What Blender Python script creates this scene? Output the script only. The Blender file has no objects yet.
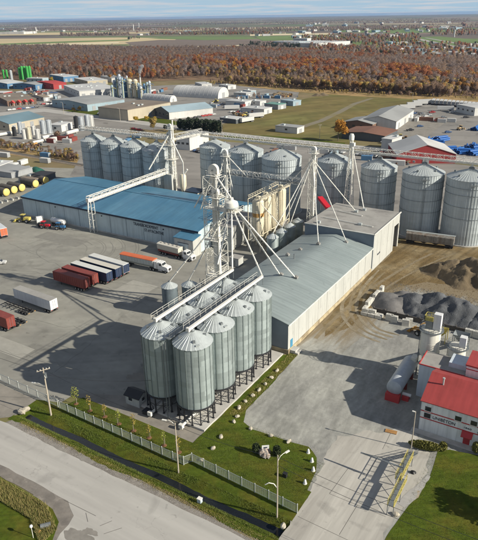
import bpy, bmesh, math, random
from mathutils import Vector, Matrix
random.seed(7)
sc = bpy.context.scene
col = sc.collection
rad = math.radians
# ---------------------------------------------------------------- camera
CAMH = 75.0
FPX = 590.0                      # focal length in photograph pixels (photograph is 478 x 540)
PITCH, YAW, ROLL = math.atan(254 / 590), rad(32.0), math.atan(.0182)
Fv = Vector((-math.sin(YAW) * math.cos(PITCH), math.cos(YAW) * math.cos(PITCH), -math.sin(PITCH)))
R0 = Vector((math.cos(YAW), math.sin(YAW), 0)); U0 = R0.cross(Fv)
Rv = R0 * math.cos(ROLL) - U0 * math.sin(ROLL); Uv = R0 * math.sin(ROLL) + U0 * math.cos(ROLL)
cd = bpy.data.cameras.new('camera'); cam = bpy.data.objects.new('camera', cd); col.objects.link(cam)
cam.matrix_world = Matrix(((Rv.x, Uv.x, -Fv.x, 0), (Rv.y, Uv.y, -Fv.y, 0), (Rv.z, Uv.z, -Fv.z, CAMH), (0, 0, 0, 1)))
cd.sensor_fit = 'VERTICAL'; cd.sensor_height = 24; cd.lens = 24 * FPX / 540
cd.clip_start = 1; cd.clip_end = 60000
sc.camera = cam
sc.render.resolution_x, sc.render.resolution_y = 906, 1024

def G(x, y, z=0.0):
    """a photograph pixel meets the level z"""
    d = Fv * FPX + Rv * (x - 239) - Uv * (y - 270)
    t = (z - CAMH) / d.z
    return Vector((d.x * t, d.y * t, z))
# ---------------------------------------------------------------- light
SUN_AZ, SUN_EL = 9.0, 28.0
w = bpy.data.worlds.new('World'); sc.world = w; w.use_nodes = True
nt = w.node_tree; nt.nodes.clear()
def N(t, typ, **k):
    n = t.nodes.new(typ)
    for a, b in k.items(): setattr(n, a, b)
    return n
sky = N(nt, 'ShaderNodeTexSky', sky_type='NISHITA', sun_disc=False)
sky.sun_elevation = rad(SUN_EL); sky.sun_rotation = rad(90 - SUN_AZ); sky.altitude = 60
sky.air_density = 1.0; sky.dust_density = 0.0; sky.ozone_density = 2.5
tc = N(nt, 'ShaderNodeTexCoord'); sep = N(nt, 'ShaderNodeSeparateXYZ'); nt.links.new(tc.outputs['Generated'], sep.inputs[0])
zz = N(nt, 'ShaderNodeMath', operation='ADD'); nt.links.new(sep.outputs[2], zz.inputs[0]); zz.inputs[1].default_value = .03
zm = N(nt, 'ShaderNodeMath', operation='MAXIMUM'); nt.links.new(zz.outputs[0], zm.inputs[0]); zm.inputs[1].default_value = .03
dx = N(nt, 'ShaderNodeMath', operation='DIVIDE'); dy = N(nt, 'ShaderNodeMath', operation='DIVIDE')
nt.links.new(sep.outputs[0], dx.inputs[0]); nt.links.new(zm.outputs[0], dx.inputs[1])
nt.links.new(sep.outputs[1], dy.inputs[0]); nt.links.new(zm.outputs[0], dy.inputs[1])
cb = N(nt, 'ShaderNodeCombineXYZ'); nt.links.new(dx.outputs[0], cb.inputs[0]); nt.links.new(dy.outputs[0], cb.inputs[1])
cn = N(nt, 'ShaderNodeTexNoise'); cn.inputs['Scale'].default_value = .5; cn.inputs['Detail'].default_value = 6; cn.inputs['Roughness'].default_value = .55
nt.links.new(cb.outputs[0], cn.inputs['Vector'])
cr = N(nt, 'ShaderNodeValToRGB'); cr.color_ramp.elements[0].position = .45; cr.color_ramp.elements[1].position = .64
cr.color_ramp.elements[0].color = (0, 0, 0, 1); cr.color_ramp.elements[1].color = (.85, .85, .85, 1)
nt.links.new(cn.outputs['Fac'], cr.inputs[0])
mx = N(nt, 'ShaderNodeMix', data_type='RGBA'); nt.links.new(cr.outputs[0], mx.inputs[0])
hz = N(nt, 'ShaderNodeMapRange', interpolation_type='SMOOTHSTEP'); hz.inputs[1].default_value = 0; hz.inputs[2].default_value = .2; hz.inputs[3].default_value = .9; hz.inputs[4].default_value = 0
nt.links.new(sep.outputs[2], hz.inputs[0])
hx = N(nt, 'ShaderNodeMix', data_type='RGBA'); nt.links.new(hz.outputs[0], hx.inputs[0]); nt.links.new(sky.outputs[0], hx.inputs[6]); hx.inputs[7].default_value = (5.4, 7.9, 10.2, 1)   # pale blue air low over the plain, all round
nt.links.new(hx.outputs[2], mx.inputs[6]); mx.inputs[7].default_value = (8.6, 8.8, 9.3, 1)
bg = N(nt, 'ShaderNodeBackground'); bg.inputs[1].default_value = .05
wo = N(nt, 'ShaderNodeOutputWorld'); nt.links.new(mx.outputs[2], bg.inputs[0]); nt.links.new(bg.outputs[0], wo.inputs[0])
sl = bpy.data.lights.new('sun', 'SUN'); sl.energy = 5.0; sl.angle = rad(.5); sl.color = (1, .93, .79)
so = bpy.data.objects.new('sun', sl); col.objects.link(so); so.location = (100, 20, 150)
sd = Vector((math.cos(rad(SUN_EL)) * math.cos(rad(SUN_AZ)), math.cos(rad(SUN_EL)) * math.sin(rad(SUN_AZ)), math.sin(rad(SUN_EL))))
so.rotation_euler = sd.to_track_quat('Z', 'Y').to_euler()
vs = sc.view_settings; vs.view_transform = 'Standard'; vs.look = 'None'; vs.gamma = 1; vs.exposure = .5
vs.use_curve_mapping = False
# ---------------------------------------------------------------- materials
MAT = {}
def mat(name, c, rough=.7, metal=0.0, var=.18, scale=.6, bump=0.0, bscale=8.0, c2=None, c2pos=(.45, .62), c2scale=.1, spec=.4, detail=5, stretch=None, streak=0.0, strips=None, cracks=None, stains=None, tracks=None):
    """a procedural surface: base colour, broad mottling towards c2, fine value noise and a little relief"""
    if name in MAT: return MAT[name]
    m = bpy.data.materials.new(name); m.use_nodes = True; t = m.node_tree; b = t.nodes['Principled BSDF']
    b.inputs['Roughness'].default_value = rough; b.inputs['Metallic'].default_value = metal; b.inputs['Specular IOR Level'].default_value = spec
    co = N(t, 'ShaderNodeTexCoord'); src = co.outputs['Object']
    if stretch:
        mp = N(t, 'ShaderNodeMapping'); mp.inputs['Scale'].default_value = stretch; t.links.new(src, mp.inputs[0]); src = mp.outputs[0]
    n1 = N(t, 'ShaderNodeTexNoise'); n1.inputs['Scale'].default_value = scale; n1.inputs['Detail'].default_value = detail; n1.inputs['Roughness'].default_value = .65
    t.links.new(src, n1.inputs['Vector'])
    cur = None
    base = N(t, 'ShaderNodeRGB'); base.outputs[0].default_value = (*c, 1); cur = base.outputs[0]
    if c2:
        n2 = N(t, 'ShaderNodeTexNoise'); n2.inputs['Scale'].default_value = c2scale; n2.inputs['Detail'].default_value = 6; n2.inputs['Roughness'].default_value = .6
        t.links.new(src, n2.inputs['Vector'])
        r2 = N(t, 'ShaderNodeMapRange'); r2.inputs[1].default_value, r2.inputs[2].default_value = c2pos; t.links.new(n2.outputs[0], r2.inputs[0])
        x = N(t, 'ShaderNodeMix', data_type='RGBA'); t.links.new(r2.outputs[0], x.inputs[0]); t.links.new(cur, x.inputs[6]); x.inputs[7].default_value = (*c2, 1); cur = x.outputs[2]
    if streak:
        mp = N(t, 'ShaderNodeMapping'); mp.inputs['Scale'].default_value = (1.6, 1.6, .09); t.links.new(co.outputs['Object'], mp.inputs[0])
        n3 = N(t, 'ShaderNodeTexNoise'); n3.inputs['Scale'].default_value = 1.0; n3.inputs['Detail'].default_value = 4; t.links.new(mp.outputs[0], n3.inputs['Vector'])
        r3 = N(t, 'ShaderNodeMapRange'); r3.inputs[1].default_value = .45; r3.inputs[2].default_value = .75; r3.inputs[3].default_value = 1; r3.inputs[4].default_value = 1 - streak
        t.links.new(n3.outputs[0], r3.inputs[0])
        h3 = N(t, 'ShaderNodeVectorMath', operation='SCALE'); t.links.new(cur, h3.inputs[0]); t.links.new(r3.outputs[0], h3.inputs['Scale']); cur = h3.outputs[0]
    def mul(cur, fac):
        s_ = N(t, 'ShaderNodeVectorMath', operation='SCALE'); t.links.new(cur, s_.inputs[0]); t.links.new(fac, s_.inputs['Scale']); return s_.outputs[0]
    def mth(op, a, b_=0.0):
        n = N(t, 'ShaderNodeMath', operation=op)
        for i, v in enumerate((a, b_)):
            if isinstance(v, (int, float)): n.inputs[i].default_value = v
            else: t.links.new(v, n.inputs[i])
        return n.outputs[0]
    def rng(v, a, b_, c_, d):
        r_ = N(t, 'ShaderNodeMapRange'); t.links.new(v, r_.inputs[0])
        for i, q in enumerate((a, b_, c_, d)): r_.inputs[i + 1].default_value = q
        return r_.outputs[0]
    def nz(sc_, det=4, vec=None, dist=0.0):
        n = N(t, 'ShaderNodeTexNoise'); n.inputs['Scale'].default_value = sc_; n.inputs['Detail'].default_value = det; n.inputs['Distortion'].default_value = dist; t.links.new(vec or co.outputs['Object'], n.inputs['Vector']); return n.outputs[0]
    if strips:          # sheets of cladding, each of a slightly different age
        ax_, wd_, sv_ = strips; sp_ = N(t, 'ShaderNodeSeparateXYZ'); t.links.new(co.outputs['Object'], sp_.inputs[0]); f_ = mth('FLOOR', mth('DIVIDE', sp_.outputs[ax_], wd_)); wn = N(t, 'ShaderNodeTexWhiteNoise', noise_dimensions='1D'); t.links.new(f_, wn.inputs['W'])
        cur = mul(cur, rng(wn.outputs[0], 0, 1, 1 - sv_, 1 + sv_)); fr = mth('FRACT', mth('DIVIDE', sp_.outputs[ax_], wd_)); cur = mul(cur, rng(fr, 0, .07, .86, 1))
        mp_ = N(t, 'ShaderNodeMapping'); mp_.inputs['Scale'].default_value = (.15, .15, .15); mp_.inputs['Scale'].default_value[ax_] = 1.6; t.links.new(co.outputs['Object'], mp_.inputs[0]); cur = mul(cur, rng(nz(1, 5, mp_.outputs[0]), .35, .75, 1.05, .88))
    if cracks:          # sealed and open cracks
        for sc_, wd_, st_ in cracks:
            w_ = N(t, 'ShaderNodeTexVoronoi', feature='DISTANCE_TO_EDGE'); w_.inputs['Scale'].default_value = sc_; dn = N(t, 'ShaderNodeVectorMath', operation='ADD'); nn = N(t, 'ShaderNodeTexNoise'); nn.inputs['Scale'].default_value = sc_ * 3; nn.inputs['Detail'].default_value = 5; t.links.new(co.outputs['Object'], nn.inputs['Vector'])
            ms = N(t, 'ShaderNodeVectorMath', operation='SCALE'); ms.inputs['Scale'].default_value = 1.1 / sc_; t.links.new(nn.outputs['Color'], ms.inputs[0]); t.links.new(co.outputs['Object'], dn.inputs[0]); t.links.new(ms.outputs[0], dn.inputs[1]); t.links.new(dn.outputs[0], w_.inputs['Vector'])
            gate = rng(nz(sc_ * .8, 3), .45, .58, 0, st_); line = rng(w_.outputs['Distance'], 0, wd_ * sc_, 1, 0); cur = mul(cur, mth('SUBTRACT', 1.0, mth('MULTIPLY', line, gate)))
    if stains:          # oil, dust and damp with their own outline
        for sc_, lo, hi, k in stains: cur = mul(cur, rng(nz(sc_, 6, None, .4), lo, hi, 1, k))
    if tracks:          # wheel-worn streaks along a direction
        for ang, sx_, sy_, k in tracks:
            mp_ = N(t, 'ShaderNodeMapping', vector_type='TEXTURE'); mp_.inputs['Rotation'].default_value = (0, 0, rad(ang)); mp_.inputs['Scale'].default_value = (1 / sx_, 1 / sy_, 1); t.links.new(co.outputs['Object'], mp_.inputs[0]); cur = mul(cur, rng(nz(1, 5, mp_.outputs[0], .9), .34, .68, 1 - k, 1 + k))
    mr = N(t, 'ShaderNodeMapRange'); mr.inputs[1].default_value = .25; mr.inputs[2].default_value = .75; mr.inputs[3].default_value = 1 - var; mr.inputs[4].default_value = 1 + var
    t.links.new(n1.outputs[0], mr.inputs[0])
    h = N(t, 'ShaderNodeVectorMath', operation='SCALE'); t.links.new(cur, h.inputs[0]); t.links.new(mr.outputs[0], h.inputs['Scale'])
    t.links.new(h.outputs[0], b.inputs['Base Color'])
    if bump:
        n4 = N(t, 'ShaderNodeTexNoise'); n4.inputs['Scale'].default_value = bscale; n4.inputs['Detail'].default_value = 4; t.links.new(src, n4.inputs['Vector'])
        bp = N(t, 'ShaderNodeBump'); bp.inputs['Strength'].default_value = 1; bp.inputs['Distance'].default_value = bump
        t.links.new(n4.outputs[0], bp.inputs['Height']); t.links.new(bp.outputs[0], b.inputs['Normal'])
    MAT[name] = m
    return m
def sheetmetal(name, c, rough, metal, nseg, hgt, var=.12, tint=None):
    """galvanised bin wall: each bolted sheet has a slightly different zinc tone"""
    m = bpy.data.materials.new(name); m.use_nodes = True; t = m.node_tree; b = t.nodes['Principled BSDF']
    b.inputs['Roughness'].default_value = rough; b.inputs['Metallic'].default_value = metal
    co = N(t, 'ShaderNodeTexCoord'); s = N(t, 'ShaderNodeSeparateXYZ'); t.links.new(co.outputs['Object'], s.inputs[0])
    def M(op, a, b_=None):
        n = N(t, 'ShaderNodeMath', operation=op)
        for i, v in enumerate((a, b_)):
            if v is None: continue
            if isinstance(v, (int, float)): n.inputs[i].default_value = v
            else: t.links.new(v, n.inputs[i])
        return n.outputs[0]
    row = M('FLOOR', M('DIVIDE', s.outputs[2], hgt))
    ang = M('MULTIPLY', M('ADD', M('ARCTAN2', s.outputs[1], s.outputs[0]), M('MULTIPLY', row, .37)), nseg / (2 * math.pi))
    k = N(t, 'ShaderNodeCombineXYZ'); t.links.new(M('FLOOR', ang), k.inputs[0]); t.links.new(row, k.inputs[1])
    oi = N(t, 'ShaderNodeObjectInfo'); t.links.new(oi.outputs['Random'], k.inputs[2])
    wn = N(t, 'ShaderNodeTexWhiteNoise', noise_dimensions='3D'); t.links.new(k.outputs[0], wn.inputs['Vector'])
    nz = N(t, 'ShaderNodeTexNoise'); nz.inputs['Scale'].default_value = .8; nz.inputs['Detail'].default_value = 5
    mp = N(t, 'ShaderNodeMapping'); mp.inputs['Scale'].default_value = (1, 1, .12); t.links.new(co.outputs['Object'], mp.inputs[0]); t.links.new(mp.outputs[0], nz.inputs['Vector'])
    v = M('ADD', M('MULTIPLY', M('SUBTRACT', wn.outputs[0], .5), 2 * var), M('MULTIPLY', M('SUBTRACT', nz.outputs[0], .5), .5))
    seam = M('LESS_THAN', M('FRACT', M('DIVIDE', s.outputs[2], hgt)), .05)
    v = M('SUBTRACT', M('ADD', v, 1.0), M('MULTIPLY', seam, .10))
    h = N(t, 'ShaderNodeVectorMath', operation='SCALE'); h.inputs[0].default_value = c; t.links.new(v, h.inputs['Scale']); t.links.new(h.outputs[0], b.inputs['Base Color'])
    wv = N(t, 'ShaderNodeTexWave', wave_type='BANDS', bands_direction='Z'); wv.inputs['Scale'].default_value = 3.0; t.links.new(co.outputs['Object'], wv.inputs['Vector'])
    bp = N(t, 'ShaderNodeBump'); bp.inputs['Distance'].default_value = .012; t.links.new(wv.outputs[0], bp.inputs['Height']); t.links.new(bp.outputs[0], b.inputs['Normal'])
    t.links.new(M('ADD', rough - .06, M('MULTIPLY', wn.outputs[0], .12)), b.inputs['Roughness'])
    MAT[name] = m
    return m
M_ = {}
def defmats():
    m = M_
    m['galv'] = sheetmetal('galvanised_bin_sheets', (.355, .41, .408), .40, .45, 9, 1.15)
    m['galvbig'] = sheetmetal('galvanised_large_bin_sheets', (.45, .495, .51), .45, .35, 14, 1.15, .06)
    m['galvroof'] = mat('galvanised_roof_sheet', (.44, .475, .475), .5, .3, .10, 1.5)
    m['galvdark'] = mat('weathered_galvanised_steel', (.22, .24, .25), .5, .5, .2, 2)
    m['seam'] = mat('stiffener_steel', (.22, .26, .255), .5, .3, .15, 2)
    m['leg'] = mat('black_painted_steel', (.035, .035, .04), .5, .2, .2, 2)
    m['white'] = mat('white_painted_steel', (.70, .685, .625), .45, 0, .10, 1.2, c2=(.50, .43, .32), c2pos=(.58, .75), c2scale=.5)
    m['conv'] = mat('white_conveyor_steel', (.70, .68, .62), .4, .05, .10, 1.0, c2=(.46, .38, .27), c2pos=(.62, .78), c2scale=.7)
    m['cream'] = mat('cream_painted_silo', (.66, .60, .46), .5, 0, .12, .7, c2=(.42, .25, .10), c2pos=(.6, .76), c2scale=.35, streak=.35)
    m['rust'] = mat('rusted_steel', (.42, .24, .08), .8, 0, .35, 1.5)
    m['blueroof'] = mat('blue_roof_sheet', (.058, .165, .265), .5, .0, .10, .15, c2=(.072, .185, .28), c2scale=.08, streak=0, strips=(0, 1.0, .05))
    m['bluetrim'] = mat('dark_blue_trim', (.018, .03, .055), .5, 0, .15, 1)
    m['wallblue'] = mat('pale_blue_wall_sheet', (.46, .545, .575), .55, .05, .06, .5, streak=.22)
    m['greyroof'] = mat('grey_blue_roof_sheet', (.272, .315, .315), .5, .05, .08, .2, c2=(.235, .275, .275), c2scale=.1, strips=(1, 1.245, .035), stains=[(.5, .62, .72, .86)])
    m['whitewall'] = mat('white_wall_sheet', (.45, .455, .43), .6, 0, .05, .4, streak=.22, stains=[(.8, .60, .72, .85)])
    m['tanbase'] = mat('concrete_foundation_tan', (.44, .37, .24), .9, 0, .2, .7, c2=(.25, .2, .13), c2scale=.3)
    m['gableblue'] = mat('slate_blue_gable_sheet', (.17, .205, .24), .55, .1, .10, .5)
    m['flatroof'] = mat('warm_grey_membrane_roof', (.31, .30, .28), .8, 0, .10, .3, c2=(.25, .24, .225), c2scale=.12, stains=[(.25, .55, .66, .82), (1.1, .6, .7, .85)])
    m['concrete'] = mat('pale_concrete', (.47, .455, .42), .9, 0, .14, .6, bump=.01, c2=(.36, .345, .32), c2scale=.12)
    m['block'] = mat('cast_concrete_block', (.50, .485, .44), .9, 0, .2, 1.2, bump=.02)
    m['glass'] = mat('dark_window_glass', (.03, .035, .04), .08, 0, .05, 1, spec=.8)
    m['tyre'] = mat('black_rubber', (.02, .02, .02), .85, 0, .2, 3)
    m['rim'] = mat('wheel_rim_steel', (.45, .45, .45), .4, .6, .1, 3)
    m['chassis'] = mat('dark_chassis_steel', (.03, .03, .032), .6, .2, .3, 2)
    m['black'] = mat('black_paint', (.02, .02, .022), .5, 0, .2, 2)
    m['red'] = mat('red_sheet', (.44, .045, .045), .55, 0, .10, .5)
    m['redroof'] = mat('coral_red_roof_sheet', (.32, .052, .048), .55, 0, .08, .3, c2=(.27, .045, .04), c2scale=.2, strips=(0, .61, .05))
    m['darkred'] = mat('oxide_red_container', (.20, .045, .035), .6, 0, .2, 1.2)
    m['wood'] = mat('weathered_pole_wood', (.40, .35, .28), .9, 0, .2, 4, stretch=(1, 1, .1))
    m['yellow'] = mat('safety_yellow', (.50, .42, .11), .6, 0, .2, 2)
    m['bark'] = mat('tree_bark', (.14, .11, .085), .9, 0, .25, 3)
def addmat(k, *a, **kw):
    M_[k] = mat(k, *a, **kw); return M_[k]
defmats()
# ---------------------------------------------------------------- builders
KIDS = {}
class MB:
    def __init__(s): s.v = []; s.f = []
    def add(s, vs, fs):
        o = len(s.v); s.v += [tuple(p) for p in vs]; s.f += [tuple(i + o for i in f) for f in fs]; return s
    def box(s, c, d, rz=0.0, tilt=None):
        x, y, z = [a / 2 for a in d]; vs = [Vector((i * x, j * y, k * z)) for k in (-1, 1) for j in (-1, 1) for i in (-1, 1)]
        if tilt: vs = [tilt @ p for p in vs]
        if rz: q = Matrix.Rotation(rz, 3, 'Z'); vs = [q @ p for p in vs]
        c = Vector(c)
        return s.add([p + c for p in vs], [(0, 2, 3, 1), (4, 5, 7, 6), (0, 1, 5, 4), (2, 6, 7, 3), (0, 4, 6, 2), (1, 3, 7, 5)])
    def span(s, x0, x1, y0, y1, z0, z1): return s.box(((x0 + x1) / 2, (y0 + y1) / 2, (z0 + z1) / 2), (x1 - x0, y1 - y0, z1 - z0))
    def bar(s, p, q, a=.1, b=None):
        p, q = Vector(p), Vector(q); d = q - p; L = d.length
        if L < 1e-5: return s
        d /= L; up = Vector((0, 0, 1)) if abs(d.z) < .95 else Vector((0, 1, 0))
        u = d.cross(up).normalized(); v = u.cross(d); b = b or a
        vs = [c + u * (i * a / 2) + v * (j * b / 2) for c in (p, q) for i, j in ((-1, -1), (1, -1), (1, 1), (-1, 1))]
        return s.add(vs, [(3, 2, 1, 0), (4, 5, 6, 7), (0, 1, 5, 4), (1, 2, 6, 5), (2, 3, 7, 6), (3, 0, 4, 7)])
    def tube(s, p, q, r, r2=None, n=10, cap=True):
        p, q = Vector(p), Vector(q); d = (q - p).normalized(); r2 = r if r2 is None else r2
        up = Vector((0, 0, 1)) if abs(d.z) < .95 else Vector((0, 1, 0)); u = d.cross(up).normalized(); v = u.cross(d)
        vs = []
        for c, R in ((p, r), (q, r2)):
            for i in range(n):
                a = 2 * math.pi * i / n; vs.append(c + u * math.cos(a) * R + v * math.sin(a) * R)
        fs = [(i, (i + 1) % n, n + (i + 1) % n, n + i) for i in range(n)]
        if cap: fs += [tuple(range(n - 1, -1, -1)), tuple(range(n, 2 * n))]
        return s.add(vs, fs)
    def lathe(s, prof, n=24, c=(0, 0, 0), axis='Z'):
        vs = []; fs = []
        for r, z in prof:
            for i in range(n):
                a = 2 * math.pi * i / n
                p = (r * math.cos(a), r * math.sin(a), z)
                if axis == 'Y': p = (p[0], p[2], p[1])
                if axis == 'X': p = (p[2], p[0], p[1])
                vs.append((p[0] + c[0], p[1] + c[1], p[2] + c[2]))
        for k in range(len(prof) - 1):
            for i in range(n):
                j = (i + 1) % n; q = (k * n + i, k * n + j, (k + 1) * n + j, (k + 1) * n + i)
                fs.append(q if axis != 'Y' else q[::-1])
        return s.add(vs, fs)
    def poly(s, pts, z0, z1=None):
        n = len(pts)
        a = sum(pts[i][0] * pts[(i + 1) % n][1] - pts[(i + 1) % n][0] * pts[i][1] for i in range(n))
        if a < 0: pts = pts[::-1]
        if z1 is None: return s.add([(p[0], p[1], z0) for p in pts], [tuple(range(n))])
        vs = [(p[0], p[1], z) for z in (z0, z1) for p in pts]
        return s.add(vs, [tuple(range(n - 1, -1, -1)), tuple(range(n, 2 * n))] + [(i, (i + 1) % n, n + (i + 1) % n, n + i) for i in range(n)])
    def mesh(s, name, m=None, smooth=False):
        me = bpy.data.meshes.new(name); me.from_pydata(s.v, [], s.f); me.update()
        if m: me.materials.append(m)
        if smooth is True:
            for p in me.polygons: p.use_smooth = True
        elif smooth:
            for p in me.polygons: p.use_smooth = len(p.vertices) == 4 and p.area > 0
            me.set_sharp_from_angle(angle=rad(smooth))
        return me
    def build(s, name, m, parent=None, loc=None, rz=0, smooth=False):
        return link(s.mesh(name, M_[m] if isinstance(m, str) else m, smooth), name, parent, loc, rz)
def link(me, name, parent=None, loc=None, rz=0):
    o = bpy.data.objects.new(name, me); col.objects.link(o)
    if parent: o.parent = parent; KIDS.setdefault(parent.name, []).append(o)
    if loc is not None: o.location = loc
    if rz: o.rotation_euler = (0, 0, rz)
    return o
def tag(o, label, cat, group=None):
    o['label'] = label; o['category'] = cat
    if group: o['group'] = group
    return o
def thing(name, label, cat, loc=(0, 0, 0), rz=0, group=None):
    o = bpy.data.objects.new(name, None); col.objects.link(o); o.location = loc; o.rotation_euler = (0, 0, rz); o.empty_display_size = .5
    return tag(o, label, cat, group)
def copy_tree(o, parent=None):
    c = o.copy(); col.objects.link(c); c.parent = parent
    if parent: KIDS.setdefault(parent.name, []).append(c)
    for ch in list(KIDS.get(o.name, ())): copy_tree(ch, c)
    return c
def dup(o, loc, rz, label, group=None):
    c = copy_tree(o); c.location = loc; c.rotation_euler = (0, 0, rz); c['label'] = label
    if group: c['group'] = group
    return c
def struct(name, mb, m, smooth=False):
    o = mb.build(name, m, smooth=smooth); o['kind'] = 'structure'; return o
def textmesh(body, size, depth=.02):
    cu = bpy.data.curves.new('lettering', 'FONT'); cu.body = body; cu.size = size; cu.extrude = depth; cu.align_x = 'LEFT'
    o = bpy.data.objects.new('lettering_tmp', cu); col.objects.link(o)
    dg = bpy.context.evaluated_depsgraph_get(); me = bpy.data.meshes.new_from_object(o.evaluated_get(dg))
    bpy.data.objects.remove(o); bpy.data.curves.remove(cu)
    return me
# ---------------------------------------------------------------- the ground
def px(pts, z=0.0): return [tuple(G(x, y, 0))[:2] for x, y in pts]
def sheet(name, pts, z, m): return struct(name, MB().poly(pts, z), m)
def wobble(pts, amp, step, seed=1):
    """a worn, irregular edge: points every step metres, pushed in and out"""
    r = random.Random(seed); out = []
    n = len(pts)
    for i in range(n):
        a, b = Vector(pts[i]), Vector(pts[(i + 1) % n]); L = (b - a).length; k = max(1, int(L / step)); nn = Vector((-(b - a).y, (b - a).x)).normalized()
        for j in range(k):
            p = a.lerp(b, j / k); out.append(tuple(p + nn * (r.uniform(-amp, amp) if j else 0)))
    return out
addmat('dryland', (.20, .155, .09), .95, 0, .35, .02, spec=.1, c2=(.155, .145, .06), c2pos=(.42, .6), c2scale=.012, detail=8)
addmat('asphalt', (.262, .255, .222), .9, 0, .11, .35, bump=.006, c2=(.222, .215, .19), c2pos=(.42, .62), c2scale=.06, detail=9, cracks=[(.035, .10, .30), (.11, .05, .22)], stains=[(.13, .60, .68, .80), (.55, .66, .72, .72), (.04, .56, .66, .88)], tracks=[(35, .02, .35, .07), (-8, .015, .28, .05)])
addmat('strip', (.235, .215, .185), .9, 0, .15, .5, c2=(.19, .175, .15), c2scale=.2)
addmat('gravel', (.295, .292, .265), .95, 0, .17, .9, bump=.03, bscale=3, c2=(.235, .232, .215), c2pos=(.42, .6), c2scale=.09, detail=10, stains=[(.10, .56, .66, .80), (.5, .64, .72, .85)], tracks=[(78, .022, .5, .12), (100, .02, .8, .10), (125, .03, .3, .09)])
addmat('dirt', (.148, .105, .050), .95, 0, .25, .35, bump=.05, bscale=1.4, spec=.1, c2=(.215, .17, .10), c2pos=(.45, .62), c2scale=.10, detail=10, stains=[(.2, .58, .68, .7), (1.2, .62, .7, .75)], tracks=[(82, .03, .6, .22)])
addmat('slab', (.41, .39, .35), .9, 0, .10, .25, c2=(.345, .325, .29), c2pos=(.45, .64), c2scale=.14, stretch=(1, .25, 1), detail=9, cracks=[(.09, .05, .25)], stains=[(.25, .58, .68, .80), (.9, .66, .73, .75)], tracks=[(84, .02, .7, .10), (92, .02, 1.4, .06)])
addmat('roadway', (.40, .385, .355), .9, 0, .07, .5, c2=(.355, .34, .315), c2pos=(.42, .6), c2scale=.10, stretch=(.12, 1, 1), detail=9, cracks=[(.07, .07, .35), (.22, .03, .2)], stains=[(.2, .6, .7, .84), (.8, .67, .73, .78)], tracks=[(0, .012, .42, .08)])
addmat('shoulder', (.20, .18, .158), .95, 0, .22, .8, bump=.02, c2=(.155, .14, .125), c2scale=.3, detail=9, stains=[(.5, .58, .66, 1.3)])
addmat('lawn', (.060, .084, .009), .95, 0, .30, 1.1, bump=.03, bscale=5, spec=.1, c2=(.090, .090, .013), c2pos=(.45, .62), c2scale=.17, detail=10, stains=[(.35, .60, .70, .72), (1.6, .64, .72, 1.35), (.08, .58, .68, 1.25)], tracks=[(38, .03, 1.1, .16), (0, .03, .7, .08)])
addmat('meadow', (.175, .14, .055), .95, 0, .25, .05, spec=.1, c2=(.135, .125, .045), c2pos=(.4, .6), c2scale=.02, detail=9, stains=[(.05, .56, .64, .75), (.02, .56, .62, 1.25)], tracks=[(60, .006, .08, .15)])
addmat('roughgrass', (.33, .225, .105), .95, 0, .3, .15, spec=.1, c2=(.21, .16, .065), c2scale=.04, detail=8)
addmat('farroad', (.36, .345, .32), .9, 0, .08, .1)
addmat('faryard', (.235, .22, .20), .9, 0, .22, .06, c2=(.165, .155, .14), c2scale=.03, detail=9, stains=[(.03, .58, .63, 1.3), (.08, .6, .66, .7)], tracks=[(20, .01, .12, .15)])
addmat('ditchwater', (.012, .014, .016), .15, 0, .2, .6, spec=.5)
# one sheet to the horizon, left open only where the ditch is cut
B = 24000
gx = [-B, -3000, -600, -92.6, -30.6, 600, 3000, B]; gy = [-B, -600, 60.1, 64.9, 600, 3000, B]
gm = MB(); ids = {}
for j, y in enumerate(gy):
    for i, x in enumerate(gx): ids[i, j] = len(gm.v); gm.v.append((x, y, -.06))
for j in range(len(gy) - 1):
    for i in range(len(gx) - 1):
        if gx[i] == -92.6 and gy[j] == 60.1: continue
        gm.f.append((ids[i, j], ids[i + 1, j], ids[i + 1, j + 1], ids[i, j + 1]))
struct('ground', gm, 'dryland')
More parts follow.
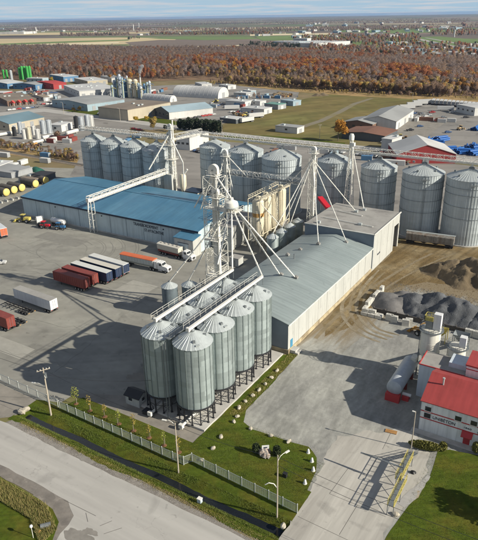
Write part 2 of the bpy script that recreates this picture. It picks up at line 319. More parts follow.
# far farmland: long lots in tan, plough brown and green
def farmland_mat():
    m = bpy.data.materials.new('farmland'); m.use_nodes = True; t = m.node_tree; b = t.nodes['Principled BSDF']; b.inputs['Roughness'].default_value = .95; b.inputs['Specular IOR Level'].default_value = .1
    co = N(t, 'ShaderNodeTexCoord'); mp = N(t, 'ShaderNodeMapping'); mp.inputs['Rotation'].default_value = (0, 0, rad(-28)); mp.inputs['Scale'].default_value = (1 / 900, 1 / 330, 1)
    t.links.new(co.outputs['Object'], mp.inputs[0])
    vo = N(t, 'ShaderNodeTexVoronoi', distance='CHEBYCHEV'); vo.inputs['Scale'].default_value = 1; vo.inputs['Randomness'].default_value = .85; t.links.new(mp.outputs[0], vo.inputs['Vector'])
    sp = N(t, 'ShaderNodeSeparateColor'); t.links.new(vo.outputs['Color'], sp.inputs[0])
    r = N(t, 'ShaderNodeValToRGB'); r.color_ramp.interpolation = 'CONSTANT'; t.links.new(sp.outputs[0], r.inputs[0])
    cs = [(0, (.20, .16, .12)), (.14, (.34, .28, .19)), (.28, (.14, .17, .08)), (.44, (.22, .17, .14)), (.6, (.15, .125, .105)), (.76, (.27, .22, .165)), (.88, (.13, .155, .075))]
    e = r.color_ramp.elements; e[0].position, e[0].color = cs[0][0], (*cs[0][1], 1); e[1].position, e[1].color = cs[-1][0], (*cs[-1][1], 1)
    for p_, c in cs[1:-1]: n = e.new(p_); n.color = (*c, 1)
    nz = N(t, 'ShaderNodeTexNoise'); nz.inputs['Scale'].default_value = .0016; nz.inputs['Detail'].default_value = 9; nz.inputs['Roughness'].default_value = .62; t.links.new(co.outputs['Object'], nz.inputs['Vector'])
    k = N(t, 'ShaderNodeMapRange'); k.inputs[1].default_value = .55; k.inputs[2].default_value = .60; t.links.new(nz.outputs[0], k.inputs[0])
    x = N(t, 'ShaderNodeMix', data_type='RGBA'); t.links.new(k.outputs[0], x.inputs[0]); t.links.new(r.outputs[0], x.inputs[6]); x.inputs[7].default_value = (.085, .075, .062, 1)
    t.links.new(x.outputs[2], b.inputs['Base Color']); M_['farmland'] = m
farmland_mat()
d0 = [G(-60, 52), G(540, 58)]
fl = [(-2400, 900), tuple(d0[0])[:2], tuple(G(239, 53))[:2], tuple(d0[1])[:2], (2600, 900), (B * .99, 3000), (B * .99, B * .99), (-B * .99, B * .99), (-B * .99, 3000)]
sheet('farmland', fl, .0, 'farmland')
addmat('stubble', (.50, .40, .22), .95, 0, .10, .004, c2=(.43, .345, .20), c2scale=.002)
addmat('palefield', (.60, .51, .33), .95, 0, .08, .004)
addmat('plough', (.155, .118, .092), .95, 0, .12, .004)
addmat('greencrop', (.125, .185, .05), .95, 0, .15, .004)
for nm, pts, z, m in [
    ('stubble_field', [(-60, 39.5), (118, 37.5), (178, 38.2), (170, 43), (60, 46), (-60, 48)], .20, 'stubble'),
    ('green_field', [(-60, 44.6), (0, 43.8), (70, 41.2), (130, 39.6), (128, 40.6), (60, 43), (0, 45.6), (-60, 46.6)], .40, 'greencrop'),
    ('pale_field', [(-60, 46.6), (50, 44), (120, 42.0), (118, 43.4), (50, 46.2), (-60, 49)], .5, 'palefield'),
    ('green_field', [(148, 38.6), (185, 36.6), (250, 37.2), (262, 39.0), (205, 40.2)], .30, 'greencrop'),
    ('ploughed_field', [(125, 42.5), (160, 40.0), (260, 40.4), (285, 44), (200, 48), (140, 48)], .35, 'plough'),
    ('pale_field', [(138, 48.2), (200, 46.4), (255, 44.8), (255, 45.8), (200, 47.6), (138, 49.6)], .6, 'palefield'),
    ('green_field', [(255, 45.9), (255, 48.6), (185, 50.2), (170, 49.6), (200, 47.8)], .55, 'greencrop'),
    ('stubble_field', [(250, 34.2), (330, 33.2), (330, 34.6), (250, 36.0)], .3, 'palefield'),
    ('green_field', [(255, 36.4), (340, 34.4), (350, 38.4), (262, 41)], .35, 'greencrop'),
    ('green_field', [(380, 38), (440, 36.5), (478, 40), (520, 42), (520, 56), (470, 52), (420, 46), (378, 42)], .3, 'greencrop'),
    ('green_field', [(330, 29), (420, 27.6), (470, 31), (400, 33.6), (335, 32)], .3, 'greencrop'),
    ('stubble_field', [(-60, 33.6), (60, 32.4), (150, 32.2), (150, 33.4), (40, 35.2), (-60, 36.2)], .3, 'stubble'),
    ('stubble_field', [(160, 29.6), (300, 27), (310, 28), (180, 31)], .3, 'stubble'),
    ('green_field', [(350, 40.6), (420, 42), (400, 48.4), (356, 47)], .32, 'greencrop'),
    ('highway', [(404, 36.6), (409, 36.5), (520, 60), (520, 63.5)], .6, 'farroad'),
    ('highway', [(424, 38.0), (427, 38.0), (520, 54), (520, 56)], .65, 'farroad')]:
    sheet(nm, px(pts), z, m)
# middle distance
for nm, pts, z, m in [
    ('roadside_scrub', [(-20, 140), (80, 160), (82, 166), (-20, 150)], .02, 'roughgrass'),
    ('factory_yard', [(-40, 96), (60, 88), (150, 86), (240, 82), (300, 90), (296, 100), (262, 112), (222, 124), (150, 130), (-40, 104)], .02, 'faryard'),
    ('factory_yard', [(-60, 112), (40, 108), (75, 112), (130, 122), (130, 160), (95, 160), (-60, 136)], .025, 'faryard'),
    ('grass_verge', [(46, 112), (92, 108), (170, 120), (190, 124), (190, 128), (96, 119)], .06, 'lawn'),
    ('meadow', [(222, 126), (262, 112), (300, 100), (330, 93), (352, 95), (430, 98), (396, 106), (346, 128), (350, 146), (224, 135)], .04, 'meadow'),
    ('grass_verge', [(224, 133), (300, 138), (345, 143), (345, 147), (224, 137)], .09, 'lawn'),
    ('dirt_track', [(292, 128.6), (318, 120.5), (338, 111), (352, 103.6), (370, 98.2), (374, 98.5), (357, 104.2), (343, 112.2), (323, 121.8), (298, 129.8)], .11, addmat('meadowtrack', (.205, .18, .13), .95, 0, .25, .05, c2=(.165, .14, .07), c2pos=(.4, .6), c2scale=.05)),
    ('dry_grass_belt', [(200, 80), (300, 83), (380, 92), (500, 97), (500, 103), (430, 100), (352, 96), (296, 92), (240, 86)], .07, 'roughgrass'),
    ('trailer_yard', [(398, 108), (432, 98), (520, 104), (520, 166), (440, 160), (392, 150), (380, 140), (398, 130)], .05, 'faryard'),
    ('silo_back_yard', [(70, 176), (84, 150), (140, 146), (200, 140), (300, 147), (400, 157), (520, 172), (520, 250), (380, 236), (180, 214)], .03, 'faryard'),
    ('pale_gravel_lot', [(392, 132), (412, 119), (436, 114), (446, 122), (430, 134), (408, 143)], .075, 'strip'),
    ('public_road', [(-60, 118.5), (0, 112.6), (44, 108.4), (110, 117), (190, 127), (190, 131), (110, 121), (44, 112), (0, 116), (-60, 122)], .10, 'farroad'),
    ('public_road', [(190, 128.6), (288, 139), (384, 148), (520, 163), (520, 168), (384, 152), (288, 142.6), (190, 131.6)], .10, 'farroad')]:
    sheet(nm, px(pts), z, m)
# works yard (asphalt), gravel yard, dirt and concrete of the plant itself
sheet('asphalt_yard', [(-330, 66.2), (-94, 66.2), (-88, 68), (-87.8, 71.2), (-81.4, 72.1), (-56, 71.9), (-56, 112), (-79, 112), (-79, 250), (-160, 250), (-240, 225), (-330, 190)], 0, 'asphalt')
sheet('entrance_apron', [(-330, 58), (-95, 58), (-92.8, 60), (-92.8, 66.3), (-330, 66.3)], .004, 'strip')
sheet('silo_front_path', [(-88, 71.2), (-81.4, 72.1), (-56.2, 72.0), (-56.0, 76.4), (-78, 77), (-86, 73.4)], .008, 'strip')
sheet('gravel_yard', wobble([(-53.2, 113), (-52.5, 97), (-52.6, 86), (-51.1, 82.3), (-48.3, 81.1), (-40.6, 81.5), (-36.7, 82.1), (-34.1, 80.1), (-32.7, 76.7), (-32, 71.5), (-31.1, 66.2), (-30.7, 58), (60, 58), (60, 205), (-55, 205), (-55, 113)], .18, 2, 3), .004, 'gravel')
sheet('dirt_track', wobble([(-55, 205), (-55, 158), (-54.4, 128), (-51, 122), (-48, 128), (-46.5, 140), (-46, 156), (-38, 168), (0, 172), (40, 172), (40, 205)], .7, 3, 4), .008, 'dirt')
addmat('rut', (.205, .165, .105), .95, 0, .2, .5, c2=(.17, .135, .08), c2scale=.2)
for k, (a, b_) in enumerate([((-53.2, 120), 2.2), ((-50.0, 124), 1.5)]):
    pts = []
    for i in range(17):
        u = i / 16; pts.append((a[0] + 12 * u * u * (1 + .3 * k) - 2 * u, a[1] + 72 * u))
    q = [(x, y) for x, y in pts] + [(x + b_ * .5, y) for x, y in pts[::-1]]
    sheet('wheel_rut', wobble(q, .12, 2, 9 + k), .012 + k * .004, 'rut')
sheet('concrete_drive', wobble([(-31.2, 58.2), (-31.5, 71.6), (-33.0, 84), (-33.2, 88), (-31, 89), (-29.5, 92), (-26, 93), (-24.4, 95.6), (-21.2, 96.6), (-16.5, 92), (-15.6, 86), (-17.6, 71), (-18, 58.2)], .35, 1.1, 21), .016, 'slab')
jm = addmat('slab_joint', (.10, .095, .085), .95, 0, .2, 1)
for k, (xa, ya, xb, yb) in enumerate([(-28.4, 73.2, -18.6, 73.2), (-28.4, 73.2, -28.0, 80.6), (-28.0, 80.6, -24.6, 80.4), (-24.6, 80.4, -24.4, 86.4), (-24.4, 86.4, -19.6, 86.2), (-24.4, 88.6, -24.6, 94.4), (-23.6, 66, -23.4, 73.2), (-30.8, 66, -19, 65.6)]):
    struct('slab_joint', MB().bar((xa, ya, .021), (xb, yb, .021), .07, .004), jm)
# road, shoulders, side road
sheet('road_shoulder', wobble([(-330, 57), (-93, 57), (-92, 59.6), (-77, 59.3), (-70, 60.2), (-53.3, 59.0), (-35, 58.2), (60, 58.2), (60, 46), (-60, 46), (-63, 46.4), (-67, 47.2), (-330, 47.2)], .12, 2, 5), .006, 'shoulder')
sheet('road', wobble([(-330, 49.3), (-70, 49.2), (60, 48.4), (60, 57.7), (-330, 57.7)], .16, 2.2, 6), .012, 'roadway')
sheet('side_road', wobble([(-66, 49.4), (-62.5, 47.4), (-60.5, 40), (-60, 20), (-44, 20), (-46, 49.4)], .2, 1.6, 8), .016, 'roadway')
addmat('worn', (.215, .2, .178), .95, 0, .2, .8)
rr = random.Random(4)
def blot(name, c, rx, ry, z, m, seed, n=22):
    q = random.Random(seed); n = 40; ph = [q.uniform(0, 6.28) for _ in range(4)]
    k = [1 + .22 * math.sin(2 * 6.2832 * i / n + ph[0]) + .16 * math.sin(3 * 6.2832 * i / n + ph[1]) + .10 * math.sin(7 * 6.2832 * i / n + ph[2]) + q.uniform(-.05, .05) for i in range(n)]
    sheet(name, [(c[0] + rx * math.cos(2 * math.pi * i / n) * k[i], c[1] + ry * math.sin(2 * math.pi * i / n) * k[i]) for i in range(n)], z, m)
for k, (p_, rx, ry) in enumerate([((85, 458), 2.2, .8), ((78, 536), 2.6, 1.1), ((90, 532), 1.2, .7), ((57, 447), 2.4, .35)]):
    blot('worn_road_patch', G(*p_), rx, ry, .021 + .004 * k, 'worn', 30 + k)
addmat('tar', (.13, .122, .112), .8, 0, .15, 1)
for k, (a, b_) in enumerate([((64, 500), (96, 516)), ((86, 513), (88, 522)), ((100, 526), (112, 521)), ((104, 534), (122, 528))]):
    a, b_ = G(*a), G(*b_); MBt = MB().bar((a.x, a.y, .036), (b_.x, b_.y, .036), .07, .004); struct('tar_seam', MBt, 'tar')
# tyre arcs on the asphalt and on the drive
addmat('tyremark', (.19, .184, .163), .85, 0, .2, .8)
def arc(c, r, a0, a1, w, z, nm='tyre_mark', m='tyremark'):
    n = 30; P = [(r, i) for i in range(n + 1)]
    pts = [(c[0] + r * math.cos(rad(a0 + (a1 - a0) * i / n)), c[1] + .9 * r * math.sin(rad(a0 + (a1 - a0) * i / n))) for i in range(n + 1)]
    pts += [(c[0] + (r + w) * math.cos(rad(a0 + (a1 - a0) * i / n)), c[1] + .9 * (r + w) * math.sin(rad(a0 + (a1 - a0) * i / n))) for i in range(n, -1, -1)]
    sheet(nm, pts, z, m)
c = G(62, 250)
for k, (r, a0, a1) in enumerate([(15, -40, 190), (15.9, -35, 170), (22, -60, 150), (23, -55, 120), (9, 20, 260), (18.5, -80, 60), (19.3, -70, 40), (27, 10, 120), (28, 20, 110), (11.5, 60, 200)]):
    arc(c, r, a0, a1, .3, .004 + .003 * k)
for k, (p_, rx, ry) in enumerate([((60, 349), 2.5, .4), ((33, 345), .6, 1.2), ((14, 270), .9, .5), ((120, 262), 3, .5), ((150, 300), 2.4, .4), ((28, 333), .5, .3)]):
    blot('oil_stain', G(*p_), rx, ry, .02 + .003 * k, 'tyremark', 50 + k, 14)
# lawn with the ditch: cross section carried along X
prof = [(57.9, .0), (59.2, .05), (60.2, .02), (61.0, -.5), (61.6, -.95), (62.6, -.95), (63.3, -.5), (64.6, .03), (66.5, .05), (69, .05), (72.0, .05)]
lm = MB(); xs = [-93.2 + i * 1.0 for i in range(63)]; rr = random.Random(3); rows = []
for i, x in enumerate(xs):
    endt = min(1, (x + 93.2) / 2.0); dd = .18 * math.sin(x * .31) + rr.uniform(-.06, .06)
    row = []
    for j, (y, z) in enumerate(prof):
        if j == 0: y += 1.2 + .5 * math.sin(x * .21) + rr.uniform(-.12, .12)
        if 1 <= j <= 7: y += dd
        if j == 1: y = max(y, row_y + .4)
        zz_ = z * endt if z < 0 else z
        row_y = y
        if j >= 8 and x < -86: y = min(y, 66.3 + (x + 93.2) * .35 + (j - 8) * .05)
        row.append((x, y, zz_ + rr.uniform(-.015, .015)))
    rows.append(row)
nb = len(prof)
lm.v = [p_ for r_ in rows for p_ in r_]
lm.f = [(i * nb + j, (i + 1) * nb + j, (i + 1) * nb + j + 1, i * nb + j + 1) for i in range(len(xs) - 1) for j in range(nb - 1)]
struct('lawn', lm, 'lawn', True)
wm = MB(); wm.poly([(-92, 61.1), (-31, 61.1), (-31, 63.1), (-92, 63.1)], -.80); struct('ditch_water', wm, 'ditchwater')
sheet('lawn', wobble([(-56.1, 71.9), (-31.2, 66.4), (-31.9, 71.6), (-32.6, 76.8), (-34, 80.2), (-36.6, 82.2), (-40.5, 81.6), (-48.2, 81.2), (-51, 82.3), (-52.6, 86), (-52.5, 97), (-53.2, 112.6), (-55.3, 112.6), (-55.3, 109), (-56.0, 109), (-56, 75.8)], .12, 1.5, 11), .062, 'lawn')
sheet('lawn', wobble([(-15.4, 93.4), (-14.9, 86), (-17.0, 71), (-17.6, 58.6), (50, 58.6), (50, 96), (-9, 95.8), (-13.6, 94.8)], .1, 1.5, 12), .03, 'lawn')
addmat('oldconcrete', (.33, .32, .305), .9, 0, .15, .8, c2=(.3, .21, .1), c2pos=(.6, .7), c2scale=.3)
sheet('weigh_hut_slab', wobble([(-18, 77), (-15.4, 86), (-14.8, 86), (-15.2, 80), (-16.6, 76.6)], .15, 1, 13), .035, 'oldconcrete')
addmat('tallgrass', (.155, .135, .045), .95, 0, .3, .8, c2=(.09, .105, .02), c2scale=.3, bump=.05)
sheet('lawn', [(-330, 30), (-60.6, 30), (-61.6, 42), (-63.6, 45.2), (-66.6, 46.6), (-70.6, 47.0), (-330, 47.1)], .025, 'lawn')
sheet('verge_soil', [(-72, 20), (-56, 20), (-56, 48.2), (-72, 48.2)], .003, 'shoulder')
# rough grass of the far verge: real blades, one mass
def blades(name, pts_fn, n, h, wd, m, seed):
    r = random.Random(seed); b = MB()
    for _ in range(n):
        x, y, z = pts_fn(r); a = r.uniform(0, 6.28); hh = h * r.uniform(.5, 1.25); ww = wd * r.uniform(.6, 1.3); l = hh * r.uniform(.1, .5); d = r.uniform(0, 6.28)
        b.add([(x + ww * math.cos(a), y + ww * math.sin(a), z), (x - ww * math.cos(a), y - ww * math.sin(a), z), (x + l * math.cos(d), y + l * math.sin(d), z + hh)], [(0, 1, 2)])
    o = b.build(name, m); o['kind'] = 'stuff'; o['label'] = name.replace('_', ' '); return o
def strip_pt(r):
    x = r.uniform(-84, -62.6); t_ = r.random(); y = 46.6 - max(0, (x + 68)) * .5 - t_ * 3.4; return (x, y, .02)
addmat('strawblade', (.30, .25, .095), .9, 0, .3, 1); addmat('greenblade', (.12, .15, .03), .9, 0, .3, 1)
blades('tall_straw_grass', strip_pt, 9000, .75, .035, 'strawblade', 1)
blades('tall_green_grass', strip_pt, 9000, .6, .035, 'greenblade', 2)
def ditch_pt(r):
    x = r.uniform(-92, -31); s_ = r.choice((0, 1)); y = r.uniform(60.0, 61.3) if s_ else r.uniform(63.1, 64.7)
    z = -.95 + (61.6 - y) * .75 if s_ else -.95 + (y - 62.6) * .5
    return (x, y, min(z, .02))
blades('ditch_bank_grass', ditch_pt, 15000, .28, .03, 'greenblade', 3)
def lawn2(r):
    while True:
        x, y = r.uniform(-55.5, -32), r.uniform(67.8, 82)
        if not (x > -36 and y > 79.5) and y > 71.9 - (x + 56.1) * .22 - 3.2: return (x, y, .06)
blades('corner_lawn_tufts', lawn2, 15000, .11, .035, 'greenblade', 14)
blades('right_lawn_tufts', lambda r: (r.uniform(-16.4, 2), r.uniform(60, 93), .03), 12000, .11, .035, 'greenblade', 15)
def verge(r):
    x = r.uniform(-54.9, -52.8); return (x, r.uniform(83, 112), .06)
blades('verge_weeds', verge, 5000, .22, .03, 'strawblade', 16)
def road_edge(r): return (r.uniform(-90, -33), 59.3 + r.gauss(0, .35), .04)
blades('roadside_weeds', road_edge, 5000, .16, .03, 'strawblade', 17)
blades('lawn_tufts', lambda r: (r.uniform(-86, -56), r.uniform(64.9, 71.6), .04), 16000, .10, .035, 'greenblade', 4)

def pebbles(name, label, fn, n, smin, smax, m, seed):
    r = random.Random(seed); b = MB()
    for _ in range(n):
        x, y = fn(r); s_ = r.uniform(smin, smax); a = r.uniform(0, 6.28); c_, q = math.cos(a) * s_, math.sin(a) * s_
        b.add([(x + c_, y + q, 0), (x - q, y + c_, 0), (x - c_ * .8, y - q * .9, 0), (x + q * .9, y - c_, 0), (x + c_ * .2, y + q * .3, s_ * .8)], [(0, 1, 4), (1, 2, 4), (2, 3, 4), (3, 0, 4)])
    o = b.build(name, m); o['kind'] = 'stuff'; o['label'] = label
addmat('pebble', (.34, .33, .30), .95, 0, .35, 1.5); addmat('clod', (.16, .115, .06), .98, 0, .35, 1.5)
pebbles('loose_gravel', 'loose stones strewn over the gravel yard', lambda r: (r.uniform(-52, -20), r.uniform(100, 140)), 5000, .03, .09, 'pebble', 1)
pebbles('loose_gravel_edge', 'loose stones along the lawn edge', lambda r: (lambda u: (-52.4 + r.gauss(0, .5), 83 + 30 * u) if u < .6 else (-52 + 18 * (u - .6) / .4, 81.8 + r.gauss(0, .5)))(r.random()), 2500, .03, .09, 'pebble', 2)
pebbles('soil_clods', 'clods of soil scattered over the dirt track', lambda r: (r.uniform(-54, -8), r.uniform(150, 192)), 5000, .05, .2, 'clod', 3)
pebbles('road_grit', 'grit along the road shoulder', lambda r: (r.uniform(-92, -33), 58.3 + r.gauss(0, .5)), 3500, .02, .06, 'pebble', 4)
def tracked_dirt():
    """brown soil carried out of the track by wheels onto the gravel: fades with distance from the track mouth"""
    m = M_['gravel']; t = m.node_tree; b = t.nodes['Principled BSDF']; src = b.inputs['Base Color'].links[0].from_socket
    co = N(t, 'ShaderNodeTexCoord'); sp = N(t, 'ShaderNodeSeparateXYZ'); t.links.new(co.outputs['Object'], sp.inputs[0])
    def rg(v, a, c, lo, hi):
        r = N(t, 'ShaderNodeMapRange', interpolation_type='SMOOTHSTEP'); t.links.new(v, r.inputs[0])
        for k, q in enumerate((a, c, lo, hi)): r.inputs[k + 1].default_value = q
        return r.outputs[0]
    def mt(op, a, c):
        n = N(t, 'ShaderNodeMath', operation=op)
        for k, v in enumerate((a, c)):
            if isinstance(v, (int, float)): n.inputs[k].default_value = v
            else: t.links.new(v, n.inputs[k])
        return n.outputs[0]
    gx_ = mt('MULTIPLY', rg(sp.outputs[0], -50, -34, 1, 0), rg(sp.outputs[1], 100, 150, 0, 1)); gy_ = rg(sp.outputs[1], 152, 170, 0, 1)
    g_ = mt('MAXIMUM', gx_, gy_); mp = N(t, 'ShaderNodeMapping', vector_type='TEXTURE'); mp.inputs['Rotation'].default_value = (0, 0, rad(86)); mp.inputs['Scale'].default_value = (16, 2, 1); t.links.new(co.outputs['Object'], mp.inputs[0])
    nz = N(t, 'ShaderNodeTexNoise'); nz.inputs['Scale'].default_value = 1; nz.inputs['Detail'].default_value = 8; nz.inputs['Distortion'].default_value = .6; t.links.new(mp.outputs[0], nz.inputs['Vector'])
    f_ = rg(mt('ADD', mt('MULTIPLY', g_, .9), mt('SUBTRACT', nz.outputs[0], .62)), .05, .5, 0, .9)
    x = N(t, 'ShaderNodeMix', data_type='RGBA'); t.links.new(f_, x.inputs[0]); t.links.new(src, x.inputs[6]); x.inputs[7].default_value = (.19, .145, .082, 1); t.links.new(x.outputs[2], b.inputs['Base Color'])
tracked_dirt()
addmat('patchdark', (.20, .194, .172), .92, 0, .12, .5); addmat('patchpale', (.30, .29, .255), .92, 0, .12, .5)
for k, (x, y, sx, sy) in enumerate([(-112, 118, 5, 7), (-165, 140, 11, 3.5), (-120, 78, 10, 2.6)]):
    sheet('asphalt_patch', [(x - sx, y - sy), (x + sx, y - sy * .95), (x + sx * .97, y + sy), (x - sx, y + sy * .98)], .006 + .002 * k, 'patchdark' if k % 2 else 'patchpale')
for k, (a, b_) in enumerate([((-180, 128), (-95, 112)), ((-170, 108), (-100, 126)), ((-150, 86), (-96, 96)), ((-135, 74), (-92, 80)), ((-108, 132), (-98, 76))]):
    r_ = random.Random(k); m_ = MB(); P0, P1 = Vector((*a, .028)), Vector((*b_, .028)); prev = P0
    for i in range(1, 31): c_ = P0.lerp(P1, i / 30) + Vector((r_.gauss(0, .35), r_.gauss(0, .35), 0)); m_.bar(prev, c_, .05, .004); prev = c_
    struct('sealed_crack', m_, 'tyremark')
addmat('darkpebble', (.09, .094, .10), .95, 0, .35, 1.5)
pebbles('pile_spill', 'stones rolled off the gravel piles', lambda r: (r.uniform(-48, -4), 139.4 + abs(r.gauss(0, 1.6)) if r.random() < .35 else r.uniform(155, 163)), 4500, .04, .14, 'darkpebble', 6)

def ribbon(name, pts, wd, z, m, seed):
    """a worn band following a curve through pixels on the ground"""
    P = [Vector(tuple(G(*p_))[:2]) for p_ in pts]; Q = []
    for i in range(len(P) - 1):
        p0, p1, p2, p3 = P[max(0, i - 1)], P[i], P[i + 1], P[min(len(P) - 1, i + 2)]
        for k in range(8): u = k / 8; Q.append(.5 * ((2 * p1) + (p2 - p0) * u + (2 * p0 - 5 * p1 + 4 * p2 - p3) * u * u + (3 * p1 - p0 - 3 * p2 + p3) * u ** 3))
    r = random.Random(seed); b = MB(); n = len(Q) - 1
    for i in range(n):
        d = (Q[i + 1] - Q[i]).normalized(); nn = Vector((-d.y, d.x)); w_ = wd * (.5 + r.uniform(-.12, .12)) * min(1, .25 + i / 4, .25 + (n - i) / 4); a, c_ = Q[i] + nn * w_, Q[i] - nn * w_; b.v += [(a.x, a.y, z), (c_.x, c_.y, z)]
        if i: k = 2 * i; b.f.append((k - 2, k - 1, k + 1, k))
    struct(name, b, m)
addmat('tan_rut', (.24, .205, .145), .95, 0, .3, .7, c2=(.19, .155, .10), c2pos=(.4, .6), c2scale=.3)
for k, (off, wd, m_) in enumerate([(0, .9, 'tan_rut'), (7, .8, 'rut'), (13, .9, 'tan_rut'), (19, .7, 'rut')]):
    ribbon('wheel_rut', [(366 + off, 266 + off * .3), (350 + off, 288), (342 + off * 1.1, 306), (345 + off * 1.2, 320 - off * .1), (360 + off, 334 - off * .25), (385 + off, 344 - off * .4)], wd, .0185 + .002 * k, m_, k)
# ---------------------------------------------------------------- grain plant: helpers
TAU = 2 * math.pi
def ring(r, z, w=.08, h=.12, n=40): return MB().lathe([(r, z - h / 2), (r + w, z - h / 2), (r + w, z + h / 2), (r, z + h / 2)], n)
def ribbed_cone(r, z0, z1, rtop, n, rib=.07, sub=2):
    """roof cone with a raised seam on each panel joint and a slight sag between"""
    b = MB(); k = n * 3; prof = [(r, z0), (r * .5 + rtop * .5, (z0 + z1) / 2), (rtop, z1)]
    for q, (R, z) in enumerate(prof):
        for i in range(n):
            for o_, dz in ((-.06, rib), (.06, rib), (.16, 0)):
                a = TAU * (i + o_) / n; b.v.append((R * math.cos(a), R * math.sin(a), z + dz * (1 if q < 2 else .4)))
    for q in range(2):
        for i in range(k): j = (i + 1) % k; b.f.append((q * k + i, q * k + j, (q + 1) * k + j, (q + 1) * k + i))
    b.f.append(tuple(2 * k + i for i in range(k)))
    return b
def ladder(p, q, out, w=.5, rungs=True, cage=False):
    b = MB(); p, q, out = Vector(p), Vector(q), Vector(out); s_ = Vector((-out.y, out.x, 0)).normalized() * w / 2
    b.bar(p + s_, q + s_, .06); b.bar(p - s_, q - s_, .06)
    n = int((q - p).length / .6)
    for i in range(n): c = p.lerp(q, (i + .5) / n); b.bar(c + s_, c - s_, .04)
    if cage:
        for i in range(0, n, 2):
            c = p.lerp(q, (i + .5) / n); pts = [c + s_, c + s_ * 1.3 + out * .45, c + out * .75, c - s_ * 1.3 + out * .45, c - s_]
            for a, d in zip(pts, pts[1:]): b.bar(a, d, .05)
        for off in (s_ * 1.3 + out * .45, out * .75, -s_ * 1.3 + out * .45): b.bar(p + off, q + off, .04)
    return b
def rail(b, p, q, h=1.1, step=1.8, w=.05):
    p, q = Vector(p), Vector(q); n = max(1, int((q - p).length / step)); up = Vector((0, 0, 1))
    b.bar(p + up * h, q + up * h, w); b.bar(p + up * h * .5, q + up * h * .5, w * .8)
    for i in range(n + 1): c = p.lerp(q, i / n); b.bar(c, c + up * h, w)
    return b
def truss(p, q, wd, ht, n, a=.12, d=.07, lat=None):
    """box lattice from p to q (bottom centre line); chords separately from bracing"""
    p, q = Vector(p), Vector(q); ax = (q - p).normalized(); sd_ = (lat or ax.cross(Vector((0, 0, 1)))).normalized() * wd / 2; up = Vector((0, 0, ht))
    ch, br = MB(), MB()
    for s_ in (-1, 1):
        for u in (0, 1): ch.bar(p + sd_ * s_ + up * u, q + sd_ * s_ + up * u, a)
    for i in range(n + 1):
        c = p.lerp(q, i / n)
        for s_ in (-1, 1): br.bar(c + sd_ * s_, c + sd_ * s_ + up, d)
        br.bar(c - sd_ + up, c + sd_ + up, d); br.bar(c - sd_, c + sd_, d)
        if i < n:
            e = p.lerp(q, (i + 1) / n); k = i % 2
            for s_ in (-1, 1): br.bar(c + sd_ * s_ + up * k, e + sd_ * s_ + up * (1 - k), d)
            br.bar(c - sd_ + up, e + sd_ + up, d)
    return ch, br
def lattice_tower(t, h, wd, wt=None, n=10, a=.16, d=.08, m='white', z0=0):
    """four legs (parts) and the bracing of a lattice tower of width wd, tapering to wt"""
    wt = wt or wd; f = lambda z: (wd + (wt - wd) * (z - z0) / (h - z0)) / 2
    cs = [(-1, -1), (1, -1), (1, 1), (-1, 1)]
    for sx, sy in cs: MB().bar((sx * f(z0), sy * f(z0), z0), (sx * f(h), sy * f(h), h), a).build('leg', m, t)
    br = MB()
    for i in range(n):
        za, zb = z0 + (h - z0) * i / n, z0 + (h - z0) * (i + 1) / n
        for k in range(4):
            (ax_, ay_), (bx, by) = cs[k], cs[(k + 1) % 4]; A = lambda z, s_: (s_[0] * f(z), s_[1] * f(z), z)
            br.bar(A(zb, cs[k]), A(zb, cs[(k + 1) % 4]), d)
            if (i + k) % 2: br.bar(A(za, cs[k]), A(zb, cs[(k + 1) % 4]), d)
            else: br.bar(A(zb, cs[k]), A(za, cs[(k + 1) % 4]), d)
    br.build('bracing', m, t)
def elevator(t, c, h, m='white', head=1.1, z0=0):
    """bucket elevator: twin trunk, rounded head with hood, boot"""
    x, y = c
    for s_ in (-.42, .42): MB().span(x + s_ - .24, x + s_ + .24, y - .3, y + .3, z0 + .3, h).build('trunk', m, t)
    b = MB(); R = head
    pts = [(-R, -.2), (R, -.2)] + [(R * math.cos(math.pi * i / 10), .9 + R * math.sin(math.pi * i / 10)) for i in range(11)]
    n = len(pts); b.add([(x + p_[0], y - .5, h + p_[1]) for p_ in pts] + [(x + p_[0], y + .5, h + p_[1]) for p_ in pts],
        [tuple(range(n)), tuple(range(2 * n - 1, n - 1, -1))] + [(i, n + i, n + (i + 1) % n, (i + 1) % n) for i in range(n)])
    hd = b.build('elevator_head', m, t)
    MB().tube((x, y - .75, h + .8), (x, y + .75, h + .8), .22).build('head_shaft', 'galvdark', hd)
    MB().box((x + .2, y + 1.0, h + .75), (.5, .6, .5)).build('drive_motor', 'galvdark', hd)
    p_ = MB(); p_.box((x, y, h - .5), (3.2, 2.6, .1))
    for a, b_ in (((-1.6, -1.3), (1.6, -1.3)), ((1.6, -1.3), (1.6, 1.3)), ((1.6, 1.3), (-1.6, 1.3)), ((-1.6, 1.3), (-1.6, -1.3))): rail(p_, (x + a[0], y + a[1], h - .45), (x + b_[0], y + b_[1], h - .45), 1.1, 1.2)
    p_.build('head_platform', m, t)
    bo = MB(); bo.span(x - 1, x + 1, y - .5, y + .5, z0, z0 + 1.2); bo.build('boot', m, t)
def spout(t, a, b_, r=.16, m='white'):
    s_ = MB(); s_.tube(a, b_, r, n=8); d = (Vector(b_) - Vector(a)).normalized()
    L = (Vector(b_) - Vector(a)).length; k = int(L / 4)
    for i in range(1, k + 1): c = Vector(a) + d * L * i / (k + 1); s_.tube(c - d * .12, c + d * .12, r * 1.45, n=8)
    return s_.build('spout', m, t)
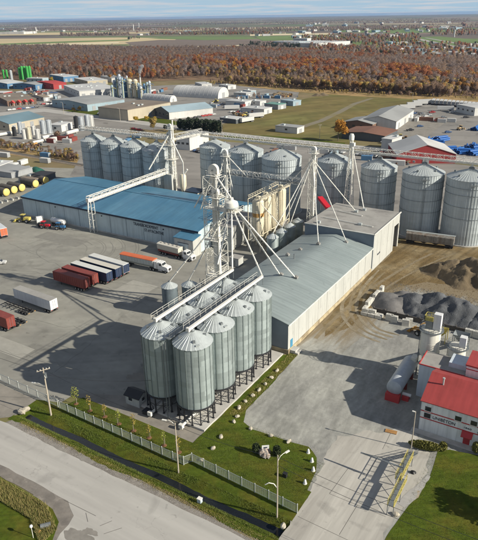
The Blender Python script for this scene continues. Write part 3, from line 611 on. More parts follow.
# ---------------------------------------------------------------- hopper bins in front
def front_bin():
    t = thing('hopper_bin', 'x', 'grain bin'); r = 3.78; z0, z1, z2 = 4.0, 17.7, 19.75
    w_ = MB(); pr = [(r, z0)]
    k = 12
    for i in range(k):
        za = z0 + (z1 - z0) * i / k; zb = z0 + (z1 - z0) * (i + 1) / k; pr += [(r, zb - .05), (r + .025, zb - .04), (r + .025, zb)]
    w_.lathe(pr, 54); w_.build('wall', 'galv', t, smooth=35)
    st = MB(); st.box((r + .05, 0, (z0 + z1) / 2), (.11, .16, z1 - z0)); me = st.mesh('stiffener', M_['seam'])
    for i in range(18): link(me, 'stiffener', t, None, TAU * i / 18)
    MB().lathe([(r + .03, z0 - .15), (r + .16, z0 - .15), (r + .16, z0 + .2), (r + .03, z0 + .2)], 54).build('base_ring', 'leg', t)
    MB().lathe([(.35, .75), (r - .1, z0 - .05)], 36).build('hopper', 'galvdark', t, smooth=True)
    MB().lathe([(.0, .5), (.4, .5), (.4, .9), (0, .9)], 12).build('outlet_gate', 'white', t)
    rf = ribbed_cone(r + .2, z1 - .08, z2, .45, 26).build('roof', 'galvroof', t)
    MB().lathe([(.5, z2 - .1), (.55, z2 + .3), (.35, z2 + .5), (0, z2 + .5)], 14).build('fill_cap', 'galvdark', rf)
    for a in (20, 110, 200, 290):
        MB().box((2.4 * math.cos(rad(a)), 2.4 * math.sin(rad(a)), z1 + .95), (.55, .5, .5), rad(a)).build('roof_vent', 'galvdark', rf)
    hb = MB(); hb.box((3.0 * math.cos(rad(-60)), 3.0 * math.sin(rad(-60)), z1 + .55), (.9, .8, .15), rad(-60)); hb.build('access_hatch', 'galvroof', rf)
    a = rad(120); e = (math.cos(a), math.sin(a), 0)
    ladder((e[0] * (r + .2), e[1] * (r + .2), .4), (e[0] * (r + .2), e[1] * (r + .2), z1 + .4), e, .5).build('ladder', 'galvdark', t)
    rl = MB(); rl.bar((e[0] * r, e[1] * r, z1 + .12), (e[0] * .6, e[1] * .6, z2 + .12), .08); rl.build('roof_ladder', 'galvdark', rf)
    lg = MB(); lg.box((r - .02, 0, (z0 + .4) / 2), (.22, .22, z0 - .4)); lg.box((r - .02, 0, .44), (.45, .45, .06)); lme = lg.mesh('leg', M_['leg'])
    for i in range(14): link(lme, 'leg', t, None, TAU * (i + .5) / 14)
    br = MB()
    for i in range(14):
        p_ = [((r - .02) * math.cos(TAU * (i + .5 + j) / 14), (r - .02) * math.sin(TAU * (i + .5 + j) / 14)) for j in (0, 1)]
        br.bar((*p_[0], 2.2), (*p_[1], 2.2), .08)
        if i % 2: br.bar((*p_[0], .5), (*p_[1], 2.2), .07); br.bar((*p_[0], 2.2), (*p_[1], .5), .07)
        else: br.bar((*p_[0], 2.2), (*p_[1], 3.9), .07)
    br.build('leg_bracing', 'leg', t)
    return t
pb = thing('concrete_pad', 'long raised concrete pad under the two rows of hopper bins', 'concrete pad', (-65, 92, 0))
MB().span(-9, 8.9, -16.2, 17, 0, .42).build('slab', 'concrete', pb)
MB().span(-9.6, -9.0, -16.2, 17, 0, .25).build('edge_beam', 'concrete', pb)
fb = front_bin()
RY = ['nearest the road', 'second from the road', 'third from the road', 'farthest from the road']
first = True
for row, X in (('right', -60.4), ('left', -68.3)):
    for i in range(4):
        lab = 'galvanised hopper bin on black legs, %s in the %s-hand row' % (RY[i], 'right' if row == 'right' else 'left')
        loc = (X, 79.3 + 7.9 * i, 0)
        if first: fb.location = loc; fb.rotation_euler.z = .4; fb['label'] = lab; fb['group'] = 'hopper bins in two rows'; first = False
        else: o = dup(fb, loc, .37 * i + (1.9 if row == 'left' else .4), lab, 'hopper bins in two rows')
def roof_conveyor(X, lab):
    t = thing('bin_top_conveyor', lab, 'conveyor', (X, 91, 19.9), group='conveyors over the hopper bins')
    c = MB(); c.span(-.27, .27, -12.6, 15.6, .45, .98); k = c.build('conveyor_casing', 'conv', t)
    MB().span(-.36, .36, -13.2, -12.6, .35, 1.1).build('drive_end', 'conv', t)
    w_ = MB(); w_.span(-1.35, -.5, -12.6, 15.6, .35, .42); w_.build('walkway', 'galvdark', t)
    r_ = MB(); rail(r_, (-1.35, -12.6, .4), (-1.35, 15.6, .4)); r_.build('handrail', 'conv', t)
    for i in range(8):
        y = -11.5 + i * 3.8
        for x_ in (-.9, .4): MB().bar((x_, y, -1.2), (x_, y, .4), .09).build('support_post', 'galvdark', t)
    for i in range(4):
        y = 79.3 + 7.9 * i - 91; MB().tube((0, y, .5), (0, y, -.1), .25, n=8).build('drop_spout', 'conv', t)
roof_conveyor(-60.4, 'white enclosed conveyor with walkway over the right-hand row of hopper bins')
roof_conveyor(-68.3, 'white enclosed conveyor with walkway over the left-hand row of hopper bins')
cw = thing('bin_row_catwalk', 'dark steel catwalk strips in the valley between the two bin rows', 'catwalk', (-64.35, 91, 18.2))
MB().span(-.6, .6, -14.5, 15.5, 0, .1).build('deck', 'galvdark', cw)
r_ = MB(); rail(r_, (.6, -14.5, .1), (.6, 15.5, .1)); rail(r_, (-.6, -14.5, .1), (-.6, 15.5, .1)); r_.build('handrail', 'galvdark', cw)
for i in range(4):
    for sx in (-1, 1): MB().bar((sx * .35, -11.7 + 7.9 * i - 3.95, 0), (sx * .35, -11.7 + 7.9 * i - 3.95, -17.8), .12).build('support_post', 'galvdark', cw)
# unloading augers under the front bins
for k, x in enumerate((-60.4, -68.3)):
    a = thing('unloading_auger', 'white tube auger lying under the %s-hand bin row' % ('right' if k == 0 else 'left'), 'auger', (x, 75.6, .42), group='augers under the bins')
    MB().tube((0, -1.4, .35), (0, 6, .45), .28, n=12).build('auger_tube', 'conv', a)
    MB().box((0, -1.5, .45), (.9, .7, .9)).build('gearbox', 'conv', a)
    MB().bar((-.5, .2, 0), (-.5, .2, .5), .1).build('stand', 'leg', a)
# ---------------------------------------------------------------- large bins at the back
def big_bin(r, label, loc, peak=26.0, eave=23.0):
    t = thing('grain_silo', label, 'grain silo', loc, random.uniform(0, 1), 'large galvanised grain silos in the back row')
    n = int(TAU * r / .95); b = MB(); k = n * 4
    for z in (0, eave):
        for i in range(n):
            for o_, dr in ((-.10, .09), (.10, .09), (.2, 0), (.8, 0)):
                a = TAU * (i + o_) / n; b.v.append(((r + dr) * math.cos(a), (r + dr) * math.sin(a), z))
    for i in range(k): j = (i + 1) % k; b.f.append((i, j, k + j, k + i))
    b.build('ribbed_wall', 'galvbig', t)
    for z in (eave * .78, eave * .88, eave * .6, eave * .42):
        ring(r + .1, z, .09, .10, 48).build('wind_ring', 'galvdark', t)
    rf = ribbed_cone(r + .25, eave - .1, peak - .15, .8, int(n * .9), .06).build('roof', 'galvroof', t)
    MB().lathe([(.95, peak - .3), (.95, peak + .25), (.4, peak + .6), (0, peak + .6)], 16).build('peak_cap', 'galvdark', rf)
    for i in range(5):
        a = TAU * (i + .3) / 5; R = r * .72; z = eave + (peak - eave) * .3
        MB().box((R * math.cos(a), R * math.sin(a), z + .25), (.6, .6, .6), a).build('roof_vent', 'galvdark', rf)
    MB().lathe([(r + .2, 0), (r + .75, 0), (r + .75, .35), (r + .2, .35)], 48).build('footing', 'concrete', t)
    a = -1.2 - t.rotation_euler.z; e = Vector((math.cos(a), math.sin(a), 0))
    ladder(e * (r + .25), e * (r + .25) + Vector((0, 0, eave + .6)), e, .5).build('ladder', 'galvdark', t)
    pl = MB(); pl.box(e * (r + .8) + Vector((0, 0, eave - 1.2)), (1.2, 2.6, .1), a); rail(pl, e * (r + 1.4) + Vector((-e.y, e.x, 0)) * 1.3 + Vector((0, 0, eave - 1.2)), e * (r + 1.4) - Vector((-e.y, e.x, 0)) * 1.3 + Vector((0, 0, eave - 1.2)), 1, .8)
    pl.build('eave_platform', 'galvdark', t)
for (X, Y, r, pk, ev), lab in zip([(-207.5, 204, 6.2, 25, 22.2), (-194.4, 203.5, 6.3, 25, 22.2), (-181.2, 202.8, 6.4, 25, 22.2), (-167.8, 202, 6.4, 25, 22.0), (-145, 214, 6.6, 26, 23.2), (-128.2, 212.5, 7.2, 26, 23.2),
                               (-110, 210, 7.9, 26, 22.8), (-88.2, 212.5, 6.5, 26, 23.2), (-70.0, 212, 6.5, 25.8, 22.9), (-53.2, 210.8, 7.2, 25.8, 23), (-37.2, 211, 7.7, 25.8, 23)],
    ['leftmost silo behind the blue roof', 'second silo from the left behind the blue roof', 'third silo from the left behind the blue roof', 'silo next to the left elevator tower behind the blue roof',
     'silo partly hidden behind the central elevator heads', 'silo left of the widest silo, above the white gallery', 'widest silo, above the cream rusty silo bank', 'silo between the two slim elevator towers',
     'silo just right of the slim A-frame tower', 'silo standing behind the rail hopper wagon', 'rightmost silo cut by the edge of the photo']):
    big_bin(r, 'ribbed steel silo, ' + lab, (X, Y, 0), pk, ev)
def gallery(label, p, q, wd=1.5, ht=1.7, n=None, supports=(), belt=True):
    p, q = Vector(p), Vector(q); t = thing('conveyor_gallery', label, 'conveyor', tuple(p)); d = q - p; n = n or int(d.length / 2.2)
    ch, br = truss((0, 0, 0), d, wd, ht, n, .13, .075); ch.build('chords', 'conv', t); br.build('lattice', 'conv', t)
    ax = d.normalized(); sdv = ax.cross(Vector((0, 0, 1))).normalized()
    if belt:
        c = MB(); c.bar(sdv * .25 + Vector((0, 0, .45)), d + sdv * .25 + Vector((0, 0, .45)), .75, .6); c.build('conveyor_casing', 'conv', t)
        f_ = MB(); f_.bar(-sdv * .45 + Vector((0, 0, .1)), d - sdv * .45 + Vector((0, 0, .1)), .55, .06); f_.build('walkway', 'galvdark', t)
    return t
gallery('long white lattice conveyor running over the peaks of the right-hand silos', (-150, 211.2, 27.2), (-20, 211.2, 27.2), 1.5, 2.0, 58)
gallery('white lattice conveyor running over the peaks of the left-hand silos', (-215, 203, 26.4), (-160, 203, 26.4), 1.5, 1.9, 25)
gallery('short thick white gallery rising from the left elevator tower to the silo row', (-158, 201, 26.6), (-149.6, 211, 28.2), 1.8, 2.4, 6)
gallery('dark-decked level gallery crossing in front of the middle silos', (-116, 179, 21.6), (-84.6, 179, 21.6), 1.6, 1.9, 14)
for o in [x for x in bpy.data.objects if x.get('label', '').startswith('dark-decked')]:
    for c_ in KIDS[o.name]:
        if c_.name.startswith(('walkway', 'conveyor_casing')): c_.data.materials[0] = M_['galvdark']
# drop pipes from the top conveyor to each silo
def droppipe(x, y, z0, z1, lab):
    tag(MB().tube((0, 0, 0), (0, 0, z1 - z0), .25, n=8).tube((0, 0, .1), (0, 0, .45), .5, n=8).build('drop_pipe', 'conv', loc=(x, y, z0)), lab, 'pipe', 'drop pipes over the silos')
OR_ = ['first', 'second', 'third', 'fourth', 'fifth', 'sixth', 'seventh']
for i, (X, Y, zt) in enumerate([(-207.5, 203.4, 25.4), (-194.4, 203.3, 25.4), (-181.2, 202.9, 25.4), (-167.8, 202.4, 25.4)]): droppipe(X, Y, zt, 26.6, 'short white drop pipe on the %s left-hand silo peak' % OR_[i])
for i, X in enumerate((-145, -128.2, -110, -88.2, -70, -53.2, -37.2)): droppipe(X, 211.2, 26.3, 27.4, 'short white drop pipe on the %s right-hand silo peak from the left' % OR_[i])
# ---------------------------------------------------------------- main elevator tower
T = thing('elevator_tower', 'tall white lattice elevator tower with round distributor and fanned spouts behind the bins', 'elevator tower', (-81.3, 119.2, 0))
lattice_tower(T, 38.5, 4.2, 4.2, 13, .16, .075)
elevator(T, (-.2, .2), 39.2, head=1.35)
elevator(T, (1.3, -1.2), 34.0, head=.9)
for z in (12, 22, 30.5):
    p_ = MB(); p_.box((0, 0, z), (4.6, 4.6, .08))
    for a, b_ in (((-2.3, -2.3), (2.3, -2.3)), ((2.3, -2.3), (2.3, 2.3)), ((2.3, 2.3), (-2.3, 2.3)), ((-2.3, 2.3), (-2.3, -2.3))): rail(p_, (*a, z), (*b_, z), 1.1, 1.5)
    p_.build('landing', 'white', T)
ladder((-2.5, -.6, .3), (-2.5, -.6, 38.6), (-1, 0, 0), .6, cage=True).build('caged_ladder', 'white', T)
D = Vector((5.4, -.7, 31.6))      # distributor, local
dm = MB().lathe([(0, 2.3), (.5, 2.3), (.55, 1.7), (1.55, 1.2), (1.75, .5), (1.6, -.2), (1.0, -.75), (0, -.8)], 20, D); dd_ = dm.build('distributor', 'white', T, smooth=40)
MB().lathe([(1.62, -.1), (1.95, -.1), (1.95, .1), (1.62, .1)], 20, D).build('distributor_flange', 'galvroof', dd_)
pm = MB(); pm.box(D + Vector((-.6, .3, -1.1)), (5.2, 4.2, .08)); pm.bar(D + Vector((-3, -1.5, -1.1)), (-2, -2, 27), .1); pm.bar(D + Vector((1.6, -1.5, -1.1)), (2, -2, 26), .12); pm.bar(D + Vector((1.6, 1.9, -1.1)), (2, 2, 26), .12)
rail(pm, D + Vector((-3.2, -1.8, -1.1)), D + Vector((2, -1.8, -1.1)), 1.1, 1.3); rail(pm, D + Vector((2, -1.8, -1.1)), D + Vector((2, 2.4, -1.1)), 1.1, 1.3); pm.build('distributor_platform', 'white', T)
spout(T, (0, -.2, 39.6), D + Vector((-.2, 0, 2.3)), .2)
spout(T, (1.3, -1.2, 34.6), D + Vector((-.5, -.2, 1.9)), .18)
base = Vector(T.location)
for k, e in enumerate([(-60.4, 106.4, 21.0), (-68.3, 106.4, 21.0), (-67.8, 129.4, 10.6), (-63.7, 130.5, 10.2), (-92.4, 112.4, 9.8), (-88.2, 115.6, 9.9), (-74.5, 109.5, 19.6)]):
    e = Vector(e) - base; d = (e - D); d.z = 0; d.normalize(); spout(T, D + d * .9 + Vector((0, 0, -.4)), e, .19)
for e in [(-87.4, 118.6, 29.6), (-86.2, 119.6, 29.0)]:
    spout(T, (-1.0, .4, 38.4), Vector(e) - base, .17)
# second elevator, behind the blue store
T2 = thing('elevator_tower', 'slim white elevator with domed head at the left end of the level gallery', 'elevator tower', (-117.2, 179.6, 0))
lattice_tower(T2, 27.5, 2.6, 2.2, 11, .14, .07); elevator(T2, (0, 0), 28.6, head=1.0)
spout(T2, (.3, .2, 28.6), (9, -.5, 21.9), .16); spout(T2, (.3, -.3, 28.6), (5.5, -4, 17), .16); spout(T2, (0, -.3, 28.4), (-2.5, -7, 10.5), .16)
T3 = thing('elevator_tower', 'white twin-trunk elevator tower with fanned spouts at the right end of the level gallery', 'elevator tower', (-82.4, 180, 0))
lattice_tower(T3, 31, 2.4, 2.0, 12, .14, .07); elevator(T3, (.2, 0), 33.0, head=.9)
for e in [(-87, 160.4, 9.2), (-87, 166.8, 9.2), (-87, 173.2, 9.2), (-68.6, 155.8, 10.7), (-62.5, 163.1, 10.2), (-68.4, 186.2, 12.4), (-94.5, 184, 18.6)]:
    spout(T3, (0, -.3, 30.5), Vector(e) - Vector(T3.location), .15)
T4 = thing('elevator_tower', 'slim white A-frame tower with a white cap between two right-hand silos', 'elevator tower', (-78.6, 204.5, 0))
for sx, sy in ((-1.7, -1.2), (2.6, -2.5), (-1.4, 1.2), (2.2, 1.2)): MB().bar((sx, sy, 0), (sx * .18, sy * .18, 33.5), .3).build('leg', 'white', T4)
b = MB()
for i in range(14):
    k = lambda z: 1 - .82 * z / 33.5
    za, zb = 2.4 * i, 2.4 * (i + 1); P = [(-1.7, -1.2), (2.6, -2.5), (2.2, 1.2), (-1.4, 1.2)]
    if zb > 33: break
    for j in range(4):
        A, Bq = P[j], P[(j + 1) % 4]; b.bar((A[0] * k(zb), A[1] * k(zb), zb), (Bq[0] * k(zb), Bq[1] * k(zb), zb), .1); b.bar((A[0] * k(za), A[1] * k(za), za), (Bq[0] * k(zb), Bq[1] * k(zb), zb), .08)
b.build('bracing', 'white', T4)
MB().lathe([(0, 33), (.9, 33), (.95, 34.4), (.6, 35.2), (0, 35.3)], 14).build('head_cap', 'white', T4, smooth=40)
MB().box((.6, -.2, 31.5), (1.6, 1.4, 1.2)).build('head_box', 'white', T4)
spout(T4, (.6, -.6, 31), Vector((-66.8, 189.6, 12.3)) - Vector(T4.location), .18)
T5 = thing('elevator_tower', 'white lattice elevator tower behind the left part of the blue roof', 'elevator tower', (-157.6, 198.8, 0))
lattice_tower(T5, 28, 3.0, 2.6, 11, .17, .085); elevator(T5, (.3, 0), 32.2, head=.9); elevator(T5, (-1.2, .8), 28.6, head=.8)
MB().tube((1.3, .6, 0), (1.3, .6, 35.5), .32, n=10).build('vent_stack', 'white', T5)
MB().span(-1.9, 2.3, -3.4, -1.7, 0, 13).build('dust_house', 'whitewall', T5)
p_ = MB(); p_.box((0, 0, 19), (5, 4, .1)); rail(p_, (-2.5, -2, 19), (2.5, -2, 19), 1.1, 1.2); rail(p_, (2.5, -2, 19), (2.5, 2, 19), 1.1, 1.2); p_.build('landing', 'white', T5); p_ = MB(); p_.box((0, 0, 25), (4.4, 4, .1)); rail(p_, (-2.2, -2, 25), (2.2, -2, 25), 1.1, 1.2); p_.build('landing', 'white', T5)
spout(T5, (-.4, -.4, 29), (-6, -8, 15.5), .3); spout(T5, (.8, -.2, 28), (8.5, -3, 19), .25); spout(T5, (-.4, .4, 28), (-6.5, 1.5, 24.5), .2)
MB().bar((8.5, -3, 19), (8.5, -3, 0), .3).build('spout_post', 'white', T5)
# inclined loading gallery over the blue roof, with its trestle
Lg = thing('loading_gallery', 'white lattice gallery crossing the blue roof to a trestle in the yard', 'conveyor', (-160, 150.8, 0))
ch, br = truss((0, 0, 12.2), (1.8, 45, 13.4), 1.7, 2.0, 21, .16, .09); ch.build('chords', 'conv', Lg); br.build('lattice', 'conv', Lg)
MB().bar((.3, -.4, 12.8), (2.1, 45, 14.0), .9, .8).build('conveyor_casing', 'conv', Lg); MB().bar((-.5, 0, 12.3), (1.2, 45, 13.5), .5, .06).build('walkway', 'galvdark', Lg)
for x, y in ((-.85, .3), (.85, .3), (-.85, 1.9), (.85, 1.9)): MB().bar((x * 1.25, y, 0), (x, y, 12.2), .17).build('trestle_leg', 'white', Lg)
b = MB()
for i in range(5):
    z = 12.2 * i / 5; z2_ = 12.2 * (i + 1) / 5
    b.bar((-1.05, .3, z), (.9, .3, z2_), .08); b.bar((-1.05, 1.9, z), (.9, 1.9, z2_), .08); b.bar((-.95, .3, z2_), (-.95, 1.9, z2_), .08); b.bar((.95, .3, z2_), (.95, 1.9, z2_), .08); b.bar((.9, .3, z2_), (-.95, .3, z2_), .08)
b.build('trestle_bracing', 'white', Lg)
MB().tube((.3, -.3, 12.6), (.3, -.9, 8.5), .28, .2).build('loading_spout', 'conv', Lg); MB().box((.3, -.3, 13.0), (1.3, 1.0, 1.3)).build('drive_head', 'conv', Lg)
# ---------------------------------------------------------------- cream silo bank, small bins, twin bins
Cb = thing('silo_bank', 'bank of four tall cream silos with rust streaks in a steel frame', 'silo bank', (-96.4, 175.5, 0))
for i in range(4):
    y = -8.3 + 5.4 * i
    s_ = MB(); s_.lathe([(.4, 2.2), (2.05, 5.2), (2.05, 10), (2.1, 10.02), (2.1, 10.14), (2.05, 10.16), (2.05, 14), (2.1, 14.02), (2.1, 14.14), (2.05, 14.16), (2.05, 17.2), (1.2, 18.1), (0, 18.2)], 28, (0, y, 0)); so_ = s_.build('silo', 'cream', Cb, smooth=40)
    if i == 0: MB().lathe([(2.08, 12.0), (2.08, 13.4)], 28, (0, y, 0)).build('rust_band', 'rust', so_)
    MB().box((.2, y, 18.6), (1.0, 1.3, .9)).build('roof_filter', 'cream', so_)
for i in range(5):
    for sx in (-1, 1):
        y = -11 + 5.4 * i; MB().bar((sx * 2.35, y, 0), (sx * 2.35, y, 18.4), .22).build('frame_post', 'cream', Cb)
for sx in (-1, 1):
    for z in (3, 6, 18.4): MB().bar((sx * 2.35, -11, z), (sx * 2.35, 10.6, z), .2).build('frame_beam', 'cream', Cb)
    for i in range(4): MB().bar((sx * 2.35, -11 + 5.4 * i, .2), (sx * 2.35, -5.6 + 5.4 * i, 5.8), .12).build('frame_brace', 'cream', Cb)
b = MB(); b.span(1.5, 2.6, -11, 10.6, 18.5, 18.58); rail(b, (2.6, -11, 18.5), (2.6, 10.6, 18.5), 1.1, 1.6, .09); rail(b, (-2.4, -11, 18.5), (-2.4, 10.6, 18.5), 1.1, 1.6, .09); rail(b, (-2.4, -11, 18.5), (2.6, -11, 18.5), 1.1, 1.6, .09); b.build('roof_walkway', 'cream', Cb)
spout(Cb, (2.3, -10, 17), (9, -8, 9.3), .14)
ladder((-.6, -11.3, .2), (-.6, -11.3, 19.3), (0, -1, 0), .6, cage=True).build('caged_ladder', 'galvdark', Cb)
def small_bin(lab, loc, r=1.75, z0=3.0, z1=7.6, z2=8.7, grp='small hopper bins beside the grey roof'):
    t = thing('small_hopper_bin', lab, 'grain bin', loc, 0, grp)
    MB().lathe([(.25, .9), (r, z0), (r, z0 + 1.5), (r + .03, z0 + 1.52), (r + .03, z0 + 1.6), (r, z0 + 1.62), (r, z1)], 28).build('wall', 'galv' if r < 2 else addmat('darkgalv', (.17, .21, .235), .5, .3, .2, .8, streak=.2), t, smooth=40)
    rf = ribbed_cone(r + .12, z1 - .05, z2, .3, 16, .04).build('roof', 'galvroof', t)
    MB().lathe([(.32, z2 - .1), (.32, z2 + .3), (0, z2 + .35)], 10).build('fill_cap', 'galvdark', rf)
    for i in range(6): MB().bar((r * math.cos(TAU * i / 6), r * math.sin(TAU * i / 6), 0), (r * math.cos(TAU * i / 6), r * math.sin(TAU * i / 6), z0 + .3), .13).build('leg', 'galvdark', t)
    return t
for i, n_ in enumerate(['nearest the bins in front', 'second from the front', 'third from the front', 'farthest back']):
    small_bin('small galvanised hopper bin beside the grey roof, ' + n_, (-87, 160.4 + 6.2 * i, 0), 1.95, 3.4, 8.2, 9.4)
for i, (x, y, n_) in enumerate([(-92.4, 112.4, 'in front, left of the main tower'), (-88.2, 115.8, 'behind, wrapped by a railed stair')]):
    t = small_bin('small dark steel bin %s' % n_, (x, y, 0), 2.15, 1.2, 8.6, 9.8, 'twin small bins in the yard')
    if i: 
        b = MB()
        for k in range(7):
            z = 1.4 + 1.25 * k; b.box((2.8, .2, z), (1.3, 3.4, .06)); rail(b, (3.4, -1.4, z), (3.4, 1.8, z), 1.0, 1.0); b.bar((3.4, -1.4, z), (3.4, 1.8, z + 1.25), .1)
        for xx, yy in ((3.4, -1.4), (3.4, 1.8), (2.2, -1.4), (2.2, 1.8)): b.bar((xx, yy, 0), (xx, yy, 10.2), .1)
        b.build('stair_cage', 'galvdark', t)
# pit house and clutter under the tower
ph = thing('control_hut', 'small white box-shaped control hut beside the tower base', 'hut', tuple(G(236.5, 265)))
MB().span(-1.7, 1.7, -1.5, 1.5, .15, 2.9).build('wall', 'whitewall', ph); MB().span(-1.9, 1.9, -1.7, 1.7, 2.9, 3.05).build('roof', 'flatroof', ph); MB().span(-.4, .5, -1.54, -1.5, .2, 2.2).build('door', 'galvdark', ph)
for x in (-1.5, 1.5): MB().span(x - .1, x + .1, -1.2, 1.2, 0, .15).build('skid', 'leg', ph)
# ---------------------------------------------------------------- blue-roofed store
def gable_x(t, x0, x1, y0, y1, ev, rd, wm_, rm, over=.35, th=.12, trim=None):
    """building whose ridge runs along X: walls as one closed shell, two roof slopes as parts"""
    ym = (y0 + y1) / 2; b = MB()
    b.add([(x0, y0, 0), (x1, y0, 0), (x1, y1, 0), (x0, y1, 0), (x0, y0, ev), (x1, y0, ev), (x1, y1, ev), (x0, y1, ev), (x0, ym, rd), (x1, ym, rd)],
          [(0, 1, 5, 4), (2, 3, 7, 6), (1, 2, 6, 9, 5), (3, 0, 4, 8, 7)])
    b.build('wall', wm_, t); sl_ = (rd - ev) / (ym - y0)
    for s_, ye in ((1, y0 - over), (-1, y1 + over)):
        zz_ = ev - over * sl_; a = MB(); o_ = th
        a.add([(x0 - over, ye, zz_ + .03), (x1 + over, ye, zz_ + .03), (x1 + over, ym, rd + .03), (x0 - over, ym, rd + .03), (x0 - over, ye, zz_ + o_), (x1 + over, ye, zz_ + o_), (x1 + over, ym, rd + o_), (x0 - over, ym, rd + o_)],
              [(0, 3, 2, 1), (4, 5, 6, 7), (0, 1, 5, 4), (1, 2, 6, 5), (2, 3, 7, 6), (3, 0, 4, 7)])
        a.build('roof_slope', rm, t)
    MB().box(((x0 + x1) / 2, ym, rd + th + .05), (x1 - x0 + 2 * over, .5, .08)).build('ridge_cap', rm, t)
    if trim: MB().span(x0 - over, x1 + over, y0 - over - .06, y0 - over, ev - .55, ev + .12).build('eave_trim', trim, t)
S = thing('blue_roofed_store', 'long low store with blue metal roof and pale wall lettered TRANSBORDEMENT', 'warehouse', (-156.5, 171.8, 0))
gable_x(S, -44.5, 44.5, -18.4, 18.4, 8.0, 11.0, 'wallblue', 'blueroof', .4, .14, 'bluetrim')
jm_ = mat('panel_joint_bluegrey', (.22, .27, .30), .7, 0, .1, 1)  # dark blue-grey colour of the strips along the wall panel joints
for x in [-44.5 + 8.09 * i for i in range(1, 11)]: MB().span(x - .07, x + .07, -18.46, -18.4, .1, 7.4).build('wall_panel_joint', jm_, S)
MB().span(-44.5, 44.5, -18.52, -18.4, 0, .5).build('plinth', 'concrete', S)
for x, z in ((-25, 6.4), (0, 6.6), (29.5, 6.2)):
    MB().box((x, -18.55, z), (.35, .3, .35)).build('wall_lamp', 'black', S)
lt = mat('dark_lettering', (.03, .035, .05), .6, 0, .1, 2)
def letters(parent, body, size, loc, rot=(rad(90), 0, 0), m=lt, squash=1.0, depth=.03):
    me = textmesh(body, size, depth); me.materials.clear(); me.materials.append(m); o = link(me, 'lettering', parent, loc); o.rotation_euler = rot; o.scale = (squash, 1, 1); return o
letters(S, 'TRANSBORDEMENT', 1.6, (15.6, -18.47, 5.6), squash=.80)
letters(S, 'ST-HYACINTHE', 1.6, (20.6, -18.47, 4.0), squash=.80)
LS = thing('lean_to', 'small white lean-to with blue roof at the right end of the blue-roofed store', 'shed', (-114.6, 151.2, 0))
b = MB(); b.add([(-4.2, -2.4, 0), (3.6, -2.4, 0), (3.6, 2.2, 0), (-4.2, 2.2, 0), (-4.2, -2.4, 6.2), (3.6, -2.4, 6.2), (3.6, 2.2, 6.9), (-4.2, 2.2, 6.9)], [(0, 1, 5, 4), (1, 2, 6, 5), (2, 3, 7, 6), (3, 0, 4, 7)]); b.build('wall', 'whitewall', LS)
b = MB(); b.add([(-4.5, -2.7, 6.2), (3.9, -2.7, 6.2), (3.9, 2.15, 6.95), (-4.5, 2.15, 6.95), (-4.5, -2.7, 6.4), (3.9, -2.7, 6.4), (3.9, 2.15, 7.15), (-4.5, 2.15, 7.15)], [(0, 3, 2, 1), (4, 5, 6, 7), (0, 1, 5, 4), (1, 2, 6, 5), (2, 3, 7, 6), (3, 0, 4, 7)]); b.build('roof', 'blueroof', LS)
MB().span(-2.6, 1.6, -2.46, -2.4, 0, 4.6).build('roller_door', 'wallblue', LS); MB().span(-2.8, 1.8, -2.5, -2.46, 4.6, 4.8).build('door_lintel', 'bluetrim', LS)
AN = thing('annex', 'white annex wall at the right end of the blue-roofed store behind the main tower', 'annex', (-107, 170, 0))
MB().span(-4.6, 3.6, -9, 9, 0, 8.2).build('wall', 'whitewall', AN); MB().span(-4.6, 3.8, -9.2, 9.2, 8.2, 8.4).build('roof', 'flatroof', AN); MB().span(-1.8, 1.6, -9.06, -9, 0, 4.8).build('roller_door', 'galvdark', AN)
DS = thing('dust_shed', 'dark-roofed cream shed behind the blue roof right of the left tower', 'shed', (-146.5, 199, 0)); MB().span(-3, 4, -3, 3, 0, 6.4).build('wall', 'cream', DS); MB().span(-3.2, 4.2, -3.3, 3.2, 6.4, 6.8).build('roof', 'bluetrim', DS); MB().span(.2, 3.4, -3.06, -3, 0, 5).build('roller_door', 'w_darkdoor' if 'w_darkdoor' in M_ else 'black', DS)
DC = thing('dust_cyclone', 'cream dust collector column beside the dark-roofed shed', 'dust collector', (-151.6, 198.4, 0)); MB().lathe([(.5, 5), (1.5, 8), (1.5, 12.4), (1.1, 13.2), (0, 13.4)], 18).build('cyclone', 'cream', DC, smooth=40); MB().span(-1.3, 1.3, -1.3, 1.3, 0, 5).build('collector_base', 'cream', DC); MB().tube((.6, 0, 13), (2.4, .4, 15.4), .4, n=10).build('duct', 'conv', DC)
# ---------------------------------------------------------------- long grey-roofed store
addmat('seamwhite', (.38, .385, .365), .6, 0, .05, 1)
W = thing('grey_roofed_store', 'long low store with grey ribbed roof and white side wall right of the bins', 'warehouse', (-67.2, 138.6, 0))
b = MB(); x0, x1, y0, y1, ev, rd = -11.9, 11.9, -28.6, 28.4, 8.0, 10.5; NA = 10
cz = [(x0 + (x1 - x0) * i / NA, ev + (rd - ev) * (1 - ((2 * i / NA) - 1) ** 2 * .35 - abs((2 * i / NA) - 1) * .65)) for i in range(NA + 1)]
b.add([(x0, y0, 1.1), (x0, y1, 1.1), (x0, y1, ev), (x0, y0, ev), (x1, y0, 1.1), (x1, y1, 1.1), (x1, y1, ev), (x1, y0, ev)], [(0, 3, 2, 1), (4, 5, 6, 7)]); b.build('side_wall', 'whitewall', W)
for yy, nm in ((y0, 'front_gable'), (y1, 'rear_gable')):
    g_ = MB(); pts = [(x0, yy, 1.1), (x1, yy, 1.1)] + [(x, yy, z) for x, z in cz[::-1]]; g_.add(pts, [tuple(range(len(pts)))]); g_.build(nm, 'gableblue', W)
f_ = MB(); f_.span(x0 - .25, x1 + .25, y0 - .2, y1, 0, 1.1); f_.build('foundation', 'tanbase', W)
rf = MB(); n = len(cz)
rf.v = [(x * 1.03, y, z + dz) for y in (y0 - .4, y1) for dz in (.03, .14) for x, z in cz]
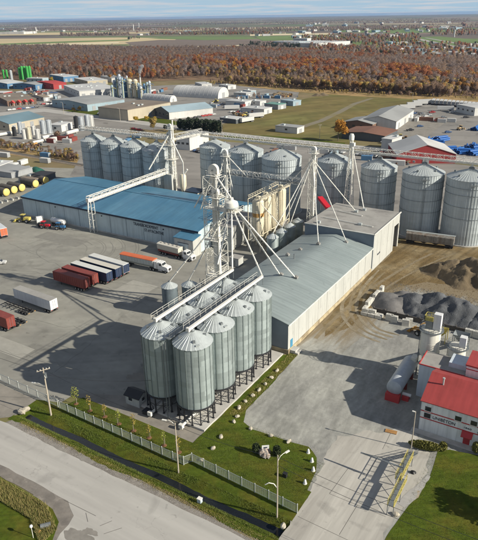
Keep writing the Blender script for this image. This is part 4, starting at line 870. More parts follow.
for i in range(n - 1):
    rf.f += [(i, i + 1, 2 * n + i + 1, 2 * n + i), (n + i, 3 * n + i, 3 * n + i + 1, n + i + 1), (i, n + i, n + i + 1, i + 1)]
rf.f += [(0, 2 * n, 3 * n, n), (n - 1, 2 * n - 1, 4 * n - 1, 3 * n - 1)]
ro = rf.build('roof', 'greyroof', W, smooth=20)
se = MB()
for k in range(46):
    y = y0 - .3 + 1.245 * k
    for (xa, za), (xb, zb) in zip(cz, cz[1:]): se.bar((xa * 1.03, y, za + .14), (xb * 1.03, y, zb + .14), .05, .03)
so_ = se.build('roof_seams', 'greyroof', ro); so_['kind'] = 'stuff'
MB().span(x1 + .3, x1 + .42, y0 - .4, y1, ev - .25, ev).build('gutter', 'white', W)
for k in range(1, 10): MB().span(x1, x1 + .04, y0 + 5.7 * k - .04, y0 + 5.7 * k + .04, 1.1, ev - .2).build('wall_seam', 'seamwhite', W)
for (x, y) in ((-.4, -9), (3.6, -8), (-1.4, 17.2), (4.7, 24.5), (-5, 12), (-6.4, 6.5)):
    z = max(z_ for x_, z_ in cz if abs(x_ - x) < 1.7); v = MB(); v.box((x, y, z + .25), (1.0, 1.0, .5)); v.tube((x, y, z + .4), (x, y, z + .8), .3, n=8); v.build('roof_inlet', 'flatroof', ro)
for x, y in ((-3, 4), (-4.6, -1)):
    v = MB(); v.tube((x, y, 10.2), (x, y, 11.4), .16, n=8); v.tube((x, y, 11.4), (x, y, 11.6), .26, n=8); v.build('vent_pipe', 'galvdark', ro)
MB().span(11.9, 11.97, -27.4, -26.2, .9, 3.2).build('side_door', mat('turquoise_door', (.05, .22, .36), .5, 0, .1, 1), W)
st = MB(); st.span(12.2, 13.6, -28, -25.8, 0, .9); st.span(13.6, 14.3, -28, -25.8, 0, .45); st.build('door_steps', 'concrete', W)
# tall rear part
TB = thing('tall_store', 'taller white store with flat grey roof joined to the far end of the grey-roofed store', 'warehouse', (-66.9, 181.2, 0))
b = MB(); b.add([(-11.6, -14, 0), (11.8, -14, 0), (11.8, 5, 0), (-11.6, 12, 0), (-11.6, -14, 12), (11.8, -14, 12), (11.8, 12, 12), (-11.6, 12, 12)], [(0, 4, 7, 3)]); b.span(11.5, 11.8, -13.9, 6.5, 0, 12); b.span(11.5, 11.8, 6.5, 11.9, 8.8, 12); b.span(-11.6, 11.5, 11.6, 11.9, 0, 12); b.build('wall', 'whitewall', TB)
MB().span(-11.7, 11.85, -14.15, -13.95, 0, 12.1).build('front_parapet', 'gableblue', TB)
MB().span(-11.9, 12.0, -13.95, 12.2, 12.0, 12.25).build('roof', 'flatroof', TB)
MB().span(11.35, 11.8, 11.3, 12.0, 0, 8.8).build('canopy_post', 'white', TB)
b = MB(); b.span(-11.9, 12.05, -14.25, -13.9, 12.25, 12.5); b.span(11.8, 12.1, -14.2, 12.2, 12.25, 12.5); b.build('roof_kerb', 'white', TB)
for a, c_ in (((-9, -6), (9, -7.5)), ((-7, 3), (2, 1.5))): MB().tube((*a, 12.55), (*c_, 12.55), .16, n=8).build('roof_pipe', 'white', TB)
for x, y in ((4.6, -7.2), (-1.5, 5), (.2, 8.3), (-8, -11.5)): MB().box((x, y, 12.6), (1.1, .9, .75)).build('roof_unit', 'galvroof', TB)
b = MB(); b.span(11.8, 11.84, -9.6, -8.2, 4.0, 4.5); b.span(11.8, 11.84, -7.9, -7.0, 4.0, 4.6); b.build('wall_marking', lt, TB)
for y in (-7, 0, 4.5): MB().span(11.8, 11.84, y - .04, y + .04, .2, 11.9).build('wall_seam', 'seamwhite', TB)
rb = thing('red_conveyor_cover', 'bright red tube conveyor leaning up behind the tall store roof', 'conveyor', (-84.6, 196.4, 0))
MB().bar((-3.6, 3.6, 11.2), (3.4, -3.4, 9.6), 1.9, 1.0).build('red_cover', addmat('signalred', (.55, .02, .035), .45, 0, .1, 1), rb)
for p_, z in (((-3, 3), 10.6), ((3, -3), 9.2)): MB().bar((*p_, 0), (*p_, z), .2).build('support_post', 'galvdark', rb)
# ---------------------------------------------------------------- rail wagon
RW = thing('rail_hopper_wagon', 'grey covered hopper rail wagon standing below the right-hand silos', 'rail wagon', (-45.6, 199.2, .0), rad(6))
addmat('wagongrey', (.25, .235, .21), .7, 0, .3, .6, c2=(.16, .12, .09), c2scale=.5, streak=.4)
b = MB(); pr = [(-1.5, 1.5), (-1.5, 3.9), (-.9, 4.4), (.9, 4.4), (1.5, 3.9), (1.5, 1.5)]; n = len(pr)
b.add([(x, y, z) for x in (-8, 8) for y, z in pr], [tuple(range(n - 1, -1, -1)), tuple(range(n, 2 * n))] + [(i, (i + 1) % n, n + (i + 1) % n, n + i) for i in range(n)]); bd = b.build('body', 'wagongrey', RW)
rm_ = MB().box((0, -1.56, 2.7), (.16, .12, 2.4)).mesh('side_rib', M_['wagongrey'])
for i in range(15): o = link(rm_, 'side_rib', bd, (-7.5 + 1.07 * i, 0, 0))
for i in range(4): b = MB(); b.add([(-6 + 4 * i - 1.6, -1.1, 1.5), (-6 + 4 * i + 1.6, -1.1, 1.5), (-6 + 4 * i + 1.6, 1.1, 1.5), (-6 + 4 * i - 1.6, 1.1, 1.5), (-6 + 4 * i - .4, -.4, .7), (-6 + 4 * i + .4, -.4, .7), (-6 + 4 * i + .4, .4, .7), (-6 + 4 * i - .4, .4, .7)], [(0, 1, 5, 4), (1, 2, 6, 5), (2, 3, 7, 6), (3, 0, 4, 7), (4, 5, 6, 7)]); b.build('hopper_chute', 'chassis', RW)
b = MB(); b.span(-8.3, 8.3, -.45, .45, 4.4, 4.55); b.build('roof_walkway', 'galvroof', RW)
for x in (-6.6, 6.6):
    bo = MB().span(x - 1.3, x + 1.3, -1.0, 1.0, .5, 1.0).build('bogie', 'chassis', RW)
    for dx_ in (-.85, .85):
        for y in (-.75, .75): MB().tube((x + dx_, y - .08, .47), (x + dx_, y + .08, .47), .44, n=16).build('wheel', 'chassis', bo)
b = MB(); b.box((8.15, -1.1, 1.0), (.1, .1, .3)); b.build('tail_lamp', addmat('amber', (.8, .3, .03), .4, 0, .05, 1), RW)
RT = thing('rail_track', 'short rail track in the gravel under the hopper wagon', 'rail track', (-45.6, 199.2, 0), rad(6))
for y in (-.75, .75): MB().span(-40, 60, y - .04, y + .04, .016, .03).build('rail', 'rust', RT)
# ---------------------------------------------------------------- vehicles
WH = {}
def wheel_meshes(r, w_):
    k = (round(r, 2), round(w_, 2))
    if k not in WH:
        ty = MB().lathe([(r * .55, -w_ / 2), (r * .93, -w_ / 2), (r, -w_ * .36), (r, w_ * .36), (r * .93, w_ / 2), (r * .55, w_ / 2)], 18, axis='Y').mesh('tyre', M_['tyre'], 30)
        ri = MB().lathe([(0, -w_ * .3), (r * .2, -w_ * .3), (r * .56, -w_ * .42), (r * .56, w_ * .42), (r * .2, w_ * .3), (0, w_ * .3)], 14, axis='Y').mesh('rim', M_['rim'])
        WH[k] = (ty, ri)
    return WH[k]
def wheel(t, x, y, r=.5, w_=.3):
    ty, ri = wheel_meshes(r, w_); h = link(ty, 'wheel', t, (x, y, r)); link(ri, 'rim', h); return h
def axle(t, x, half=1.05, r=.5, w_=.5):
    for s_ in (-1, 1): wheel(t, x, s_ * half, r, w_)
    MB().bar((x, -half, r), (x, half, r), .16).build('axle', 'chassis', t)
def box_trailer(lab, loc, rz, L=15.8, wallm='white', roofm=None, doorm=None, axles=2, cat='trailer', group=None, h0=1.15, h1=4.0, legs=True, corr=False):
    """van trailer lying along local x, rear doors at +x"""
    t = thing('semi_trailer', lab, cat, loc, rz, group); hw = 1.28; x0, x1 = -L / 2, L / 2
    bo = MB().span(x0, x1, -hw, hw, h0, h1).build('body', wallm, t)
    MB().span(x0 + .02, x1 - .02, -hw + .02, hw - .02, h1, h1 + .05).build('roof', roofm or wallm, t)
    for s_ in (-1, 1):
        MB().span(x1, x1 + .05, .03 * s_ if s_ > 0 else -hw + .05, hw - .05 if s_ > 0 else -.03, h0 + .1, h1 - .1).build('rear_door', doorm or wallm, bo)
    b = MB()
    for s_ in (-1, 1): b.bar((x1 + .07, s_ * .35, h0 + .15), (x1 + .07, s_ * .35, h1 - .2), .05)
    b.build('door_rods', 'galvdark', bo)
    if corr:
        rm_ = MB().span(-.06, .06, -hw - .04, hw + .04, h0 + .12, h1 - .12).mesh('side_rib', M_[wallm] if isinstance(wallm, str) else wallm)
        for i in range(int(L / .9)): link(rm_, 'side_rib', bo, (x0 + .5 + .9 * i, 0, 0))
    ch_ = MB(); ch_.span(x0 + .5, x1, -.55, -.4, h0 - .35, h0); ch_.span(x0 + .5, x1, .4, .55, h0 - .35, h0); ch_.span(x1 - .12, x1 - .02, -1.2, 1.2, .5, .62); ch_.span(x1 - .12, x1 - .02, -.9, -.8, .5, h0); ch_.span(x1 - .12, x1 - .02, .8, .9, .5, h0); ch_.build('chassis', 'chassis', t)
    for i in range(axles): axle(t, x1 - 1.3 - 1.25 * i)
    if legs:
        for s_ in (-.8, .8): MB().bar((x0 + 2.8, s_, 0), (x0 + 2.8, s_, h0), .14).build('landing_leg', 'chassis', t)
    for s_ in (-1, 1): MB().box((x1 + .04, s_ * 1.0, h0 - .12), (.06, .3, .14)).build('tail_lamp', 'red', t)
    return t
def tractor(lab, loc, rz, cabm, sleeper=True, group=None):
    """bonneted road tractor, nose at +x"""
    t = thing('road_tractor', lab, 'truck', loc, rz, group)
    MB().span(-4.2, 3.0, -.45, .45, .75, 1.0).build('chassis', 'chassis', t)
    b = MB(); pr = [(-1.0, 1.0), (-1.0, 3.1), (-.6, 3.35), (.7, 3.2), (1.05, 2.3), (2.6, 2.05), (3.0, 1.7), (3.05, .75), (1.2, .75), (1.0, 1.0)]; n = len(pr)
    def ext(b, pr, w0): b.add([(x, s_ * w0, z) for s_ in (-1, 1) for x, z in pr], [tuple(range(n)), tuple(range(2 * n - 1, n - 1, -1))] + [(i, n + i, n + (i + 1) % n, (i + 1) % n) for i in range(n)])
    ext(b, pr, 1.1); cb_ = b.build('cab', cabm, t)
    w_ = MB(); w_.add([(.76, -.95, 3.08), (.76, .95, 3.08), (1.06, .98, 2.38), (1.06, -.98, 2.38)], [(3, 2, 1, 0)]); w_.build('windscreen', 'glass', cb_)
    for s_ in (-1, 1): MB().span(-.3, .6, s_ * 1.1 - .02, s_ * 1.1 + .02, 2.25, 2.95).build('side_window', 'glass', cb_)
    if sleeper: MB().span(-2.3, -1.0, -1.1, 1.1, 1.0, 3.3).build('sleeper', cabm, cb_)
    for s_ in (-1, 1):
        MB().tube((-1.1, s_ * 1.22, 1.0), (-1.1, s_ * 1.22, 3.6), .09, n=8).build('exhaust_stack', 'rim', t); MB().tube((-.6, s_ * .95, .65), (.8, s_ * .95, .65), .33, n=12).build('fuel_tank', 'rim', t)
        MB().box((3.06, s_ * .75, 1.25), (.06, .3, .25)).build('headlight', 'glass', t)
    MB().span(3.0, 3.15, -1.15, 1.15, .5, .85).build('bumper', 'rim', t); MB().span(3.05, 3.09, -.5, .5, .9, 1.65).build('grille', 'chassis', cb_)
    axle(t, 2.1, 1.0, .5, .32); axle(t, -2.5); axle(t, -3.75)
    return t
box_trailer('white box trailer parked alone in the open asphalt yard', (-129.2, 97.4, 0), rad(-2), 15.8, addmat('trailerwhite', (.56, .58, .60), .45, 0, .06, .5, streak=.18), 'flatroof', addmat('doorwhite', (.66, .66, .65), .45, 0, .05, .8, streak=.12))
ox = 'darkred'; navy = addmat('navy_side', (.02, .034, .075), .5, 0, .12, .6); rw = addmat('creamroof', (.54, .51, .44), .5, 0, .06, .4); wr2 = addmat('whiteroof', (.56, .56, .53), .5, 0, .06, .4)
box_trailer('dark red ribbed trailer nearest the road in the parked rank', (-130.2, 112.1, 0), rad(-1), 13.2, ox, ox, ox, 3, group='trailers parked in a rank', corr=True)
box_trailer('dark red ribbed trailer second in the parked rank', (-130.2, 115.7, 0), rad(-1), 13.2, ox, ox, ox, 3, group='trailers parked in a rank', corr=True)
box_trailer('white-roofed navy trailer beside the red trailers', (-129.0, 119.4, 0), rad(-2), 15.8, navy, wr2, navy, 2, group='trailers parked in a rank')
box_trailer('cream-roofed navy trailer in the middle of the pale ones', (-128.7, 123.1, 0), rad(-2), 15.8, navy, rw, navy, 2, group='trailers parked in a rank')
box_trailer('cream-roofed trailer farthest from the road in the parked rank', (-128.7, 126.8, 0), rad(-3), 15.8, 'trailerwhite', wr2, navy, 2, group='trailers parked in a rank')
box_trailer('oxide red container trailer cut off by the left edge of the photo', (-129.6, 84.4, 0), rad(-2), 13, ox, ox, ox, 2)
def flat_chassis(lab, loc, rz, L=12):
    t = thing('trailer_chassis', lab, 'trailer', loc, rz, 'empty black trailer chassis')
    b = MB(); b.span(-L / 2, L / 2, -.5, -.35, .85, 1.15); b.span(-L / 2, L / 2, .35, .5, .85, 1.15); b.build('main_beams', 'chassis', t)
    for i in range(7): MB().span(-L / 2 + .2 + i * (L - .6) / 6, -L / 2 + .4 + i * (L - .6) / 6, -1.2, 1.2, .95, 1.1).build('crossmember', 'chassis', t)
    for i in range(3): axle(t, L / 2 - 1.3 - 1.25 * i)
    for s_ in (-.7, .7): MB().bar((-L / 2 + 2.4, s_, 0), (-L / 2 + 2.4, s_, .9), .12).build('landing_leg', 'chassis', t)
    for s_ in (-1, 1): MB().box((L / 2, s_ * 1.0, .8), (.08, .35, .2)).build('tail_lamp', 'rust', t)
flat_chassis('empty black container chassis in front of the white box trailer', (-131.5, 93.2, 0), rad(-2), 11.5)
flat_chassis('empty black chassis beside the red container trailer at the left edge', (-128.0, 87.6, 0), rad(-2), 11)
def hopper_trailer(lab, loc, rz, L, bm, tarp):
    t = thing('grain_trailer', lab, 'trailer', loc, rz); b = MB(); hw = 1.28; pr = [(-.5, .9), (-hw, 1.9), (-hw, 3.5), (hw, 3.5), (hw, 1.9), (.5, .9)]; n = len(pr)
    b.add([(x, y, z) for x in (-L / 2, L / 2) for y, z in pr], [tuple(range(n - 1, -1, -1)), tuple(range(n, 2 * n))] + [(i, (i + 1) % n, n + (i + 1) % n, n + i) for i in range(n)]); bo = b.build('body', bm, t)
    rm_ = MB().span(-.05, .05, -hw - .05, hw + .05, 1.9, 3.5).mesh('side_rib', M_[bm])
    for i in range(12): link(rm_, 'side_rib', bo, (-L / 2 + .3 + i * (L - .6) / 11, 0, 0))
    c_ = MB(); q = [(-hw - .06, 3.45), (-hw, 3.62), (-.5, 3.85), (.5, 3.85), (hw, 3.62), (hw + .06, 3.45)]; n = len(q)
    c_.add([(x, y, z) for x in (-L / 2 - .1, L / 2 + .1) for y, z in q], [tuple(range(n - 1, -1, -1)), tuple(range(n, 2 * n))] + [(i, (i + 1) % n, n + (i + 1) % n, n + i) for i in range(n)]); c_.build('tarpaulin', tarp, t)
    for i in range(3): axle(t, -L / 2 + 1.2 + 1.25 * i)
    MB().span(-L / 2 + .2, L / 2 - .2, -.4, .4, .8, 1.0).build('chassis', 'chassis', t); return t
hopper_trailer('long grey grain trailer with orange tarpaulin in front of the blue-roofed store', (-122.6, 134.3, 0), rad(3), 13.2, 'galvroof', addmat('orangetarp', (.52, .13, .055), .7, 0, .1, .6))
tractor('white tractor hitched to the orange-topped grain trailer', (-113.4, 134.8, 0), rad(3), 'doorwhite')
tk = hopper_trailer('cream bulk feed trailer with dark red base below the lettered wall', (-119.8, 147.4, 0), rad(-4), 9.6, 'creamroof', 'creamroof')
MB().span(-4.6, 4.6, -1.2, 1.2, .95, 1.45).build('red_skirt', 'darkred', tk)
for i in range(5): MB().tube((-3.6 + 1.8 * i, 0, 3.8), (-3.6 + 1.8 * i, 0, 4.05), .4, n=10).build('roof_hatch', 'flatroof', tk)
tractor('white tractor hitched to the cream bulk feed trailer', (-112.2, 146.7, 0), rad(-4), 'doorwhite', False)
# vehicles against the blue store
def loader(lab, loc, rz, m='yellow'):
    t = thing('wheel_loader', lab, 'loader', loc, rz)
    MB().span(-2.6, -.2, -.9, .9, 1.0, 2.1).build('engine_hood', m, t); c_ = MB().span(-.4, 1.0, -.75, .75, 1.2, 3.1).build('cab', 'glass', t); MB().span(-.55, 1.15, -.9, .9, 3.1, 3.25).build('cab_roof', m, c_); MB().span(-.2, 1.6, -.6, .6, .8, 1.3).build('frame', m, t)
    for s_ in (-.55, .55): MB().bar((.9, s_, 1.7), (3.6, s_, 1.0), .22, .35).build('lift_arm', m, t)
    b = MB(); b.add([(3.5, -1.3, .2), (3.5, 1.3, .2), (3.4, 1.3, 1.3), (3.4, -1.3, 1.3), (4.6, -1.3, .15), (4.6, 1.3, .15)], [(0, 1, 2, 3), (0, 4, 5, 1), (0, 3, 4), (1, 5, 2)]); b.build('bucket', m, t)
    for x in (-1.6, 1.4):
        for s_ in (-1, 1): wheel(t, x, s_ * 1.05, .75, .55)
    return t
loader('yellow wheel loader at the left corner of the blue-roofed store', (-193.5, 147.0, 0), rad(200))
def small_tractor(lab, loc, rz, m, tank=None):
    t = thing('farm_tractor', lab, 'tractor', loc, rz)
    MB().span(.2, 2.3, -.45, .45, .9, 1.7).build('bonnet', m, t); c_ = MB().span(-1.1, .3, -.75, .75, 1.0, 2.7).build('cab', 'glass', t); MB().span(-1.2, .4, -.85, .85, 2.7, 2.85).build('cab_roof', m, c_)
    for s_ in (-1, 1):
        MB().span(-1.4, .0, s_ * .95 - .25, s_ * .95 + .25, 1.55, 1.65).build('mudguard', m, t); wheel(t, -.7, s_ * .95, .8, .5); wheel(t, 1.7, s_ * .8, .5, .35)
    MB().tube((1.2, .25, 1.7), (1.2, .25, 2.6), .06, n=8).build('exhaust_stack', 'chassis', t); return t
small_tractor('red farm tractor parked beside the white tank at the blue store', (-180.2, 145.8, 0), rad(15), 'signalred')
small_tractor('blue farm tractor parked right of the red one at the blue store', (-173.8, 147.6, 0), rad(20), addmat('tractorblue', (.05, .17, .36), .45, 0, .1, 1))
tn = thing('tank_trailer', 'white cylindrical tank trailer against the blue store wall', 'trailer', (-177.6, 150.4, 0), rad(-3))
MB().lathe([(0, -3.9), (.7, -3.8), (1.05, -3.3), (1.05, 3.3), (.7, 3.8), (0, 3.9)], 22, (0, 0, 2.0), 'X').build('tank', 'doorwhite', tn, smooth=40); MB().span(-3.5, 3.5, -.5, .5, .75, 1.0).build('chassis', 'chassis', tn); axle(tn, -2.4, 1.0, .5, .4); axle(tn, -1.2, 1.0, .5, .4); MB().bar((3.5, 0, .8), (4.6, 0, .5), .15).build('drawbar', 'chassis', tn); MB().bar((3, 0, 0), (3, 0, .8), .12).build('jack', 'chassis', tn)
tractor('white truck cab next to the yellow loader', (-185.8, 148.2, 0), rad(150), 'doorwhite', False)
box_trailer('short orange-marked white trailer at the left edge of the yard', (-187.5, 131.4, 0), rad(-20), 7, 'trailerwhite', 'trailerwhite', 'orangetarp', 1)
def car(lab, loc, rz, m, grp=None, pickup=False, name='parked_car', detail=True):
    t = thing(name, lab, 'car' if not pickup else 'pickup', loc, rz, grp); hw = .9
    pr = [(-2.2, .35), (-2.25, .9), (-1.9, 1.0), (-1.3, 1.42), (.3, 1.42), (1.0, .98), (2.1, .85), (2.25, .45), (2.1, .3)] if not pickup else [(-2.7, .5), (-2.7, 1.1), (-.6, 1.1), (-.55, 1.8), (.8, 1.8), (1.3, 1.15), (2.5, 1.05), (2.6, .5), (2.4, .4)]
    n = len(pr); b = MB(); b.add([(x, s_ * hw * (.86 if z > 1.2 else 1), z) for s_ in (-1, 1) for x, z in pr], [tuple(range(n)), tuple(range(2 * n - 1, n - 1, -1))] + [(i, n + i, n + (i + 1) % n, (i + 1) % n) for i in range(n)]); bo = b.build('body', m, t)
    if detail:
        if not pickup:
            g_ = MB(); g_.add([(.36, -.72, 1.41), (.36, .72, 1.41), (1.02, .8, 1.0), (1.02, -.8, 1.0)], [(3, 2, 1, 0)]); o = g_.build('windscreen', 'glass', bo); o.location = (.02, 0, .015)
            g_ = MB(); g_.span(-1.3, .3, -.87, .87, 1.03, 1.36); g_.build('side_windows', 'glass', bo)
        else:
            g_ = MB(); g_.span(-.4, .75, -.92, .92, 1.2, 1.7); g_.build('side_windows', 'glass', bo); MB().span(-2.6, -.7, -.75, .75, 1.08, 1.12).build('bed', 'chassis', bo)
        for x in ((-1.4, 1.4) if not pickup else (-1.7, 1.7)):
            for s_ in (-1, 1): wheel(t, x, s_ * .82, .34, .22)
    return t
addmat('carwhite', (.52, .52, .51), .3, 0, .04, 1); addmat('carblack', (.03, .03, .035), .3, 0, .1, 1); addmat('cargrey', (.25, .26, .27), .3, .3, .08, 1); addmat('carblue', (.05, .1, .22), .3, 0, .08, 1); addmat('carred', (.35, .03, .03), .3, 0, .08, 1)
car('white car at the left edge of the asphalt yard', (-165.0, 112.8, 0), rad(40), 'carwhite')
# ---------------------------------------------------------------- foreground: shed, fence, poles, planting
sh = thing('scale_shed', 'tiny white shed with black pitched roof at the foot of the bins', 'shed', (-74.0, 76.6, 0), rad(2))
gable_y = MB(); gable_y.add([(-1.8, -1.4, 0), (1.8, -1.4, 0), (1.8, 1.4, 0), (-1.8, 1.4, 0), (-1.8, -1.4, 2.3), (1.8, -1.4, 2.3), (1.8, 1.4, 2.3), (-1.8, 1.4, 2.3), (-1.8, 0, 3.1), (1.8, 0, 3.1)], [(0, 1, 5, 4), (2, 3, 7, 6), (1, 2, 6, 9, 5), (3, 0, 4, 8, 7)]); gable_y.build('wall', 'whitewall', sh)
for s_ in (-1, 1):
    b = MB(); b.add([(-2.05, s_ * 1.7, 2.16), (2.05, s_ * 1.7, 2.16), (2.05, 0, 3.14), (-2.05, 0, 3.14), (-2.05, s_ * 1.7, 2.3), (2.05, s_ * 1.7, 2.3), (2.05, 0, 3.28), (-2.05, 0, 3.28)], [(0, 1, 2, 3), (4, 7, 6, 5), (0, 4, 5, 1), (1, 5, 6, 2), (2, 6, 7, 3), (3, 7, 4, 0)]); b.build('roof_slope', 'black', sh)
for c_, d in (((-.5, -1.42, 1.5), (.9, .06, .7)), ((1.82, 0, 1.5), (.06, .8, .7))): w_ = MB().box(c_, d).build('window', 'glass', sh); MB().box((c_[0], c_[1], c_[2] - .42), (d[0] + .12, d[1] + .08, .08)).build('sill', 'white', w_)
tb = thing('blue_tarpaulin_pile', 'blue tarpaulin sheet over a low pile between shed and bins', 'tarpaulin', (-72.4, 80.2, 0))
b = MB(); r_ = random.Random(5); nn = 7
for i in range(nn):
    for j in range(nn): u, v = i / (nn - 1) * 2 - 1, j / (nn - 1) * 2 - 1; b.v.append((u * 1.1, v * 1.6, max(0.01, (1 - max(abs(u), abs(v)) ** 2.5) * (1.3 + r_.uniform(-.2, .2)))))
b.f = [(i * nn + j, (i + 1) * nn + j, (i + 1) * nn + j + 1, i * nn + j + 1) for i in range(nn - 1) for j in range(nn - 1)]; b.build('sheet', addmat('bluetarp', (.03, .13, .36), .5, 0, .15, 1), tb, smooth=True)
bc = thing('black_crate', 'low black crate on the path beside the white auger', 'crate', (-69.4, 74.7, 0)); b = MB(); b.span(-.9, .9, -.7, .7, 0, .7); b.span(-1, 1, -.8, .8, .7, .85); b.build('body', 'black', bc)
for k, (x, y, sx, sy, m) in enumerate([(-80.5, 84, 2.2, 1.4, 'strip'), (-77.5, 86.5, 1.6, .9, 'strip')]): blot('sand_patch', (x, y), sx, sy, .013 + .003 * k, m, 70 + k)
# fence: posts and barred panels, each an object under its run
pan = {}
def fence(lab, P0, P1, n, h=1.9, m='fencepale', gap=.15, bw=.042):
    P0, P1 = Vector((*P0, 0)), Vector((*P1, 0)); d = P1 - P0; L = d.length / n; a = math.atan2(d.y, d.x)
    t = thing('fence', lab, 'fence', tuple(P0) , a); t.location.z = .04
    k = (round(L, 2), m)
    if k not in pan:
        b = MB(); b.span(.06, L - .06, -.03, .03, .12, .2); b.span(.06, L - .06, -.03, .03, h - .12, h - .04); q = int((L - .2) / gap)
        for i in range(q): x = .12 + (L - .24) * (i + .5) / q; b.span(x - bw / 2, x + bw / 2, -.012, .012, .1, h - .05)
        po = MB(); po.span(-.06, .06, -.06, .06, 0, h + .1); po.lathe([(.09, h + .1), (.05, h + .2), (0, h + .22)], 8)
        pan[k] = (b.mesh('panel', M_[m]), po.mesh('post', M_['fencepost']))
    for i in range(n): link(pan[k][0], 'panel', t, (i * L, 0, 0)); link(pan[k][1], 'post', t, (i * L, 0, 0))
    link(pan[k][1], 'post', t, (n * L, 0, 0)); return t
addmat('fencepost', (.45, .47, .44), .5, 0, .1, 1); addmat('fencepale', (.33, .365, .335), .5, .1, .10, 1); addmat('fencewire', (.33, .36, .37), .5, .2, .1, 1)
fence('pale barred metal fence along the ditch left of the lamp pole', (-86.6, 66.7), (-54.0, 66.2), 13)
fence('pale barred metal fence along the ditch right of the lamp pole', (-53.2, 67.7), (-31.2, 66.5), 8)
fence('short return of pale fence joining the two fence lines', (-54.0, 66.2), (-53.2, 67.7), 1)
fence('thin wire fence at the yard entrance left of the wooden pole', (-122, 67.6), (-87.2, 66.8), 11, 1.9, 'fencewire', .3, .03)
def pole(lab, loc, h, m='wood', arms=(), lamp=None, r0=.17, tr=False):
    t = thing('utility_pole', lab, 'pole', (loc[0], loc[1], 0)); MB().tube((0, 0, -.8), (0, 0, h), r0, r0 * .65, 10).build('shaft', m, t)
    for z, w_, an in arms:
        c_, s_ = math.cos(rad(an)), math.sin(rad(an)); ar = MB().bar((-w_ * c_, -w_ * s_, z), (w_ * c_, w_ * s_, z), .12, .14).build('crossarm', m, t)
        for u in (-.9, -.45, .45, .9): MB().lathe([(.05, 0), (.08, .08), (.05, .16), (.07, .22), (0, .3)], 8, (w_ * u * c_, w_ * u * s_, z + .06)).build('insulator', 'white', ar)
    if tr: MB().tube((.35, 0, h - 2.2), (.35, 0, h - 1.1), .28, n=12).build('transformer', 'galvdark', t)
    if lamp:
        z, an, L = lamp; e = Vector((math.cos(rad(an)), math.sin(rad(an)), 0)); b = MB(); pts = [Vector((0, 0, z)), e * L * .3 + Vector((0, 0, z + .7)), e * L * .7 + Vector((0, 0, z + .9)), e * L + Vector((0, 0, z + .8))]
        for p_, q_ in zip(pts, pts[1:]): b.tube(p_, q_, .05, n=6)
        la = b.build('lamp_arm', 'white', t); MB().box(pts[-1] + e * .3, (.8, .3, .16), rad(an)).build('lamp_head', 'white', la)
    return t
pole('wooden power pole with two crossarms and a lamp arm by the yard entrance', (-86.5, 64.25), 11.4, 'wood', ((10.9, 1.3, 60), (9.6, 1.1, 150)), (6.6, 195, 2.6), .2, True)
pole('pale lamp pole in front of the nearest hopper bins', (-53.75, 64.3), 10.8, 'wood', (), (10.2, 195, 1.7), .14)
pole('pale pole with curved lamp arms at the lawn corner by the drive', (-33.7, 64.25), 12.6, 'wood', (), (11.4, 70, 1.7), .14)
P3 = bpy.data.objects[[o.name for o in bpy.data.objects if o.get('label', '').startswith('pale pole with curved')][0]]
b = MB(); pts = [Vector((0, 0, 6.0)), Vector((-.5, -.3, 6.9)), Vector((-1.2, -.7, 7.1)), Vector((-1.7, -1.0, 6.7))]
for p_, q_ in zip(pts, pts[1:]): b.tube(p_, q_, .08, n=6)
b.build('lower_lamp_arm', 'white', P3)
# overhead wires
def wire(lab, a, b_, sag, r=.03):
    a, b_ = Vector(a), Vector(b_); n = 14; m = MB(); pts = [a.lerp(b_, i / n) - Vector((0, 0, sag * (1 - (2 * i / n - 1) ** 2))) - a for i in range(n + 1)]
    for p_, q_ in zip(pts, pts[1:]): m.tube(p_, q_, r, n=5, cap=False)
    tag(m.build('overhead_wire', 'black', loc=a), lab, 'wire', 'overhead power wires')
wire('power wire from the wooden pole towards the left edge, upper', (-87.1, 65.2, 11.2), (-150, 66, 11), 1.2); wire('power wire from the wooden pole towards the left edge, lower', (-86.0, 63.3, 11.2), (-150, 64, 11), 1.4)
wire('service wire from the wooden pole to the nearest bins', (-86.5, 64.3, 9.8), (-68.4, 75.6, 8), .8)
wire('long wire from the wooden pole to the pale lamp pole', (-86.3, 64.4, 10.9), (-53.75, 64.3, 10.4), .9); wire('long wire from the pale lamp pole to the drive-corner pole', (-53.75, 64.3, 10.4), (-33.7, 64.25, 12.2), .7)
wire('wire crossing the concrete drive from the corner pole, upper', (-33.7, 64.25, 12.2), (6, 64.5, 12), .8); wire('wire crossing the concrete drive from the corner pole, lower', (-33.7, 64.25, 10.6), (6, 64.3, 10.4), .9)
# saplings
def leafcloud(n, rx, ry, rz, size, seed, c=(0, 0, 0), hollow=.3):
    r = random.Random(seed); b = MB()
    for _ in range(n):
        while True:
            p_ = Vector((r.uniform(-1, 1), r.uniform(-1, 1), r.uniform(-1, 1)))
            if hollow < p_.length < 1: break
        q = Vector((p_.x * rx, p_.y * ry, p_.z * rz)) + Vector(c); u = Vector((r.gauss(0, 1), r.gauss(0, 1), r.gauss(0, .7))).normalized(); v = u.orthogonal().normalized(); v.rotate(Matrix.Rotation(r.uniform(0, 6.28), 3, u)); k = u.cross(v); s_ = size * r.uniform(.6, 1.4)
        b.add([q - v * s_ - k * s_ * .6, q + v * s_ - k * s_ * .6, q + v * s_ * .8 + k * s_ * .7, q - v * s_ * .7 + k * s_ * .7], [(0, 1, 2, 3)])
    return b
addmat('leafsap', (.30, .225, .045), .8, 0, .35, 1.5); addmat('leafgold', (.40, .27, .03), .8, 0, .3, 1.5); addmat('leaflime', (.22, .24, .035), .8, 0, .3, 1.5); addmat('mulch', (.15, .075, .035), .95, 0, .3, 2); addmat('leafdark', (.035, .05, .016), .85, 0, .4, 1.5); addmat('leaforange', (.42, .20, .025), .8, 0, .3, 1.2)
